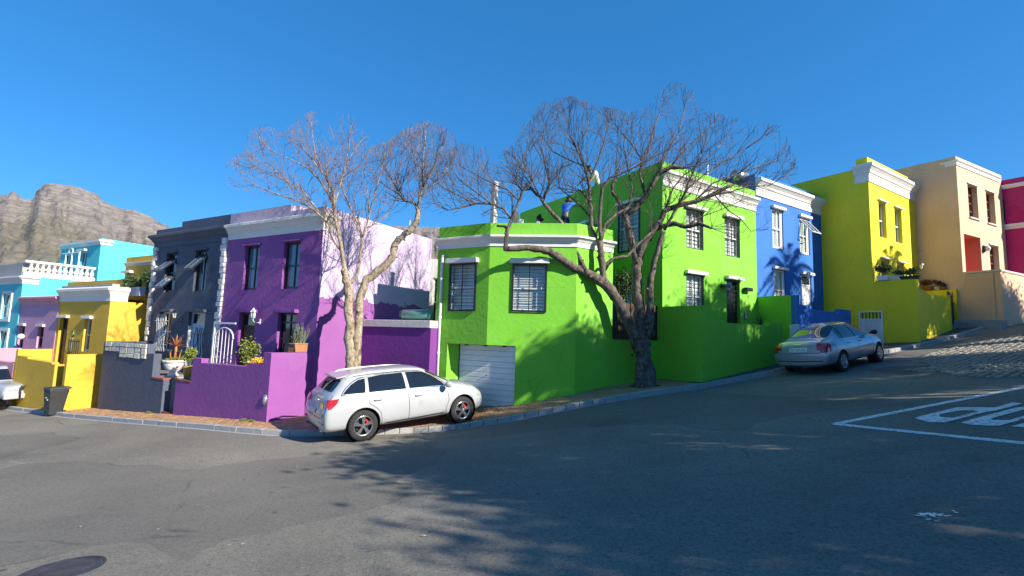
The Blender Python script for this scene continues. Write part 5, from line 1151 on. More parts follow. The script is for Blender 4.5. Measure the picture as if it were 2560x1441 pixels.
# ---- tree by the lilac wall (crop origin 560,260 scale 2.058)
t1 = Bare(13.25, (560, 260), 2.058, [(15,330),(60,280),(120,250),(150,140),(170,120),(250,110),(300,160),(360,110),(450,45),(500,60),(560,130),(600,70),(650,60),(740,180),(720,250),(760,210),(830,190),(880,150),(1010,85),(1130,130),(1175,190),(1170,320),(1130,400),(1060,480),(1020,540),(900,540),(860,560),(830,640),(760,700),(700,760),(560,760),(420,660),(400,560),(200,520),(100,450),(20,400)], 3)
g1 = gz(*TREE1)+KH
tt = thing('bare_street_tree', (TREE1[0], TREE1[1], g1), 'bare pale barked street tree with two stems beside the lilac wall', 'tree')
t1.trunk = MB()
t1.limb([(662,1560),(657,1440),(654,1340),(652,1260),(648,1180),(643,1100),(640,1020),(640,950),(628,890),(615,850)], [80,58,50,46,46,44,42,42,40,30], (0, 0), spawn=0, n=14, mb=t1.trunk)
t1.limb([(668,1560),(674,1440),(678,1330),(685,1230),(692,1150),(695,1060),(705,985),(735,900),(790,860),(840,820),(872,775),(876,735),(900,695),(950,660),(990,610),(1000,560),(996,525)], [74,54,46,44,42,40,40,40,40,37,34,34,32,31,29,26,25], (0, .25), spawn=0, n=14, mb=t1.trunk)
t1.trunk.build('trunk', M['bark1'], tt, smooth=True)
t1.limb([(632,905),(622,850),(612,790),(600,710),(582,640),(572,590),(568,520),(565,470)], [26,22,20,18,16,14,13,12], (0, -.1), .5, start=.5)
t1.limb([(565,470),(545,420),(500,345),(440,270),(390,200),(345,140)], [10,3], (-.1, -.6))
t1.limb([(568,520),(590,450),(615,350),(640,240),(655,110)], [9,3], (-.1, .5))
t1.limb([(570,560),(540,470),(490,390),(430,330),(330,280),(240,240),(170,160)], [10,3], (-.1, .4))
t1.limb([(605,760),(570,715),(540,650),(520,600),(480,560),(410,510),(320,480),(230,450),(120,395)], [12,10,9,9,8,7,6,5,3], (0, -.8))
t1.limb([(520,600),(470,530),(400,440),(300,390),(200,350),(90,320)], [7,3], (-.2, .3))
t1.limb([(480,560),(400,470),(330,400),(260,340),(190,300)], [6,3], (-.3, -.9))
t1.limb([(548,470),(520,360),(470,260),(455,160),(450,90)], [7,3], (-.1, .8))
t1.limb([(650,925),(672,900),(692,870),(700,800),(706,720),(712,690)], [16,15,14,13,12,12], (0, .1), .4, start=.6)
t1.limb([(712,690),(738,610),(765,500),(790,420),(815,320),(830,240)], [9,3], (.1, -.3))
t1.limb([(712,700),(690,620),(655,540),(620,470),(605,400),(640,290),(690,210),(720,180)], [9,3], (.1, .6))
t1.limb([(735,640),(790,610),(840,570),(868,520),(895,470)], [6,2.5], (.1, .5))
t1.limb([(750,560),(735,450),(720,350),(735,260)], [6,2.5], (.1, .8))
t1.limb([(998,530),(1010,480),(1022,410),(1024,320),(1030,220),(1040,130)], [16,14,11,8,6,3], (.25, .1), 1.3)
t1.limb([(992,530),(975,505),(935,500),(905,470),(880,420),(850,360),(815,310),(790,250)], [16,13,12,10,8,7,5,3], (.25, .7), 1.2)
t1.limb([(1020,430),(1055,370),(1090,300),(1125,220)], [8,3], (.2, -.3), 1.3)
t1.limb([(1022,470),(1060,430),(1100,390),(1150,330)], [7,3], (.2, .6), 1.2)
t1.limb([(905,470),(900,400),(905,320),(920,230)], [7,3], (.5, .1), 1.2)
t1.limb([(1018,400),(990,330),(965,260),(960,190)], [7,3], (.2, .8), 1.2)
t1.limbs.build('limbs', M['bark1'], tt, smooth=True)
t1.grow(1.05, 1.0, 2, .30)
o = t1.tw.build('crown', M['twig'], tt); o['kind'] = 'stuff'; o['label'] = 'fine bare brown twigs'
print('tree1 twig faces', len(t1.tw.f))

# ---- tree on the paved corner (crop origin 1120,200 scale 1.8477)
t2 = Bare(14.25, (1120, 200), 1.8477, [(-160,470),(-100,380),(-30,340),(60,310),(110,290),(210,310),(240,390),(270,330),(330,290),(350,230),(440,120),(570,85),(700,130),(850,160),(930,110),(960,60),(1025,15),(1115,60),(1130,130),(1200,160),(1350,190),(1500,220),(1550,320),(1580,420),(1560,500),(1480,560),(1440,700),(1380,740),(1230,720),(1050,700),(1000,760),(900,760),(780,760),(640,760),(560,640),(470,600),(400,560),(330,640),(260,660),(180,620),(100,610),(0,620),(-90,590)], 11)
g2 = gz(*TREE2)+KH
tt = thing('bare_street_tree', (TREE2[0], TREE2[1], g2), 'gnarled bare street tree in front of the green house', 'tree')
t2.trunk = MB()
t2.limb([(914,1425),(913,1385),(908,1320),(900,1250),(893,1205)], [100,84,74,72,84], (0, 0), 0, n=18, mb=t2.trunk)
t2.limb([(880,1240),(850,1150),(810,1070),(765,995),(718,935),(640,890),(560,852),(485,805),(430,782),(350,776),(268,782)], [60,52,48,46,46,38,36,32,30,27,24], (0, -.9), 0, n=12, mb=t2.trunk)
t2.limb([(905,1230),(892,1120),(878,1020),(870,930),(868,860),(872,820)], [64,56,50,46,46,50], (.05, .1), 0, n=14, mb=t2.trunk)
t2.limb([(915,1190),(932,1100),(930,1030),(934,940),(950,850),(972,770),(996,700)], [44,40,30,27,24,22,20], (0, -.25), 0, n=10, mb=t2.trunk)
for a, b in ((930,1150),(940,1170),(925,1120),(870,1185),(905,1100)): t2.limb([(a-14,b),(a+4,b-3),(a+12,b+4)], [30,26,10], (-.12,-.22), 0, n=8, mb=t2.trunk)
t2.trunk.build('trunk', M['bark2'], tt, smooth=True)
t2.limb([(266,790),(268,745),(274,690),(300,640),(325,570),(345,515),(390,480)], [20,18,17,14,11,9,7], (-.9, -1.0), .6, start=.4)
t2.limb([(275,690),(262,678),(225,674)], [14,12,9], (-.9, -.8), 0); t2.limb([(292,640),(255,595),(200,573),(130,572),(60,590),(0,602),(-60,570)], [11,10,9,8,7,5,3], (-1.0, -1.7), 1.0)
t2.limb([(330,560),(280,510),(240,495),(190,470),(130,440),(60,400)], [7,7,6,5,4,3], (-1.0, -.4), 1.1); t2.limb([(200,573),(130,520),(60,470),(10,400)], [6,3], (-1.3, -.9), 1.1); t2.limb([(130,572),(60,540),(-20,500),(-90,450)], [6,3], (-1.5, -1.2), 1.1)
t2.limb([(640,892),(605,815),(562,715),(520,655),(462,592),(425,540),(385,505)], [24,20,19,18,17,14,11], (-.5, -.2), .5, start=.5)
t2.limb([(385,505),(340,510),(310,470),(330,400),(370,330)], [9,8,6,5,3], (-.2, .4), 1.1); t2.limb([(440,560),(470,480),(450,400),(430,300),(450,210)], [9,3], (-.2, -.9), 1.1); t2.limb([(425,540),(380,450),(340,400),(300,350)], [8,3], (-.2, -.7), 1.1)
t2.limb([(716,940),(713,870),(708,800),(702,745)], [34,30,29,28], (-.4, -.35), 0); t2.limb([(700,750),(680,725),(664,690),(660,620),(656,545),(650,470),(630,400),(600,330),(570,270)], [20,18,17,16,15,14,11,8,5], (-.35, .2), .8, start=.5)
t2.limb([(705,750),(700,660),(704,570),(712,505),(745,455),(800,432),(860,405)], [18,17,16,15,12,10,7], (-.35, -.9), .8, start=.4); t2.limb([(708,740),(722,670),(780,618),(832,592)], [15,13,12,11], (-.3, 0), .3)
t2.limb([(722,862),(762,826),(830,815),(868,768),(940,705)], [15,14,13,11,9], (-.35, -.3), .3)
t2.limb([(656,560),(610,510),(570,520),(520,500)], [9,8,7,4], (-.1, -.5), .9); t2.limb([(662,640),(620,590),(570,545),(500,490)], [10,8,6,4], (-.1, .6), .9); t2.limb([(630,400),(560,370),(480,330),(420,240)], [8,3], (.1, .9), 1.1); t2.limb([(650,470),(690,380),(720,290),(740,200)], [8,3], (.1, -.4), 1.1); t2.limb([(600,330),(560,240),(560,150)], [6,3], (.2, -.3), 1.2); t2.limb([(640,430),(600,300),(650,220),(640,140)], [6,3], (.2, .9), 1.2)
t2.limb([(868,835),(850,760),(832,680),(820,625)], [36,34,32,34], (.1, .25), 0); t2.limb([(822,640),(795,570),(765,530),(758,490),(775,462)], [24,20,18,17,15], (.25, .4), .3, start=.7); t2.limb([(822,630),(870,590),(915,540),(945,480),(975,430),(1030,403),(1090,408)], [26,26,24,22,20,19,17], (.25, -.4), .6, start=.5)
t2.limb([(880,825),(905,760),(940,705),(975,655),(1000,605),(1060,582),(1140,562),(1220,532),(1312,486)], [36,32,30,28,25,22,20,18,14], (.1, -.6), .7, start=.45); t2.limb([(960,690),(1040,662),(1095,680),(1155,664),(1185,672),(1218,686)], [22,20,19,19,15,9], (0, -.8), .6, start=.6)
t2.limb([(915,540),(885,440),(895,370),(935,290),(955,215),(985,130),(1025,50)], [14,12,11,9,7,5,3], (.1, .5), 1.0); t2.limb([(975,430),(1000,340),(1060,260),(1080,180),(1100,100)], [9,3], (-.1, .6), 1.1); t2.limb([(1030,403),(1090,330),(1160,270),(1230,200)], [9,3], (-.2, .3), 1.1)
t2.limb([(1060,582),(1110,500),(1180,440),(1270,380),(1370,320),(1470,260)], [10,9,8,6,5,3], (-.3, .1), 1.1); t2.limb([(1140,562),(1220,480),(1310,440),(1420,410),(1520,370)], [10,8,6,5,3], (-.4, .3), 1.1); t2.limb([(1220,532),(1300,520),(1390,490),(1480,490),(1550,450)], [9,7,5,4,3], (-.5, -.9), 1.1)
t2.limb([(998,695),(1050,600),(1095,520),(1130,430),(1170,340)], [14,12,10,7,4], (-.25, -.9), 1.0); t2.limb([(1230,530),(1290,600),(1350,640),(1400,700)], [6,5,4,3], (-.5, -.9), .8); t2.limb([(1000,605),(1040,500),(1090,440),(1180,380),(1260,300)], [10,8,6,5,3], (.1, .8), 1.1); t2.limb([(1095,680),(1150,640),(1260,600),(1350,560)], [6,5,4,3], (-.5, -.2), .8)
t2.limb([(832,592),(850,500),(830,400),(810,300),(830,210)], [10,8,7,5,3], (0, .9), 1.0); t2.limb([(895,370),(850,300),(800,240),(760,190)], [7,3], (.2, .8), 1.1)
t2.limbs.build('limbs', M['bark2'], tt, smooth=True)
t2.grow(1.15, 1.05, 2, .20)
o = t2.tw.build('crown', M['twig2'], tt); o['kind'] = 'stuff'; o['label'] = 'dense fine bare grey twigs'
print('tree2 twig faces', len(t2.tw.f))
# soil pit at the foot of the second tree
mb = MB(); n = 14; ring = [(TREE2[0]+.46*math.cos(2*math.pi*k/n)*random.uniform(.85, 1.1), TREE2[1]+.46*math.sin(2*math.pi*k/n)*random.uniform(.85, 1.1)) for k in range(n)]
mb.add([(x, y, gz(x, y)+KH-.012) for x, y in ring]+[(TREE2[0], TREE2[1], g2+.02)], [(k, (k+1) % n, n) for k in range(n)]); tag(mb.build('tree_pit', simple('dark_soil', (.03,.024,.018), .95, bmp=.6)), 'dark soil pit around the gnarled tree', kind='structure')
# ------------------------------------------------------------------ vehicles
def carpaint(name, c, metal=0.0, flake=.0):
    m, t, b = _nt(name); b.inputs['Base Color'].default_value = (*c, 1); b.inputs['Metallic'].default_value = metal; b.inputs['Roughness'].default_value = .32; b.inputs['Coat Weight'].default_value = .9; b.inputs['Coat Roughness'].default_value = .05
    cc = ramp(t, noise(t, pos(t), 2.2, 5), [(.3, sc(c, .93)), (.7, sc(c, 1.03))]); dust = ramp(t, noise(t, pos(t, (1, 1, 2)), 3, 5), [(.55, (0,0,0)), (.85, (.25,)*3)]); cc = mixc(t, dust, cc, (.42,.39,.34)); t.links.new(cc, b.inputs['Base Color']); return m
M['cwhite'] = carpaint('white_car_paint', (.39,.40,.415)); M['csilver'] = carpaint('silver_car_paint', (.33,.36,.42), .5); M['tyre'] = simple('tyre_rubber', (.022,.022,.023), .85, var=.2, bmp=.3, bs=60)
M['alloy'] = simple('alloy_rim', (.50,.50,.52), .28, .9, var=.06); M['alloyd'] = simple('dark_alloy', (.10,.10,.105), .4, .6); M['caliper'] = simple('red_caliper', (.62,.02,.01), .35); M['tail'] = simple('red_tail_lamp', (.42,.012,.012), .08, var=.35, vs=9, spec=.8, coat=1.0)
M['carglass'] = simple('tinted_car_glass', (.010,.013,.018), .03, var=.1, spec=.9); M['trim'] = simple('black_plastic', (.018,.018,.019), .55); M['headlamp'] = simple('clear_lamp', (.45,.47,.50), .06, .3, var=.25, vs=12, spec=1.0); M['plate'] = simple('number_plate', (.78,.78,.74), .35, var=.03); M['seam'] = simple('panel_gap', (.03,.03,.03), .8)
M['pinkplate'] = simple('worn_number_plate', (.60,.52,.48), .4, var=.1)

def eval_mesh(o):
    bpy.context.view_layer.update(); dg = bpy.context.evaluated_depsgraph_get(); return bpy.data.meshes.new_from_object(o.evaluated_get(dg))
def car_shell(st, axles, rw, ra, y0):
    """st: list of (x, [(y,z)*8]); returns smoothed mesh with wheel arches cut"""
    bm = bmesh.new(); rows = []
    for x, sec in st:
        right = [(y, z) for y, z in sec]; loop = [(y, z) for y, z in right] + [(-y, z) for y, z in right[-2:0:-1]]
        rows.append([bm.verts.new((x, y, z)) for y, z in loop])
    n = len(rows[0])
    for a, b in zip(rows, rows[1:]):
        for k in range(n): bm.faces.new((a[k], a[(k+1) % n], b[(k+1) % n], b[k]))
    for r, rev in ((rows[0], True), (rows[-1], False)):
        h = n//2   # cap as strips between mirrored points
        for k in range(h):
            q = [r[k], r[k+1], r[(n-k-1) % n], r[(n-k) % n]] if k > 0 else [r[0], r[1], r[n-1]]
            if k == h-1: q = [r[k], r[k+1], r[n-k]] if False else [r[k], r[k+1], r[(n-k) % n]]
            bm.faces.new(q if rev else q[::-1])
    bmesh.ops.recalc_face_normals(bm, faces=bm.faces)
    me = bpy.data.meshes.new('cage'); bm.to_mesh(me); bm.free(); o = bpy.data.objects.new('cage', me); COL.objects.link(o)
    m = o.modifiers.new('s', 'SUBSURF'); m.levels = 2; m.render_levels = 2
    sm = eval_mesh(o); bpy.data.objects.remove(o)
    bv = BVHTree.FromPolygons([v.co.copy() for v in sm.vertices], [tuple(p.vertices) for p in sm.polygons])
    so = bpy.data.objects.new('smooth', sm); COL.objects.link(so)
    cutm = MB()
    for ax in axles:
        for s in (1, -1):
            prof = [(0, y0), (ra, y0), (ra, 1.3), (0, 1.3)]; c = MB(); 
            base_ = len(cutm.v); nn = 36
            for (r, y) in ((ra, y0), (ra, 1.3)):
                for k in range(nn): a = 2*math.pi*k/nn; cutm.v.append((ax+r*math.cos(a), s*y, rw+.015+r*math.sin(a)))
            for k in range(nn): cutm.f.append((base_+k, base_+(k+1) % nn, base_+nn+(k+1) % nn, base_+nn+k))
            cutm.f.append(tuple(base_+k for k in range(nn))); cutm.f.append(tuple(base_+nn+k for k in range(nn)))
    co = cutm.build('cut', M['trim'], fixn=True)
    b = so.modifiers.new('b', 'BOOLEAN'); b.operation = 'DIFFERENCE'; b.object = co; b.solver = 'EXACT'
    out = eval_mesh(so); bpy.data.objects.remove(so); bpy.data.objects.remove(co)
    return out, bv
def patch(bv, poly, axis, sgn, off=.004, cuts=3, shift=0.0):
    """outline in (x,z) for the side ('y'), (y,z) for front/back ('x'), dropped onto the body"""
    bm = bmesh.new(); vs = [bm.verts.new((a, b, 0)) for a, b in poly]; bm.faces.new(vs)
    bmesh.ops.triangulate(bm, faces=bm.faces)
    for _ in range(6):
        lim = .035 if cuts < 3 else .05
        ed = [e for e in bm.edges if e.calc_length() > lim]
        if not ed: break
        bmesh.ops.subdivide_edges(bm, edges=ed, cuts=1, use_grid_fill=True); bmesh.ops.triangulate(bm, faces=bm.faces)
    for v in bm.verts:
        a, b = v.co.x, v.co.y
        if axis == 'y': hit = bv.ray_cast(Vector((a, sgn*3, b)), Vector((0, -sgn, 0)))
        else: hit = bv.ray_cast(Vector((sgn*5, a, b)), Vector((-sgn, 0, 0)))
        if hit[0] is not None:
            nrm = hit[1]; nrm = nrm if (nrm.y*sgn > 0 if axis == 'y' else nrm.x*sgn > 0) else -nrm
            v.co = hit[0]+nrm*off
        else: v.co = Vector((a, sgn*.8, b)) if axis == 'y' else Vector((sgn*2.0, a, b))
    bmesh.ops.recalc_face_normals(bm, faces=bm.faces)
    me = bpy.data.meshes.new('p'); bm.to_mesh(me); bm.free(); me.update()
    k = sum((q.normal.y if axis == 'y' else q.normal.x)*sgn*q.area for q in me.polygons)
    if k < 0: me.flip_normals()
    me.polygons.foreach_set('use_smooth', [True]*len(me.polygons)); return me
def madd(me, name, mat, par, label=None):
    me.name = name; me.materials.clear(); me.materials.append(mat); o = bpy.data.objects.new(name, me); COL.objects.link(o); o.parent = par
    if label: o['label'] = label
    return o
def strip(pts, w):
    L = []; Rr = []
    for i, p in enumerate(pts):
        a = pts[max(0, i-1)]; b = pts[min(len(pts)-1, i+1)]; d = np.array(b)-np.array(a); d = d/np.linalg.norm(d); nn = np.array([-d[1], d[0]])*w/2
        L.append(tuple(np.array(p)+nn)); Rr.append(tuple(np.array(p)-nn))
    return L+Rr[::-1]
def wheel(par, x, side, rw, tw, ty, spokes, rimmat, caliper=None, rim_r=.66):
    s = side; R = rw; rr = R*rim_r
    def q(prof): return [(r, s*(ty+y)) for r, y in prof]
    def lat(prof, n=32): return MB().lathe(q(prof), (x, 0, rw), n, 'y', cap=False)
    w = lat([(rr-.006, -tw), (rr+.03, -tw*1.02), (R-.03, -tw), (R-.006, -tw*.82), (R, -tw*.5), (R, tw*.5), (R-.006, tw*.82), (R-.03, tw), (rr+.03, tw*1.04), (rr, tw*.98)]).build('wheel', M['tyre'], None, smooth=True, fixn=True); w.parent = par
    kk = lat([(rr-.032, -tw*.9), (rr-.034, tw*.7)]).build('rim_barrel', M['trim'], None, fixn=True); kk.parent = w; k = lat([(rr-.004, tw*.6), (rr-.012, tw*.75), (rr+.004, tw*.95), (rr-.02, tw*.99), (rr-.03, tw*.7)]).build('rim', rimmat, None, smooth=True, fixn=True); k.parent = w
    local(lat([(0, -tw*.1), (rr*.72, -tw*.1), (rr*.72, 0), (0, 0)], 24), 'brake_disc', M['dkmetal'], w, fixn=True)
    local(lat([(rr-.03, -tw*.55), (0, -tw*.55)], 24), 'wheel_well_shadow', M['trim'], w) if False else None
    mb = MB(); yo = s*(ty+tw*.82); yi = s*(ty+tw*.62)
    for i in range(spokes):
        a = 2*math.pi*i/spokes+.3
        for da in (-.13, .13) if spokes <= 6 else (0,):
            c, sn = math.cos(a+da), math.sin(a+da); c0, s0_ = math.cos(a+da*.5), math.sin(a+da*.5)
            mb.bar((x+.03*c0, yo, rw+.03*s0_), (x+(rr-.015)*c, yi+s*.02, rw+(rr-.015)*sn), 0.03 if spokes > 6 else .034, .03, up=(0, 1, 0))
    local(mb, 'spokes', rimmat, w); local(MB().lathe(q([(0, tw*.9), (.05, tw*.88), (.06, tw*.6), (0, tw*.6)]), (x, 0, rw), 14, 'y'), 'hub', rimmat, w, fixn=True)
    if caliper:
        mb = MB(); 
        for i in range(5):
            a = .45+i*.2; mb.bar((x+rr*.62*math.cos(a), s*(ty+tw*.02), rw+rr*.62*math.sin(a)), (x+rr*.62*math.cos(a+.22), s*(ty+tw*.02), rw+rr*.62*math.sin(a+.22)), rr*.26, .06, up=(0, 1, 0))
        local(mb, 'brake_caliper', caliper, w)
    return w
def liner(par, ax, s, ra, y0, w):
    mb = MB(); mb.lathe([(ra-.004, s*w), (ra-.004, s*(y0+.012)), (0, s*(y0+.012))], (ax, 0, 0), 30, 'y'); return mb
def place(e, P, ang, up=None):
    """stand a car on the ground: P = plan position of the car centre, ang = heading"""
    fx = np.array([math.cos(ang), math.sin(ang)]); fy = np.array([-fx[1], fx[0]])
    return fx, fy
def set_pose(e, pts_local, pts_world_z, P, ang):
    """fit pitch/roll/height so that wheel contact points meet the given heights"""
    fx = np.array([math.cos(ang), math.sin(ang)]); fy = np.array([-fx[1], fx[0]])
    A = np.array([[x, y, 1] for x, y in pts_local]); sol = np.linalg.lstsq(A, np.array(pts_world_z), rcond=None)[0]
    X = Vector((fx[0], fx[1], sol[0])).normalized(); Yv = Vector((fy[0], fy[1], sol[1])); Zv = X.cross(Yv).normalized(); Yv = Zv.cross(X)
    e.matrix_world = Matrix(((X.x, Yv.x, Zv.x, P[0]), (X.y, Yv.y, Zv.y, P[1]), (X.z, Yv.z, Zv.z, sol[2]), (0, 0, 0, 1)))

# ---------------- white SUV
def sec(zt, yr, dr, ys, zs, ym, zm, yl, zl, yb, zb): return [(0, zt), (yr*.6, zt-.008), (yr, zt-dr), (ys, zs), (ym, zm), (yl, zl), (yb, zb), (0, zb)]
SUV = [(-2.31, sec(0.74,0.7,0.02,0.76,0.66,0.78,0.58,0.76,0.46,0.62,0.36)), (-2.25, sec(0.84,0.76,0.03,0.86,0.75,0.885,0.6,0.87,0.44,0.76,0.3)), (-2.19, sec(1.09,0.78,0.04,0.885,0.96,0.925,0.7,0.915,0.48,0.83,0.26)), (-2.03, sec(1.23,0.73,0.05,0.905,1.06,0.942,0.74,0.93,0.48,0.85,0.25)),
       (-1.80, sec(1.49,0.64,0.05,0.905,1.1,0.952,0.76,0.94,0.48,0.86,0.24)), (-1.70, sec(1.575,0.63,0.06,0.905,1.11,0.952,0.77,0.945,0.48,0.86,0.24)), (-1.36, sec(1.612,0.61,0.065,0.9,1.11,0.955,0.78,0.95,0.5,0.87,0.24)), (-.9, sec(1.635,0.6,0.06,0.895,1.1,0.95,0.77,0.935,0.5,0.865,0.23)), (-.2, sec(1.645,0.595,0.06,0.89,1.09,0.948,0.76,0.93,0.5,0.86,0.23)),
       (.30, sec(1.625,0.59,0.06,0.888,1.08,0.948,0.76,0.93,0.5,0.86,0.23)), (.52, sec(1.56,0.6,0.06,0.888,1.07,0.948,0.76,0.935,0.5,0.86,0.23)), (.92, sec(1.32,0.68,0.05,0.888,1.06,0.948,0.76,0.94,0.5,0.86,0.23)), (1.22, sec(1.175,0.77,0.04,0.89,1.035,0.95,0.76,0.945,0.5,0.87,0.24)), (1.45, sec(1.145,0.78,0.05,0.89,1.01,0.95,0.75,0.945,0.5,0.87,0.24)), (1.85, sec(1.08,0.74,0.06,0.865,0.93,0.915,0.7,0.89,0.46,0.8,0.25)), (2.12, sec(0.92,0.68,0.06,0.79,0.78,0.83,0.62,0.8,0.42,0.7,0.26)), (2.27, sec(0.8,0.55,0.04,0.64,0.7,0.68,0.58,0.65,0.42,0.55,0.29)), (2.32, sec(0.72,0.42,0.03,0.5,0.66,0.52,0.58,0.5,0.44,0.4,0.34))]
suv = thing('white_suv', (0, 0, 0), 'white SUV parked nose up on the pavement by the garage', 'car')
AXS = (-1.36, 1.45); me, bv = car_shell(SUV, AXS, .37, .43, .60)
body = madd(me, 'body', M['cwhite'], suv); me.polygons.foreach_set('use_smooth', [True]*len(me.polygons)); 
try: me.set_sharp_from_angle(angle=R_(40))
except Exception: pass
for ax in AXS:
    for s in (1, -1):
        local(MB().lathe([(.425, s*.90), (.425, s*.61), (0, s*.61)], (ax, 0, .385), 30, 'y', cap=False), 'wheel_arch', M['trim'], suv)
        wheel(suv, ax, s, .37, .115, .80, 5, M['alloy'], M['caliper'])
for s in (1, -1):
    W3 = [[(-1.84,1.165),(-1.30,1.15),(-1.25,1.47),(-1.42,1.45),(-1.62,1.36),(-1.76,1.25)], [(-1.21,1.15),(-.22,1.135),(-.24,1.525),(-.8,1.52),(-1.17,1.485)], [(-.13,1.135),(.60,1.12),(.93,1.115),(.86,1.19),(.60,1.385),(.38,1.49),(.2,1.52),(-.15,1.527)]]
    for w in W3: madd(patch(bv, w, 'y', s, .004, 4), 'side_window', M['carglass'], suv)
    for a in (strip([(-1.88,1.142),(-1.25,1.128),(-.2,1.113),(.6,1.10),(.99,1.095)], .022), strip([(-1.88,1.145),(-1.78,1.27),(-1.63,1.385),(-1.43,1.475),(-1.2,1.507),(-.7,1.542),(.2,1.54),(.40,1.512),(.62,1.405),(.90,1.19),(.99,1.105)], .016)): madd(patch(bv, a, 'y', s, .008, 1), 'window_trim', M['chrome'], suv)
    for a in ([(-.18,1.10),(-.17,.7),(-.17,.30)], [(.95,1.08),(1.0,.75),(.92,.52),(.92,.30)], [(-1.24,1.11),(-1.22,.9),(-1.02,.75),(-.92,.62),(-.88,.30)], [(-.9,.30),(0,.295),(.92,.30)]): madd(patch(bv, strip(a, .012), 'y', s, .003, 1), 'door_seam', M['seam'], suv)
    madd(patch(bv, strip([(-.80,.36),(0,.375),(.85,.40)], .022), 'y', s, .012, 2), 'rocker_trim', M['trim'], suv)
    for hx, hz in ((-1.0, .96), (.10, .945)):
        h = bv.ray_cast(Vector((hx, s*3, hz)), Vector((0, -s, 0)))[0]; local(MB().tube([(hx-.10, h.y+s*.005, hz), (hx-.08, h.y+s*.04, hz+.004), (hx+.08, h.y+s*.04, hz+.006), (hx+.10, h.y+s*.005, hz+.004)], .016, 8), 'door_handle', M['cwhite'], suv, smooth=True)
    mb = MB(); q = [(.88, s*.91, 1.13), (.90, s*1.0, 1.14)]; mb.tube(q, [.03, .03], 8); mb.tube([(.93, s*.99, 1.16), (.92, s*1.02, 1.165), (.90, s*1.09, 1.165), (.88, s*1.15, 1.16), (.87, s*1.165, 1.158)], [.05, .085, .09, .075, .03], 12)
    local(mb, 'wing_mirror', M['cwhite'], suv, smooth=True)
    zr = [bv.ray_cast(Vector((x, s*.57, 4)), Vector((0, 0, -1)))[0].z for x in (-1.66, -1.5, -1.0, -.2, .25, .42)]
    local(MB().tube([(-1.70, s*.57, zr[0]+.0), (-1.5, s*.575, zr[1]+.055), (-1.0, s*.575, zr[2]+.06), (-.2, s*.57, zr[3]+.06), (.25, s*.565, zr[4]+.05), (.45, s*.56, zr[5]-.0)], [.016, .022, .022, .022, .022, .014], 8), 'roof_rail', M['wtrim'], suv, smooth=True)
    ll = madd(patch(bv, [(s*.38,.975),(s*.60,1.03),(s*.80,1.05),(s*.87,1.03),(s*.885,.93),(s*.78,.85),(s*.55,.89)], 'x', -1, .018, 4), 'tail_lamp', M['tail'], suv)
    madd(patch(bv, [(-2.16,1.05),(-1.93,1.08),(-1.98,.99),(-2.12,.87),(-2.18,.86)], 'y', s, .016, 3), 'lamp_side', M['tail'], ll)
    madd(patch(bv, [(s*.40,.52),(s*.82,.535),(s*.82,.495),(s*.40,.48)], 'x', -1, .008, 3), 'reflector', M['tail'], suv)
    madd(patch(bv, [(1.95,.80),(2.15,.76),(2.2,.70),(2.0,.70)], 'y', s, .008, 3), 'headlamp', M['headlamp'], suv)
    local(MB().tube([(-2.30, s*.55, .33), (-2.05, s*.55, .35)], .045, 10), 'exhaust_tip', M['chrome'], suv)
madd(patch(bv, [(-.60,1.21),(.60,1.21),(.57,1.33),(.52,1.46),(-.52,1.46),(-.57,1.33)], 'x', -1, .006, 5), 'rear_window', M['carglass'], suv)
madd(patch(bv, [(-.66,1.19),(.66,1.19),(.55,1.51),(-.55,1.51)], 'x', 1, .006, 5), 'windscreen', M['carglass'], suv)
local(MB().hexa([(-1.90,-.50,1.495),(-1.90,.50,1.495),(-1.68,.54,1.53),(-1.68,-.54,1.53),(-1.895,-.49,1.525),(-1.895,.49,1.525),(-1.66,.53,1.575),(-1.66,-.53,1.575)]), 'spoiler', M['cwhite'], suv, bevel=.012, fixn=True)
for a in ([(-.74,1.15),(-.84,.98),(-.80,.72),(-.60,.62),(.60,.62),(.80,.72),(.84,.98),(.74,1.15)],): madd(patch(bv, strip(a, .012), 'x', -1, .004, 1), 'tailgate_seam', M['seam'], suv)
madd(patch(bv, [(-.24,.80),(.24,.80),(.24,.69),(-.24,.69)], 'x', -1, .016, 2), 'number_plate', M['pinkplate'], suv)
madd(patch(bv, [(-.50,.40),(.50,.40),(.45,.30),(-.45,.30)], 'x', -1, .008, 2), 'diffuser', M['trim'], suv)
for i in range(4):
    y = (i-1.5)*.055; xh = bv.ray_cast(Vector((-5, y, .98)), Vector((1, 0, 0)))[0].x; local(MB().tube([(xh-.014, y+.036*math.cos(a), .98+.036*math.sin(a)) for a in np.linspace(0, 2*math.pi, 15)], .006, 5, cap=False), 'emblem_ring', M['chrome'], suv)
madd(patch(bv, [(-.45,.72),(.45,.72),(.40,.42),(-.40,.42)], 'x', 1, .008, 3), 'grille', M['trim'], suv)
# pose: right rear wheel on the road, front wheels up on the pavement
SCL = .955; rw_ = np.array([-3.40, 11.30]); fw_ = np.array([-1.24, 12.95]); hd = (fw_-rw_)/np.linalg.norm(fw_-rw_); ang = math.atan2(hd[1], hd[0]); lf = np.array([-hd[1], hd[0]])
Pc_ = rw_ + hd*1.36*SCL + lf*.80*SCL
def wz(P, ang, pts, pavement):
    fx = np.array([math.cos(ang), math.sin(ang)]); fy = np.array([-fx[1], fx[0]]); out = []
    for x, y in pts:
        q = P+fx*x+fy*y; out.append(gz(*q)+(KH if pin(*q) and pavement else 0))
    return out
pl = [(a*SCL, b*SCL) for a, b in [(-1.36, -.8), (-1.36, .8), (1.45, -.8), (1.45, .8)]]
zw_ = wz(Pc_, ang, pl, True); print('suv wheels', zw_)
set_pose(suv, pl, zw_, Pc_, ang); suv.matrix_world = suv.matrix_world @ Matrix.Scale(SCL, 4)

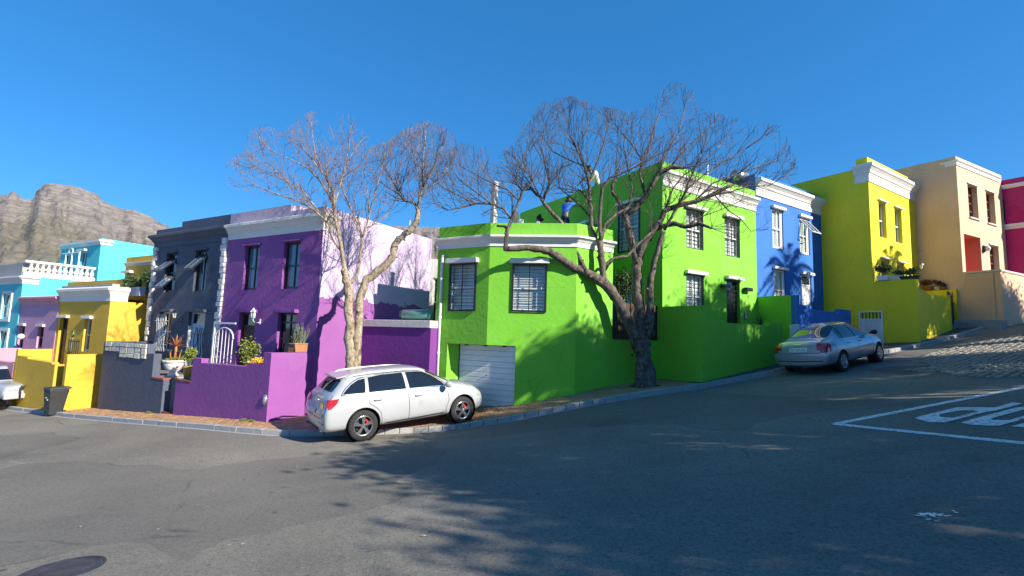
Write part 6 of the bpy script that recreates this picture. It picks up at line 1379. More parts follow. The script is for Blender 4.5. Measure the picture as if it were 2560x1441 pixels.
# ---------------- silver sedan
SED = [(-2.13, sec(.60,.62,.02,.66,.55,.68,.48,.66,.38,.55,.30)), (-2.08, sec(.74,.66,.02,.75,.66,.77,.52,.75,.38,.64,.26)), (-2.02, sec(.95,.60,.03,.745,.87,.79,.62,.775,.42,.69,.23)), (-1.85, sec(1.01,.62,.03,.76,.92,.805,.66,.79,.42,.72,.21)), (-1.55, sec(1.045,.62,.04,.785,.94,.825,.68,.815,.42,.74,.20)),
       (-1.25, sec(1.20,.56,.05,.795,.955,.84,.68,.83,.44,.76,.20)), (-.95, sec(1.375,.52,.06,.79,.96,.845,.68,.835,.44,.76,.20)), (-.65, sec(1.45,.51,.06,.785,.955,.845,.68,.83,.44,.755,.19)), (-.1, sec(1.47,.515,.06,.78,.945,.845,.68,.83,.44,.75,.19)), (.30, sec(1.44,.52,.06,.78,.935,.845,.68,.83,.44,.75,.19)), (.62, sec(1.27,.57,.05,.782,.925,.845,.68,.83,.44,.75,.19)), (1.02, sec(1.03,.65,.04,.79,.90,.845,.67,.835,.44,.76,.20)), (1.28, sec(.98,.66,.05,.785,.87,.84,.66,.83,.44,.76,.20)), (1.65, sec(.92,.62,.05,.76,.80,.81,.62,.79,.42,.70,.21)), (1.92, sec(.83,.55,.05,.68,.70,.73,.56,.70,.38,.60,.23)), (2.08, sec(.70,.45,.04,.55,.61,.59,.50,.56,.36,.45,.26)), (2.13, sec(.62,.35,.03,.42,.56,.45,.48,.42,.38,.34,.30))]
sed = thing('silver_sedan', (0, 0, 0), 'silver sedan parked against the kerb by the olive wall', 'car')
AXD = (-1.20, 1.30); me, bv = car_shell(SED, AXD, .305, .35, .54)
madd(me, 'body', M['csilver'], sed); me.polygons.foreach_set('use_smooth', [True]*len(me.polygons))
try: me.set_sharp_from_angle(angle=R_(40))
except Exception: pass
for ax in AXD:
    for s in (1, -1):
        local(MB().lathe([(.345, s*.79), (.345, s*.55), (0, s*.55)], (ax, 0, .32), 30, 'y', cap=False), 'wheel_arch', M['trim'], sed); wheel(sed, ax, s, .305, .092, .73, 6, M['alloy'], None)
for s in (1, -1):
    for w in ([(-1.06,.985),(-.93,.985),(-.84,1.30),(-.92,1.29),(-1.02,1.18)], [(-.90,.985),(-.16,.975),(-.19,1.335),(-.5,1.345),(-.80,1.315)], [(-.10,.975),(.55,.965),(.78,.96),(.70,1.03),(.45,1.22),(.28,1.315),(.1,1.335),(-.13,1.337)]): madd(patch(bv, w, 'y', s, .004, 4), 'side_window', M['carglass'], sed)
    madd(patch(bv, strip([(-1.10,.975),(-1.06,1.18),(-.95,1.31),(-.80,1.345),(-.4,1.37),(.1,1.36),(.3,1.335),(.48,1.235),(.74,1.03),(.84,.955)], .018), 'y', s, .006, 1), 'window_trim', M['trim'], sed)
    madd(patch(bv, strip([(-.83,1.335),(-.92,.98)], .03), 'y', s, .006, 1), 'window_trim', M['trim'], sed); madd(patch(bv, strip([(-.13,1.34),(-.10,.97)], .05), 'y', s, .006, 1), 'window_trim', M['trim'], sed)
    for a in ([(-.13,.955),(-.12,.6),(-.14,.26)], [(.82,.93),(.86,.7),(.82,.26)], [(-1.02,.955),(-.98,.78),(-.80,.62),(-.75,.26)]): madd(patch(bv, strip(a, .010), 'y', s, .003, 1), 'door_seam', M['seam'], sed)
    madd(patch(bv, strip([(-.92,.62),(-.1,.635),(.85,.655)], .04), 'y', s, .012, 2), 'rub_strip', M['csilver'], sed); madd(patch(bv, strip([(-.92,.605),(-.1,.62),(.85,.64)], .012), 'y', s, .013, 2), 'rub_strip_edge', M['trim'], sed)
    for hx, hz in ((-.72, .83), (.06, .82)):
        h = bv.ray_cast(Vector((hx, s*3, hz)), Vector((0, -s, 0)))[0]; local(MB().tube([(hx-.08, h.y+s*.004, hz), (hx-.06, h.y+s*.03, hz), (hx+.06, h.y+s*.03, hz+.004), (hx+.08, h.y+s*.004, hz+.004)], .014, 8), 'door_handle', M['csilver'], sed, smooth=True)
    mb = MB(); mb.tube([(.76, s*.80, .99), (.78, s*.87, 1.0)], [.025, .025], 8); mb.tube([(.81, s*.86, 1.01), (.80, s*.89, 1.015), (.79, s*.95, 1.015), (.775, s*1.0, 1.01), (.77, s*1.015, 1.008)], [.04, .07, .075, .06, .02], 12); local(mb, 'wing_mirror', M['trim'], sed, smooth=True)
    l = madd(patch(bv, [(s*.50,.93),(s*.70,.91),(s*.765,.80),(s*.76,.66),(s*.56,.66),(s*.52,.75)], 'x', -1, .010, 4), 'tail_lamp', M['tail'], sed); madd(patch(bv, [(-2.0,.90),(-1.78,.93),(-1.80,.78),(-1.86,.68),(-2.02,.66)], 'y', s, .010, 3), 'lamp_side', M['tail'], l)
    madd(patch(bv, [(s*.53,.72),(s*.60,.72),(s*.60,.67),(s*.53,.67)], 'x', -1, .014, 2), 'reversing_lamp', M['headlamp'], l)
    madd(patch(bv, [(1.70,.74),(1.95,.68),(2.0,.60),(1.75,.62)], 'y', s, .008, 3), 'headlamp', M['headlamp'], sed)
madd(patch(bv, [(-.56,1.06),(.56,1.06),(.53,1.20),(.46,1.38),(-.46,1.38),(-.53,1.20)], 'x', -1, .006, 5), 'rear_window', M['carglass'], sed)
madd(patch(bv, [(-.60,1.04),(.60,1.04),(.47,1.38),(-.47,1.38)], 'x', 1, .006, 5), 'windscreen', M['carglass'], sed)
for a in ([(-.55,1.0),(-.60,.9),(-.56,.64),(.56,.64),(.60,.9),(.55,1.0)],): madd(patch(bv, strip(a, .012), 'x', -1, .004, 1), 'boot_seam', M['seam'], sed)
madd(patch(bv, strip([(-.66,.42),(0,.40),(.66,.42)], .03), 'x', -1, .006, 2), 'bumper_strip', M['trim'], sed); madd(patch(bv, [(-.36,.86),(.36,.86),(.32,.66),(-.32,.66)], 'x', -1, .009, 2), 'plate_recess', M['csilver'], sed)
npl = madd(patch(bv, [(-.26,.80),(.26,.80),(.26,.68),(-.26,.68)], 'x', -1, .022, 2), 'number_plate', M['plate'], sed)
def text_mesh(txt, size, mat, name):
    cu = bpy.data.curves.new(name, 'FONT'); cu.body = txt; cu.size = size; cu.align_x = 'CENTER'; cu.align_y = 'CENTER'; cu.extrude = .001; o = bpy.data.objects.new(name, cu); COL.objects.link(o); me = eval_mesh(o); bpy.data.objects.remove(o); me.materials.clear(); me.materials.append(mat); o = bpy.data.objects.new(name, me); COL.objects.link(o); return o
xp = bv.ray_cast(Vector((-5, 0, .73)), Vector((1, 0, 0)))[0].x
tx = text_mesh('CF 137-253', .095, M['black'], 'plate_lettering'); tx.parent = npl; tx.matrix_local = Matrix(((0, 0, -1, xp-.03), (-1, 0, 0, 0), (0, 1, 0, .74), (0, 0, 0, 1)))
local(MB().lathe([(.0, 0), (.035, 0), (.03, .03), (.0, .06)], (-.75, 0, 1.455), 8), 'roof_aerial', M['trim'], sed)
local(MB().tube([(-2.075, -.10, .90), (-2.08, .10, .90)], .014, 8), 'boot_badge', M['chrome'], sed)
rw_ = np.array([9.95, 14.22]); hd = RD; lf = np.array([-hd[1], hd[0]]); Pc_ = rw_+hd*1.20+lf*.73; pl = [(-1.2, -.73), (-1.2, .73), (1.3, -.73), (1.3, .73)]; set_pose(sed, pl, wz(Pc_, _b, pl, False), Pc_, _b)

# ---------------- white pickup at the far kerb
PIC = [(-2.5, sec(.95,.74,.01,.80,.90,.83,.70,.82,.5,.74,.42)), (-2.46, sec(1.02,.80,.01,.84,.95,.86,.72,.85,.48,.78,.38)), (-.70, sec(1.04,.80,.01,.85,.97,.87,.74,.86,.48,.80,.36)), (-.66, sec(1.62,.58,.05,.83,1.02,.87,.74,.86,.48,.80,.36)), (-.45, sec(1.70,.60,.06,.83,1.02,.87,.74,.86,.48,.80,.36)), (.15, sec(1.71,.60,.06,.83,1.02,.87,.74,.86,.48,.80,.36)), (.38, sec(1.62,.61,.05,.83,1.01,.87,.74,.86,.48,.80,.36)), (.90, sec(1.15,.72,.04,.83,1.0,.87,.74,.86,.48,.80,.36)), (1.1, sec(1.08,.74,.04,.83,.98,.87,.74,.86,.48,.80,.36)), (1.9, sec(1.02,.74,.05,.82,.92,.86,.72,.85,.5,.78,.40)), (2.2, sec(.96,.70,.05,.79,.88,.83,.70,.82,.52,.74,.44)), (2.27, sec(.90,.62,.03,.70,.84,.74,.70,.73,.56,.66,.48))]
pik = thing('white_pickup', (0, 0, 0), 'white pickup truck parked at the kerb before the rose wall', 'car')
AXP = (-1.55, 1.45); me, bv = car_shell(PIC, AXP, .36, .43, .58); madd(me, 'body', M['cwhite'], pik); me.polygons.foreach_set('use_smooth', [True]*len(me.polygons))
for ax in AXP:
    for s in (1, -1): local(MB().lathe([(.425, s*.82), (.425, s*.59), (0, s*.59)], (ax, 0, .375), 24, 'y', cap=False), 'wheel_arch', M['trim'], pik); wheel(pik, ax, s, .36, .11, .74, 6, M['alloy'])
for s in (1, -1):
    madd(patch(bv, [(-.50,1.06),(.80,1.05),(.70,1.15),(.35,1.52),(.15,1.60),(-.42,1.60)], 'y', s, .005, 4), 'side_window', M['carglass'], pik)
    madd(patch(bv, [(s*.42,.90),(s*.68,.885),(s*.70,.74),(s*.44,.74)], 'x', 1, .012, 3), 'headlamp', M['headlamp'], pik); madd(patch(bv, [(2.02,.88),(2.2,.87),(2.22,.76),(2.04,.76)], 'y', s, .010, 3), 'indicator', M['headlamp'], pik)
    for a in ([(-.55,1.0),(-.54,.5)], [(.85,1.0),(.88,.5)]): madd(patch(bv, strip(a, .012), 'y', s, .003, 1), 'door_seam', M['seam'], pik)
madd(patch(bv, [(-.66,1.14),(.66,1.14),(.55,1.56),(-.55,1.56)], 'x', 1, .006, 4), 'windscreen', M['carglass'], pik); madd(patch(bv, [(-.38,.88),(.38,.88),(.38,.74),(-.38,.74)], 'x', 1, .010, 3), 'grille', M['trim'], pik)
for k in range(3): madd(patch(bv, strip([(-.36,.77+k*.04),(.36,.77+k*.04)], .012), 'x', 1, .018, 1), 'grille_bar', M['chrome'], pik)
local(MB().box(2.24, 2.40, -.84, .84, .44, .64), 'bumper', M['cwhite'], pik, bevel=.04); local(MB().box(2.401, 2.41, -.26, .26, .50, .61), 'number_plate', M['plate'], pik)
local(MB().tube([(2.44,-.40,.46),(2.46,-.40,.70),(2.42,-.38,.92),(2.42,.38,.92),(2.46,.40,.70),(2.44,.40,.46)], .03, 8), 'bull_bar', M['trim'], pik, smooth=True)
ang = math.atan2(-LD[1], -LD[0]); hd = -LD; fr = gpx(-8, 1026)[:2]; lf = np.array([-hd[1], hd[0]])
Pc_ = fr-hd*1.45+lf*.74; pl = [(-1.55, -.74), (-1.55, .74), (1.45, -.74), (1.45, .74)]; set_pose(pik, pl, wz(Pc_, ang, pl, False), Pc_, ang)
# ------------------------------------------------------------------ mountain
def mountain():
    m, t, b = _nt('mountain_rock'); p = pos(t)
    n1 = noise(t, pos(t, (1, 1, 1)), .004, 8, .65)
    st_ = noise(t, pos(t, (.0035, .0035, .028)), 1.0, 9, .72); sm_ = noise(t, pos(t, (.02, .02, .11)), 1.0, 6, .7)
    rock = ramp(t, st_, [(.34, (.115,.10,.105)), (.47, (.18,.155,.148)), (.56, (.225,.195,.178)), (.68, (.29,.255,.225))])
    rock = mixc(t, ramp(t, sm_, [(.40, (.55,)*3), (.52, (0,0,0))]), rock, (.10,.09,.095))
    veg = ramp(t, noise(t, p, .012, 5), [(.3, (.085,.09,.06)), (.7, (.15,.125,.085))])
    g = t.nodes.new('ShaderNodeNewGeometry'); sp = t.nodes.new('ShaderNodeSeparateXYZ'); t.links.new(g.outputs['Position'], sp.inputs[0])
    mr = N(t, 'ShaderNodeMapRange'); t.links.new(sp.outputs['Z'], mr.inputs[0]); mr.inputs[1].default_value = 250; mr.inputs[2].default_value = 620; mr.inputs[3].default_value = .25; mr.inputs[4].default_value = -.12
    ad = N(t, 'ShaderNodeMath', operation='ADD'); t.links.new(n1, ad.inputs[0]); t.links.new(mr.outputs[0], ad.inputs[1])
    c = mixc(t, ramp(t, ad.outputs[0], [(.50, (0,0,0)), (.74, (.75,)*3)]), rock, veg)
    t.links.new(c, b.inputs['Base Color']); b.inputs['Roughness'].default_value = .95; bump(t, b, st_, .6, 12); bump(t, b, noise(t, p, .03, 8), .9, 20); return m
M['mountain'] = mountain()
rng = np.random.default_rng(5)
def vnoise(x, y, seed, octv=5):
    out = 0; amp = 1; tot = 0
    for o_ in range(octv):
        r = np.random.default_rng(seed+o_); G = r.random((64, 64)); xi = np.floor(x).astype(int); yi = np.floor(y).astype(int); fx = x-xi; fy = y-yi; fx = fx*fx*(3-2*fx); fy = fy*fy*(3-2*fy)
        g = lambda a, b: G[a % 64, b % 64]; out = out+amp*((g(xi,yi)*(1-fx)+g(xi+1,yi)*fx)*(1-fy)+(g(xi,yi+1)*(1-fx)+g(xi+1,yi+1)*fx)*fy); tot += amp; amp *= .5; x = x*2.03; y = y*2.03
    return out/tot
DM = 3400.0
prof = [(-1500,640),(-900,560),(-500,520),(-300,500),(-150,515),(-60,505),(0,487),(35,478),(60,494),(82,496),(90,480),(105,464),(125,457),(165,460),(200,466),(235,482),(268,505),(295,522),(308,521),(335,522),(370,540),(385,545),(425,570),(520,590),(640,590),(760,578),(900,570),(1000,566),(1060,566),(1100,567),(1180,570),(1300,580),(1500,610),(1800,680),(2200,760)]
ang_ = []; hh_ = []
for x, y in prof: d = ray(x, y); ang_.append(math.atan2(d[0], d[1])); hh_.append(d[2]/math.hypot(d[0], d[1]))
ang_ = np.array(ang_); hh_ = np.array(hh_)
NA, NR = 620, 250
A_ = np.linspace(ang_[0], ang_[-1], NA); RH = np.interp(A_, ang_, hh_)*DM+EYE[2]; Rr = np.concatenate([np.linspace(1100, DM, 235), np.linspace(DM+60, DM+1500, 15)])
AA, RR = np.meshgrid(A_, Rr); XX = np.sin(AA)*RR; YY = np.cos(AA)*RR
k = np.clip((RR-1100)/(DM-1100), 0, 1); base_h = np.where(RR <= DM, (k**1.55), 1-(RR-DM)/2600)
rid = vnoise(AA*26+3, RR/900, 11, 5)-.5; gul = np.abs(vnoise(AA*40, RR/1400+5, 33, 4)-.5)*2
strata = vnoise(AA*5, RR/60, 77, 3)-.5
ZZ = RH[None, :]*base_h
edge = np.clip(4*k*(1-k), 0, 1)
ZZ = ZZ*(1+edge*(rid*.42-gul*.17))+edge*strata*10 + np.where(RR > DM-200, (vnoise(AA*160, RR/200, 9, 3)-.5)*10, 0)
tt_ = ZZ/38.0+(vnoise(AA*9, RR/500, 51, 4)-.5)*3.2+AA*6; fr_ = tt_-np.floor(tt_); stp = np.clip((fr_-.45)/.42, 0, 1); stp = stp*stp*(3-2*stp)
ZZ = ZZ+np.clip(k*1.6, 0, 1)*np.where(RR <= DM, (stp-fr_)*38*.75, 0)*(.35+1.1*vnoise(AA*14, RR/300, 91, 3))
ZZ = ZZ+edge*(vnoise(AA*90, RR/45, 61, 4)-.5)*26
ZZ = np.where(RR <= 1115, -8, ZZ)
idx = np.arange(NA*NR).reshape(NR, NA); me = bpy.data.meshes.new('mountain'); me.from_pydata(np.stack([XX, YY, ZZ], -1).reshape(-1, 3).tolist(), [], np.stack([idx[:-1,:-1], idx[:-1,1:], idx[1:,1:], idx[1:,:-1]], -1).reshape(-1, 4).tolist())
me.materials.append(M['mountain']); me.polygons.foreach_set('use_smooth', [True]*len(me.polygons)); mo = bpy.data.objects.new('mountain', me); COL.objects.link(mo); tag(mo, 'rocky brown mountain with sloping strata behind the town', kind='structure')

# ------------------------------------------------------------------ wheelie bin
bc = gpx(133, 1040)[:2]; bn = thing('wheelie_bin', (bc[0], bc[1], gz(*bc)), 'black plastic wheelie bin standing at the kerb by the ochre wall', 'bin'); bn.rotation_euler = (0, 0, R_(-24)); bn.scale = (.8, .8, 1.0)
M['binp'] = simple('black_bin_plastic', (.03,.032,.035), .5, var=.2)
q = MB(); q.hexa([(-.22,-.25,.06),(.22,-.25,.06),(.22,.22,.06),(-.22,.22,.06),(-.29,-.32,.93),(.29,-.32,.93),(.29,.36,.93),(-.29,.36,.93)]); local(q, 'body', M['binp'], bn, bevel=.03)
q = MB(); q.hexa([(-.32,-.36,.93),(.32,-.36,.93),(.32,.40,.93),(-.32,.40,.93),(-.29,-.32,1.0),(.29,-.32,1.0),(.29,.37,1.02),(-.29,.37,1.02)]); local(q, 'lid', M['binp'], bn, bevel=.02)
local(MB().tube([(-.26,.44,.96),(.26,.44,.96)], .018, 8), 'handle', M['binp'], bn)
for s in (-1, 1): local(MB().lathe([(.02, s*.20), (.10, s*.20), (.10, s*.27), (.02, s*.27)], (0, .25, .10), 16, 'x'), 'wheel', M['tyre'], bn)
for (x0, z0, w, h) in ((-.12, .62, .10, .05), (.02, .55, .09, .06)): local(MB().hexa([(x0,-.305,z0),(x0+w,-.305,z0+.01),(x0+w,-.29,z0+.01),(x0,-.29,z0),(x0,-.312,z0+h),(x0+w,-.312,z0+h+.01),(x0+w,-.30,z0+h),(x0,-.30,z0+h)]), 'sticker', M['whited'], bn)

# ------------------------------------------------------------------ pots and plants
def pot(name, P, r0, r1, h, mat, label, cat='plant pot', rim=True, square=False):
    t = thing(name, P, label, cat); n = 4 if square else 16
    prof = [(0, 0), (r0, 0), (r1, h*.85)] + ([(r1*1.12, h*.86), (r1*1.12, h), (r1*.95, h), (r1*.9, h*.85), (0, h*.85)] if rim else [(r1, h), (r1*.9, h), (r1*.88, h*.88), (0, h*.88)])
    MB().lathe([(r, z+P[2]) for r, z in prof], (P[0], P[1], 0), n).build('pot', mat, t, smooth=not square); return t
def bush(t, c, rx, rz, n, mat, ll=.09, lw=.04, name='foliage', stems=6, base=None):
    mb = MB(); st = MB(); c = Vector(c); b0 = Vector(base) if base is not None else c-Vector((0, 0, rz))
    tips = []
    for i in range(stems):
        a = random.uniform(0, 6.28); r = random.uniform(.2, .9); tip = c+Vector((math.cos(a)*rx*r, math.sin(a)*rx*r, random.uniform(-.2, .9)*rz)); tips.append(tip); mid = b0.lerp(tip, .5)+Vector((random.gauss(0, .03), random.gauss(0, .03), .03)); st.tube([b0, mid, tip], [.010, .007, .003], 4)
    for i in range(n):
        tp = random.choice(tips); p = tp+Vector((random.gauss(0, rx*.26), random.gauss(0, rx*.26), random.gauss(0, rz*.26))); d = Vector((random.gauss(0, 1), random.gauss(0, 1), random.gauss(.3, .7))); mb.leaf(p, d, ll*random.uniform(.6, 1.3), lw*random.uniform(.7, 1.2))
    st.build('stems', M['stemg'], t); o = mb.build(name, mat, t); o['kind'] = 'stuff'; return t
def rosette(t, c, n, L, w, mat, droop=.3, name='leaf', el=(15, 75)):
    c = Vector(c)
    for i in range(n):
        a = i*2.399+random.uniform(-.15, .15); e = R_(el[0]+(el[1]-el[0])*((i+.5)/n)); l = L*random.uniform(.8, 1.1); h = Vector((math.cos(a), math.sin(a), 0)); mb = MB(); pts = []
        for k in range(6):
            s = k/5; pts.append(c+h*(l*s*math.cos(e))+Vector((0, 0, l*s*math.sin(e)-droop*l*s*s)))
        sd = h.cross(Vector((0, 0, 1))); ws = [w*.7, w, w*.85, w*.6, w*.3, w*.03]
        for k in range(5):
            mb.add([pts[k]-sd*ws[k]/2, pts[k]+Vector((0,0,-ws[k]*.25)), pts[k]+sd*ws[k]/2, pts[k+1]+sd*ws[k+1]/2, pts[k+1]+Vector((0,0,-ws[k+1]*.25)), pts[k+1]-sd*ws[k+1]/2], [(0,1,4,5),(1,2,3,4)])
        mb.build(name, mat, t)
yf = -.12
# aloe in a white urn on the slate stoep
P = np.array(WG.off(-.55).p(WG.off(-.55).u(433, 930), yf)); ur = thing('urn', tuple(P), 'white round stone urn on the slate house stoep', 'urn')
MB().lathe([(0,yf),(.17,yf),(.17,yf+.05),(.11,yf+.09),(.12,yf+.14),(.24,yf+.25),(.30,yf+.42),(.30,yf+.46),(.35,yf+.48),(.35,yf+.54),(.30,yf+.54),(.26,yf+.48),(0,yf+.48)], (P[0],P[1],0), 24).build('bowl', M['stonew'], ur, smooth=True); ur.children[0]['label'] = 'white stone bowl'
al = thing('aloe_plant', (P[0], P[1], yf+.48), 'tall aloe with orange leaves growing in the white urn', 'plant')
MB().tube([(P[0],P[1],yf+.48),(P[0]+.02,P[1],yf+.8),(P[0]+.02,P[1],yf+1.02)], [.045,.04,.04], 8).build('stem', M['aloe'], al, smooth=True); rosette(al, (P[0]+.02,P[1],yf+1.0), 15, .62, .06, M['aloe'], .22, el=(8, 80))
for dx, dy in ((.22, -.05), (-.2, .05)):
    MB().tube([(P[0]+dx*.8,P[1]+dy,yf+.48),(P[0]+dx,P[1]+dy,yf+.80)], .02, 6).build('side_stem', M['aloe'], al)
    rosette(al, (P[0]+dx,P[1]+dy,yf+.78), 8, .24, .03, M['leafy'], .2)
uc = thing('ground_cover', (P[0], P[1], yf+.5), 'low green succulent spilling over the white urn rim', 'plant'); bush(uc, (P[0],P[1],yf+.56), .27, .05, 420, M['leafy'], .06, .03, base=(P[0],P[1],yf+.5))
P = np.array(WG.off(-.28).p(WG.off(-.28).u(473, 930), -.10)); pt_ = pot('planter', tuple(P), .13, .18, .42, simple('mustard_glaze', (.36,.27,.11), .4), 'mustard glazed pot on the brick coped wall end'); ps = thing('potted_shrub', (P[0],P[1],P[2]+.38), 'leafy variegated shrub in the mustard pot', 'plant'); bush(ps, (P[0],P[1],P[2]+.66), .16, .22, 550, M['leafy'], .10, .06, base=(P[0],P[1],P[2]+.38))
P = np.array(WS.off(-.10).p(.95, .945)); tb = thing('flower_box', tuple(P), 'square terracotta planter on top of the purple wall', 'plant pot'); wt_ = Wall(P[:2], SD)
q = MB(); q.hexa([wt_.p(-.20,.945,.10),wt_.p(.20,.945,.10),wt_.p(.20,.945,-.10),wt_.p(-.20,.945,-.10),wt_.p(-.25,1.16,.125),wt_.p(.25,1.16,.125),wt_.p(.25,1.16,-.125),wt_.p(-.25,1.16,-.125)]); q.build('box', M['terracotta'], tb, bevel=.01); MB().wbox(wt_, -.265, .265, 1.161, 1.20, -.14, .14).build('rim', M['terracotta'], tb, bevel=.01)
pp_ = thing('pencil_plant', (P[0],P[1],1.19), 'grey green pencil stemmed succulent in the terracotta planter', 'plant'); q = MB()
for i in range(60):
    a = random.uniform(0, 6.28); r = random.uniform(0, .2); b_ = Vector((P[0]+random.uniform(-.15,.15), P[1]+random.uniform(-.08,.08), 1.19)); t_ = b_+Vector((math.cos(a)*r, math.sin(a)*r, random.uniform(.2, .62))); q.tube([b_, b_.lerp(t_, .5)+Vector((random.gauss(0,.02), random.gauss(0,.02), 0)), t_], [.009,.008,.004], 4)
o = q.build('stems', M['stemg'], pp_); o['kind'] = 'stuff'
wbx = Wall(WS.p(.62, 0)[:2], SD); bx_ = thing('slatted_box', wbx.p(0, .945, -.1), 'small dark slatted box beside the terracotta planter', 'box')
for i in range(3): MB().wbox(wbx, -.09, .09, .95+i*.045, .98+i*.045, -.18, -.02).build('slat', M['wood'], bx_)
for s in (-.08, .06): MB().wbox(wbx, s, s+.02, .945, 1.13, -.17, -.03).build('post', M['dkmetal'], bx_)
P = np.array(WG.off(-.75).p(WG.off(-.75).u(622, 900), -.02)); sb = thing('garden_shrub', tuple(P), 'leafy rose shrub behind the purple garden wall', 'shrub'); bush(sb, (P[0],P[1],.66), .25, .44, 950, M['leafy'], .085, .05, stems=12, base=tuple(P))
P = np.array(WG.off(-.5).p(WG.off(-.5).u(648, 905), -.02)); fb = thing('flowering_plant', tuple(P), 'clump of yellow flowers behind the purple garden wall', 'plant'); bush(fb, (P[0],P[1],.60), .25, .09, 320, M['flower'], .06, .05, name='flowers', base=tuple(P), stems=14); bush(fb, (P[0],P[1],.42), .26, .22, 400, M['leaf'], .07, .035, base=tuple(P))
# spiky plant in the green yard
P = np.array(WH.off(.75).p(WH.off(.75).u(1901, 800), 1.62)); sp_ = thing('spiky_yucca', tuple(P), 'spiky dark yucca in the green house yard', 'plant'); MB().tube([tuple(P),(P[0],P[1],2.25)], [.07,.05], 8).build('stem', M['wood'], sp_); rosette(sp_, (P[0],P[1],2.25), 34, .62, .035, M['leafd'], .12, el=(-25, 85))
# climbing bush behind the steel panel
P = np.array(WR1.off(-.5).p(WR1.off(-.5).u(1560, 740), zlw)); cb_ = thing('climbing_bush', tuple(P), 'glossy green climber above the brown steel panel', 'shrub'); bush(cb_, (P[0],P[1],WR1.z(1560,735)), .36, .62, 1700, M['leaf'], .10, .055, stems=14, base=tuple(P))
# ochre yard plants
P = np.array(WYG.off(-.8).p(WYG.off(-.8).u(178, 880), -1.0)); dr_ = thing('spiky_dracaena', tuple(P), 'spiky yellow green dracaena in the ochre yard', 'plant'); z1 = WYG.off(-.8).z(178, 842); MB().tube([tuple(P),(P[0],P[1],z1)], [.04,.03], 6).build('stem', M['stemg'], dr_); rosette(dr_, (P[0],P[1],z1), 16, .38, .035, M['leafy'], .2, el=(0, 80)); z2 = WYG.off(-.8).z(178, 885); rosette(dr_, (P[0]-.05,P[1],z2), 16, .42, .045, M['leafy'], .2, el=(0, 80))
for i, x in enumerate((317, 340, 367)):
    W_ = WY3.off(.05) if False else WY3.off(-.3); u = W_.u(x, 712); z = WY3.z(340, 720); P = W_.p(u, z-.25); b2 = thing('balcony_plant', P, ['trailing green plant at the left end of the ochre balcony', 'small dark shrub in the middle of the ochre balcony', 'upright green shrub beside the slate house on the ochre balcony'][i] if i else 'broad leafy green plant on the ochre balcony by its window', 'plant')
    bush(b2, (P[0],P[1],z+.18), .22, .28+.1*(i == 2), 420, [M['leaf'], M['leafd'], M['leafd']][i], .12, .05, base=P, stems=8)
# pots on the yellow terrace wall
W_ = WYs.off(-.10)
for i, (x, lab, mat, lm, plab) in enumerate(((2209, 'white tapered pot on a black saucer on the olive wall', M['wtrim'], M['leafd'], 'bushy dark green plant in the white tapered pot'), (2244, 'pale grey trough on the olive wall', M['whited'], M['leaf'], 'low green plant in the pale grey trough'), (2274, 'black trough at the corner of the olive wall', M['black'], M['leaf'], 'yellow green plant in the black trough'))):
    u = W_.u(x, 700); P = W_.p(u, zyr+.006); t = thing('window_box', P, lab, 'plant pot'); k = (.22, .22, .33)[i]; h = (.24, .20, .15)[i]
    MB().hexa([W_.p(u-k*.8,zyr+.006,.07),W_.p(u+k*.8,zyr+.006,.07),W_.p(u+k*.8,zyr+.006,-.08),W_.p(u-k*.8,zyr+.006,-.08),W_.p(u-k,zyr+h,.09),W_.p(u+k,zyr+h,.09),W_.p(u+k,zyr+h,-.10),W_.p(u-k,zyr+h,-.10)]).build('trough', mat, t, bevel=.01)
    if i == 0: MB().wbox(W_, u-.24, u+.24, zyr+.004, zyr+.03, -.12, .12).build('saucer', M['black'], t)
    b_ = thing('potted_plant', W_.p(u, zyr+h-.02), plab, 'plant'); bush(b_, (P[0],P[1],zyr+h+(.20,.07,.12)[i]), (.26,.18,.28)[i], (.22,.08,.14)[i], (700,300,420)[i], lm, .10, .045, base=W_.p(u, zyr+h-.04))
# pots on the far return wall
W_ = WYe.off(-.06)
for i, (x, lab, mat, lm, plab) in enumerate(((2321, 'wide brown bowl on the yellow return wall', M['terracotta'], M['leafr'], 'sprawling dry plant in the brown bowl'), (2344, 'small white bowl on the yellow return wall', M['wtrim'], M['leafr'], 'red leaved plant in the small white bowl'), (2360, 'small clay pot on the yellow return wall', M['terracotta'], M['leafr'], 'short reddish plant in the small clay pot'))):
    u = W_.u(x, 720); P = W_.p(u, zR+.003); r = (.22, .12, .10)[i]; pot('bowl_pot', P, r*.6, r, (.20,.16,.14)[i], mat, lab); b_ = thing('potted_plant', (P[0],P[1],zR+.12), plab, 'plant'); bush(b_, (P[0],P[1],zR+(.34,.30,.22)[i]), (.26,.10,.12)[i], (.16,.14,.10)[i], (420,160,200)[i], lm, .09, .035, base=(P[0],P[1],zR+.12))
# weeds along wall feet
for i, (x, y, r, n, lab) in enumerate(((237, 1017, .22, 700, 'green weed tuft at the foot of the slate wall'), (372, 1034, .09, 160, 'small weed beside the slate entry'), (608, 1053, .10, 160, 'small weed at the foot of the purple wall'), (630, 1055, .07, 120, 'tiny dry weed near the purple wall corner'))):
    p = gpx(x, y, KH); t = thing('weed', (p[0],p[1],gz(p[0],p[1])+KH), lab, 'weed'); mb = MB()
    for k in range(n):
        a = random.uniform(0, 6.28); rr = random.uniform(0, r); b_ = (p[0]+math.cos(a)*rr, p[1]+math.sin(a)*rr*.5, gz(p[0],p[1])+KH-.01); mb.leaf(b_, (random.gauss(0,.5), random.gauss(0,.5), 1), random.uniform(.05,.14)*(.5+r*3), .012)
    o = mb.build('blades', M['leafy'], t); o['kind'] = 'stuff'
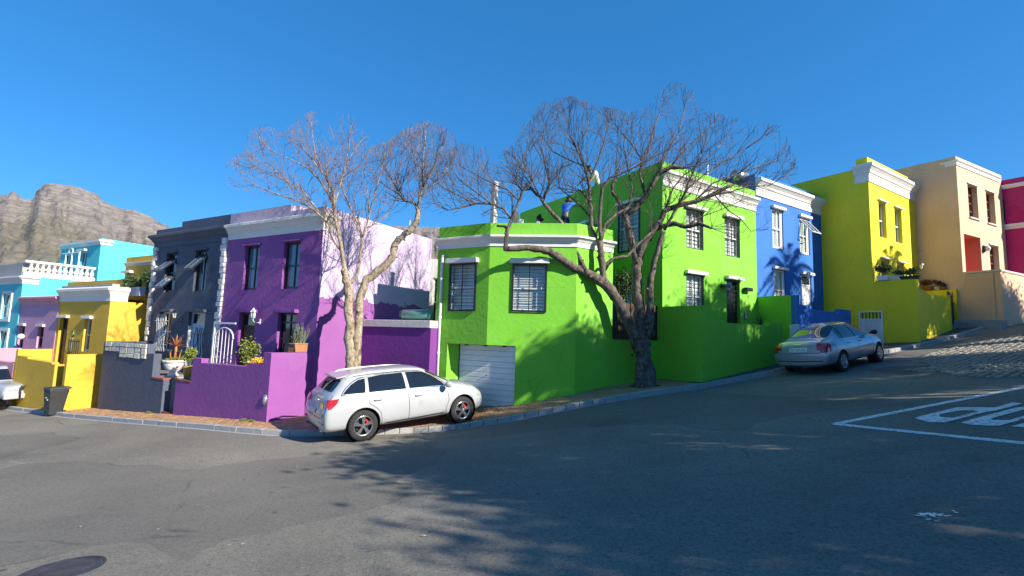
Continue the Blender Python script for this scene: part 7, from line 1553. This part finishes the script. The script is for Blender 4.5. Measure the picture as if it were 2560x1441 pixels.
# fallen leaves and litter along the gutter and on the road
mb = MB()
for k in range(240):
    if k < 130:
        s = random.uniform(kerb_dist(-14,16)[2], kerb_dist(9,15.4)[2]); q_, d_ = kerb_at(s); nn = np.array([d_[1], -d_[0]]); p = q_+nn*abs(random.gauss(.05, .12))
    else: p = np.array([random.uniform(-8, 12), random.uniform(4, 12.5)])
    if pin(*p): continue
    a = random.uniform(0, 6.28); l = random.uniform(.012, .035); z = gz(*p)+.010; mb.add([(p[0]+l*math.cos(a),p[1]+l*math.sin(a),z),(p[0]+l*.5*math.cos(a+1.5),p[1]+l*.5*math.sin(a+1.5),z+.006),(p[0]-l*math.cos(a),p[1]-l*math.sin(a),z),(p[0]+l*.5*math.cos(a-1.5),p[1]+l*.5*math.sin(a-1.5),z+.004)], [(0,1,2,3)])
o = mb.build('leaf_litter', simple('dry_leaf', (.34,.28,.19), .8, var=.5, vs=40)); tag(o, 'scattered dry leaves and litter on the road', 'litter', kind='stuff'); del o['category']
# ------------------------------------------------------------------ people on the flat roofs
def skin_obj(name, joints, edges, mat, par, sub=1, root=0):
    me = bpy.data.meshes.new(name); me.from_pydata([tuple(j[0]) for j in joints], edges, []); o = bpy.data.objects.new(name, me); COL.objects.link(o)
    sk = o.modifiers.new('s', 'SKIN'); sk.use_smooth_shade = True
    for i, j in enumerate(joints):
        d = me.skin_vertices[0].data[i]; r = j[1]; d.radius = (r, r) if not hasattr(r, '__len__') else r; d.use_root = (i == root)
    ss = o.modifiers.new('d', 'SUBSURF'); ss.levels = sub; ss.render_levels = sub
    m2 = eval_mesh(o); bpy.data.objects.remove(o); m2.materials.clear(); m2.materials.append(mat); m2.name = name; m2.polygons.foreach_set('use_smooth', [True]*len(m2.polygons))
    o = bpy.data.objects.new(name, m2); COL.objects.link(o); o.parent = par; return o
M['skin'] = simple('brown_skin', (.16,.085,.055), .55, var=.08); M['skin2'] = simple('tan_skin', (.30,.17,.11), .55, var=.08); M['hair'] = simple('dark_hair', (.018,.012,.010), .6, var=.3, vs=40); M['shirtb'] = simple('bright_blue_cloth', (.015,.12,.55), .8, var=.2, vs=9, bmp=.3); M['trous'] = simple('navy_cloth', (.010,.018,.12), .85, var=.2, vs=9, bmp=.3); M['shirtw'] = simple('white_cloth', (.62,.60,.58), .85, var=.08, vs=9, bmp=.3); M['shoe'] = simple('dark_leather', (.02,.018,.016), .6)
def person(loc, ang, label, pose, skin, shirt, trousers, sleeves='short', cap=None):
    """pose: joint -> (x right, y forward, z up) in metres from the ground point"""
    t = thing('person', loc, label, 'person'); t.rotation_euler = (0, 0, ang); J = {k: Vector(v) for k, v in pose.items()}
    names = []; pts = []; E = []
    def add(n, p, r): names.append(n); pts.append((p, r)); return len(pts)-1
    pel = add('pelvis', J['pelvis'], (.13, .10)); sp = add('spine', J['pelvis'].lerp(J['chest'], .5), (.12, .09)); ch = add('chest', J['chest'], (.15, .105)); nk = add('neck', J['neck'], .055); hb = add('headb', J['neck'].lerp(J['head'], .45), .075); hd = add('head', J['head'], .095); ht = add('headt', J['head']+(J['head']-J['neck']).normalized()*.07, .06); E += [(pel, sp), (sp, ch), (ch, nk), (nk, hb), (hb, hd), (hd, ht)]
    fw_ = Vector(pose.get('face', (0, 1, 0))).normalized(); ns = add('nose', J['head']+fw_*.105+Vector((0, 0, -.01)), .014); E.append((hd, ns))
    for s, S in ((-1, 'L'), (1, 'R')):
        sh = add('sh', J['sh'+S], .062); el = add('el', J['el'+S], .044); wr = add('wr', J['wr'+S], .030); d = (J['wr'+S]-J['el'+S]).normalized(); side = d.cross(Vector((0, 0, 1)) if abs(d.z) < .9 else Vector((0, 1, 0))).normalized(); pm = add('palm', J['wr'+S]+d*.055, (.038, .022)); E += [(ch, sh), (sh, el), (el, wr), (wr, pm)]
        for i, l in enumerate((.065, .078, .072, .055)):
            b = J['wr'+S]+d*.085+side*(i-1.5)*.021; k = add('f', b, .0095); m = add('f', b+d*l*.55, .009); e = add('f', b+d*l*.9+Vector((0, 0, -.02)), .008); E += [(pm, k), (k, m), (m, e)]
        b = J['wr'+S]+d*.035+side*.04; k = add('t', b, .011); e = add('t', b+d*.045+side*.022, .009); E += [(wr, k), (k, e)]
        hp = add('hip', J['hip'+S], .088); kn = add('kn', J['kn'+S], .060); an = add('an', J['an'+S], .042); to = add('toe', J['an'+S]+Vector((0, .15, -.045)), .04); E += [(pel, hp), (hp, kn), (kn, an), (an, to)]
    body = skin_obj('body', pts, E, skin, t)
    # clothing
    P = []; e = []; P += [(J['pelvis']+Vector((0, 0, -.02)), (.150, .125)), (J['pelvis'].lerp(J['chest'], .5), (.150, .120)), (J['chest'], (.175, .130)), (J['neck']-Vector((0, 0, .035)), .07)]; e += [(0, 1), (1, 2), (2, 3)]
    for S in 'LR':
        k = len(P); P += [(J['sh'+S], .080), (J['sh'+S].lerp(J['el'+S], .8 if sleeves == 'short' else 1), .066)]; e += [(2, k), (k, k+1)]
        if sleeves == 'long': P.append((J['el'+S].lerp(J['wr'+S], .85), .046)); e.append((k+1, k+2))
    skin_obj('shirt', P, e, shirt, t)
    P = [(J['pelvis']+Vector((0, 0, .02)), (.145, .12)), (J['pelvis']-Vector((0, 0, .06)), (.14, .12))]; e = [(0, 1)]
    for S in 'LR':
        k = len(P); P += [(J['hip'+S], .105), (J['kn'+S], .080), (J['an'+S]+Vector((0, 0, .05)), .068)]; e += [(1, k), (k, k+1), (k+1, k+2)]
    skin_obj('trousers', P, e, trousers, t)
    for S in 'LR': a = J['an'+S]; skin_obj('shoe', [(a+Vector((0, -.05, -.05)), .045), (a+Vector((0, .07, -.055)), .05), (a+Vector((0, .17, -.06)), .04)], [(0, 1), (1, 2)], M['shoe'], t)
    h = J['head']; back = -fw_
    hp = [(h+back*.03+Vector((0, 0, .035)), .098), (h+back*.045+Vector((0, 0, -.03)), .082), (h+Vector((0, 0, .085))+fw_*.02, .06)]
    he = [(0, 1), (0, 2)]
    if cap == 'bun': hp.append((h+Vector((0, 0, .16))+back*.02, .05)); he.append((2, 3))
    skin_obj('hair', hp, he, M['hair'], t)
    for s in (-1, 1):
        ex = fw_.cross(Vector((0, 0, 1))).normalized()*s; local(MB().lathe([(0, -.012), (.010, -.006), (.010, .006), (0, .012)], tuple(h+fw_*.088+ex*.033+Vector((0, 0, .012))), 8), 'eye', M['black'], t); local(MB().tube([h+ex*.092+Vector((0, 0, .03)), h+ex*.105+Vector((0, 0, 0)), h+ex*.094+Vector((0, 0, -.03))], [.012, .02, .01], 6), 'ear', skin, t)
    mx = fw_.cross(Vector((0, 0, 1))).normalized(); local(MB().tube([h+fw_*.086-mx*.025+Vector((0, 0, -.05)), h+fw_*.094+Vector((0, 0, -.052)), h+fw_*.086+mx*.025+Vector((0, 0, -.05))], .006, 5), 'mouth', M['caliper'], t)
    return t
# rear flat roof of the green corner building
RZ = 5.58
WQ = WHs.off(.003); rr_ = MB(); a0 = WQ.p(-6.4, 0)[:2]; a1 = WQ.p(-2.6, 0)[:2]; rr_.prism([tuple(a1), tuple(a0), tuple(np.array(a0)+np.array(WQ.n)*3.2), tuple(np.array(a1)+np.array(WQ.n)*2.2)], 0.5, RZ); rr_.build('rear_roof_block', M['lime'], gc)
stand = dict(pelvis=(0,0,.93), chest=(0,.16,1.32), neck=(0,.24,1.48), head=(0,.30,1.60), face=(.0,1,-.25), shL=(-.19,.18,1.40), elL=(-.27,.36,1.22), wrL=(-.20,.58,1.30), shR=(.19,.18,1.40), elR=(.27,.42,1.46), wrR=(.22,.62,1.62), hipL=(-.10,0,.88), knL=(-.12,.06,.49), anL=(-.13,-.04,.09), hipR=(.10,0,.88), knR=(.13,.10,.49), anR=(.15,.02,.09))
p0 = at_y(1411, 553, 18.7); aw = math.atan2(-WHs.n[1], -WHs.n[0])-math.pi/2
person((p0[0], p0[1], RZ), aw+.35, 'person in blue shirt and navy trousers leaning to the wall on the green roof', stand, M['skin'], M['shirtb'], M['trous'])
sit = dict(pelvis=(0,0,.48), chest=(0,.03,.86), neck=(0,.04,1.0), head=(0,.05,1.11), face=(-.4,1,0), shL=(-.18,.03,.94), elL=(-.25,.15,.72), wrL=(-.14,.36,.66), shR=(.18,.03,.94), elR=(.25,.15,.72), wrR=(.14,.36,.66), hipL=(-.10,0,.42), knL=(-.13,.12,.08), anL=(-.13,-.30,.09), hipR=(.10,0,.42), knR=(.13,.12,.08), anR=(.13,-.30,.09))
p1 = at_y(1352, 553, 15.3)
person((p1[0], p1[1], zroof), aw+2.2, 'person with dark tied hair, only the head above the green parapet', sit, M['skin'], M['shirtw'], M['trous'], cap='bun')
kneel = dict(pelvis=(0,-.1,.50), chest=(.0,.16,.86), neck=(.02,.30,.98), head=(.03,.40,1.06), face=(0,1,-.4), shL=(-.19,.20,.92), elL=(-.24,.36,.70), wrL=(-.16,.50,.48), shR=(.19,.22,.92), elR=(.40,.34,.78), wrR=(.56,.44,.60), hipL=(-.10,-.08,.44), knL=(-.12,.28,.10), anL=(-.12,-.16,.09), hipR=(.10,-.08,.44), knR=(.13,.30,.10), anR=(.13,-.14,.09))
p2 = WHs.p(WHs.u(1466, 465), zpar-.2, -.55)
person((p2[0], p2[1], zpar-.2), math.atan2(WHs.n[1], WHs.n[0])-math.pi/2, 'person in white shirt kneeling at the edge of the green house roof', kneel, M['skin2'], M['shirtw'], M['trous'])

# ------------------------------------------------------------------ leafy trees on the corner opposite (they throw the shade on road and walls)
def leafy_mesh(seed, n=27000):
    rg = random.Random(seed); mb = MB(); cl = []
    for i in range(46):
        a = rg.uniform(0, 6.28); e = math.asin(rg.uniform(-.55, 1)); r = rg.uniform(.45, 1.0)**.6; cl.append((Vector((math.cos(a)*math.cos(e)*r, math.sin(a)*math.cos(e)*r, math.sin(e)*r*.85)), rg.uniform(.16, .33)))
    for i in range(n):
        c, s = rg.choice(cl); p = c+Vector((rg.gauss(0, 1), rg.gauss(0, 1), rg.gauss(0, .8)))*s*.55; l = rg.uniform(.045, .082); d = Vector((rg.gauss(0, 1), rg.gauss(0, 1), rg.gauss(-.2, .7))); x = d.cross(Vector((rg.gauss(0, 1), rg.gauss(0, 1), rg.gauss(0, 1)))); 
        if d.length < .01 or x.length < .01: continue
        d.normalize(); x.normalize(); mb.add([p, p+d*l*.5+x*l*.28, p+d*l, p+d*l*.5-x*l*.28], [(0,1,2,3)])
    me = bpy.data.meshes.new('crown'); me.from_pydata(mb.v, [], mb.f); me.materials.append(M['leafd']); br = MB()
    br.tube([(0,0,-1.75),(.02,.02,-1.2),(0,0,-.6)], [.085,.07,.06], 8)
    for c, s in cl[::3]: br.tube([(0,0,-.65), tuple(c*.45+Vector((0,0,-.15))), tuple(c)], [.045,.025,.008], 5)
    return me, br
LM = [leafy_mesh(s) for s in (1, 2, 3)]
TREES = [(10.2, 2.6, 3.2, 8.0), (13.5, -2.9, 3.3, 9.0), (12.4, 6.1, 2.5, 9.3), (14.8, 7.6, 2.4, 9.6), (16.2, 3.6, 3.2, 9.4), (18.8, 8.8, 2.9, 11.6), (22.5, 5.5, 3.4, 11.5), (18.2, -1.6, 3.4, 9.6), (31.5, 12.6, 2.6, 11.4), (16.5, -8, 3.3, 9), (22.8, 12.6, 2.3, 10.9), (27.5, 13.0, 2.4, 11.2), (20.9, 8.0, 2.6, 10.6)]
for i, (x, y, r, top) in enumerate(TREES):
    z = gz(x, y); t = thing('leafy_tree', (x, y, z), 'leafy green tree on the corner opposite the coloured houses', 'tree', 'leafy trees on the opposite corner'); me, br = LM[i % 3]
    cz = top-r*.8; o = bpy.data.objects.new('crown', me); COL.objects.link(o); o.parent = t; o.location = (0, 0, cz-z); o.scale = (r, r, r*.86); o.rotation_euler = (0, 0, i*1.3); o['kind'] = 'stuff'
    q = MB(); q.v = [(a*r, b*r, (c*r*.86)+cz-z) if c > -1.7 else (a*r, b*r, -.1) for a, b, c in br.v]; q.f = br.f; local(q, 'trunk', M['bark2'], t, smooth=True)
# two fan palms
def frond(mb, c, a, e, L):
    h = Vector((math.cos(a), math.sin(a), 0)); sd = Vector((-math.sin(a), math.cos(a), 0)); c = Vector(c)
    for k in range(13):
        s = k/12; p = c+h*(L*s*math.cos(e))+Vector((0, 0, L*s*math.sin(e)-.55*L*s*s))
        for sg in (-1, 1):
            if k: d = (h*.55+sd*sg*.8+Vector((0, 0, -.25))).normalized(); l = L*.30*(1-.45*s); q = p+d*l; w = h*.06; mb.add([p-w, p+w, q], [(0,1,2)])
    return mb
for i, (x, y, H_) in enumerate(((21.6, 13.0, 9.2), (26.3, 14.2, 8.5))):
    z = gz(x, y); t = thing('palm_tree', (x, y, z), ['palm tree with arching fronds nearest the blue house', 'palm tree with arching fronds across from the yellow house'][i], 'tree', 'palms on the opposite corner'); local(MB().tube([(0,0,-.1),(.1,0,H_*.5),(.05,0,H_)], [.24,.19,.16], 10, rough=.05), 'trunk', M['bark2'], t, smooth=True)
    mb = MB()
    for k in range(38): frond(mb, (.05, 0, H_), k*2.399, R_(-45+115*(k/38)), 2.1)
    o = local(mb, 'crown', M['leafd'], t); o['kind'] = 'stuff'
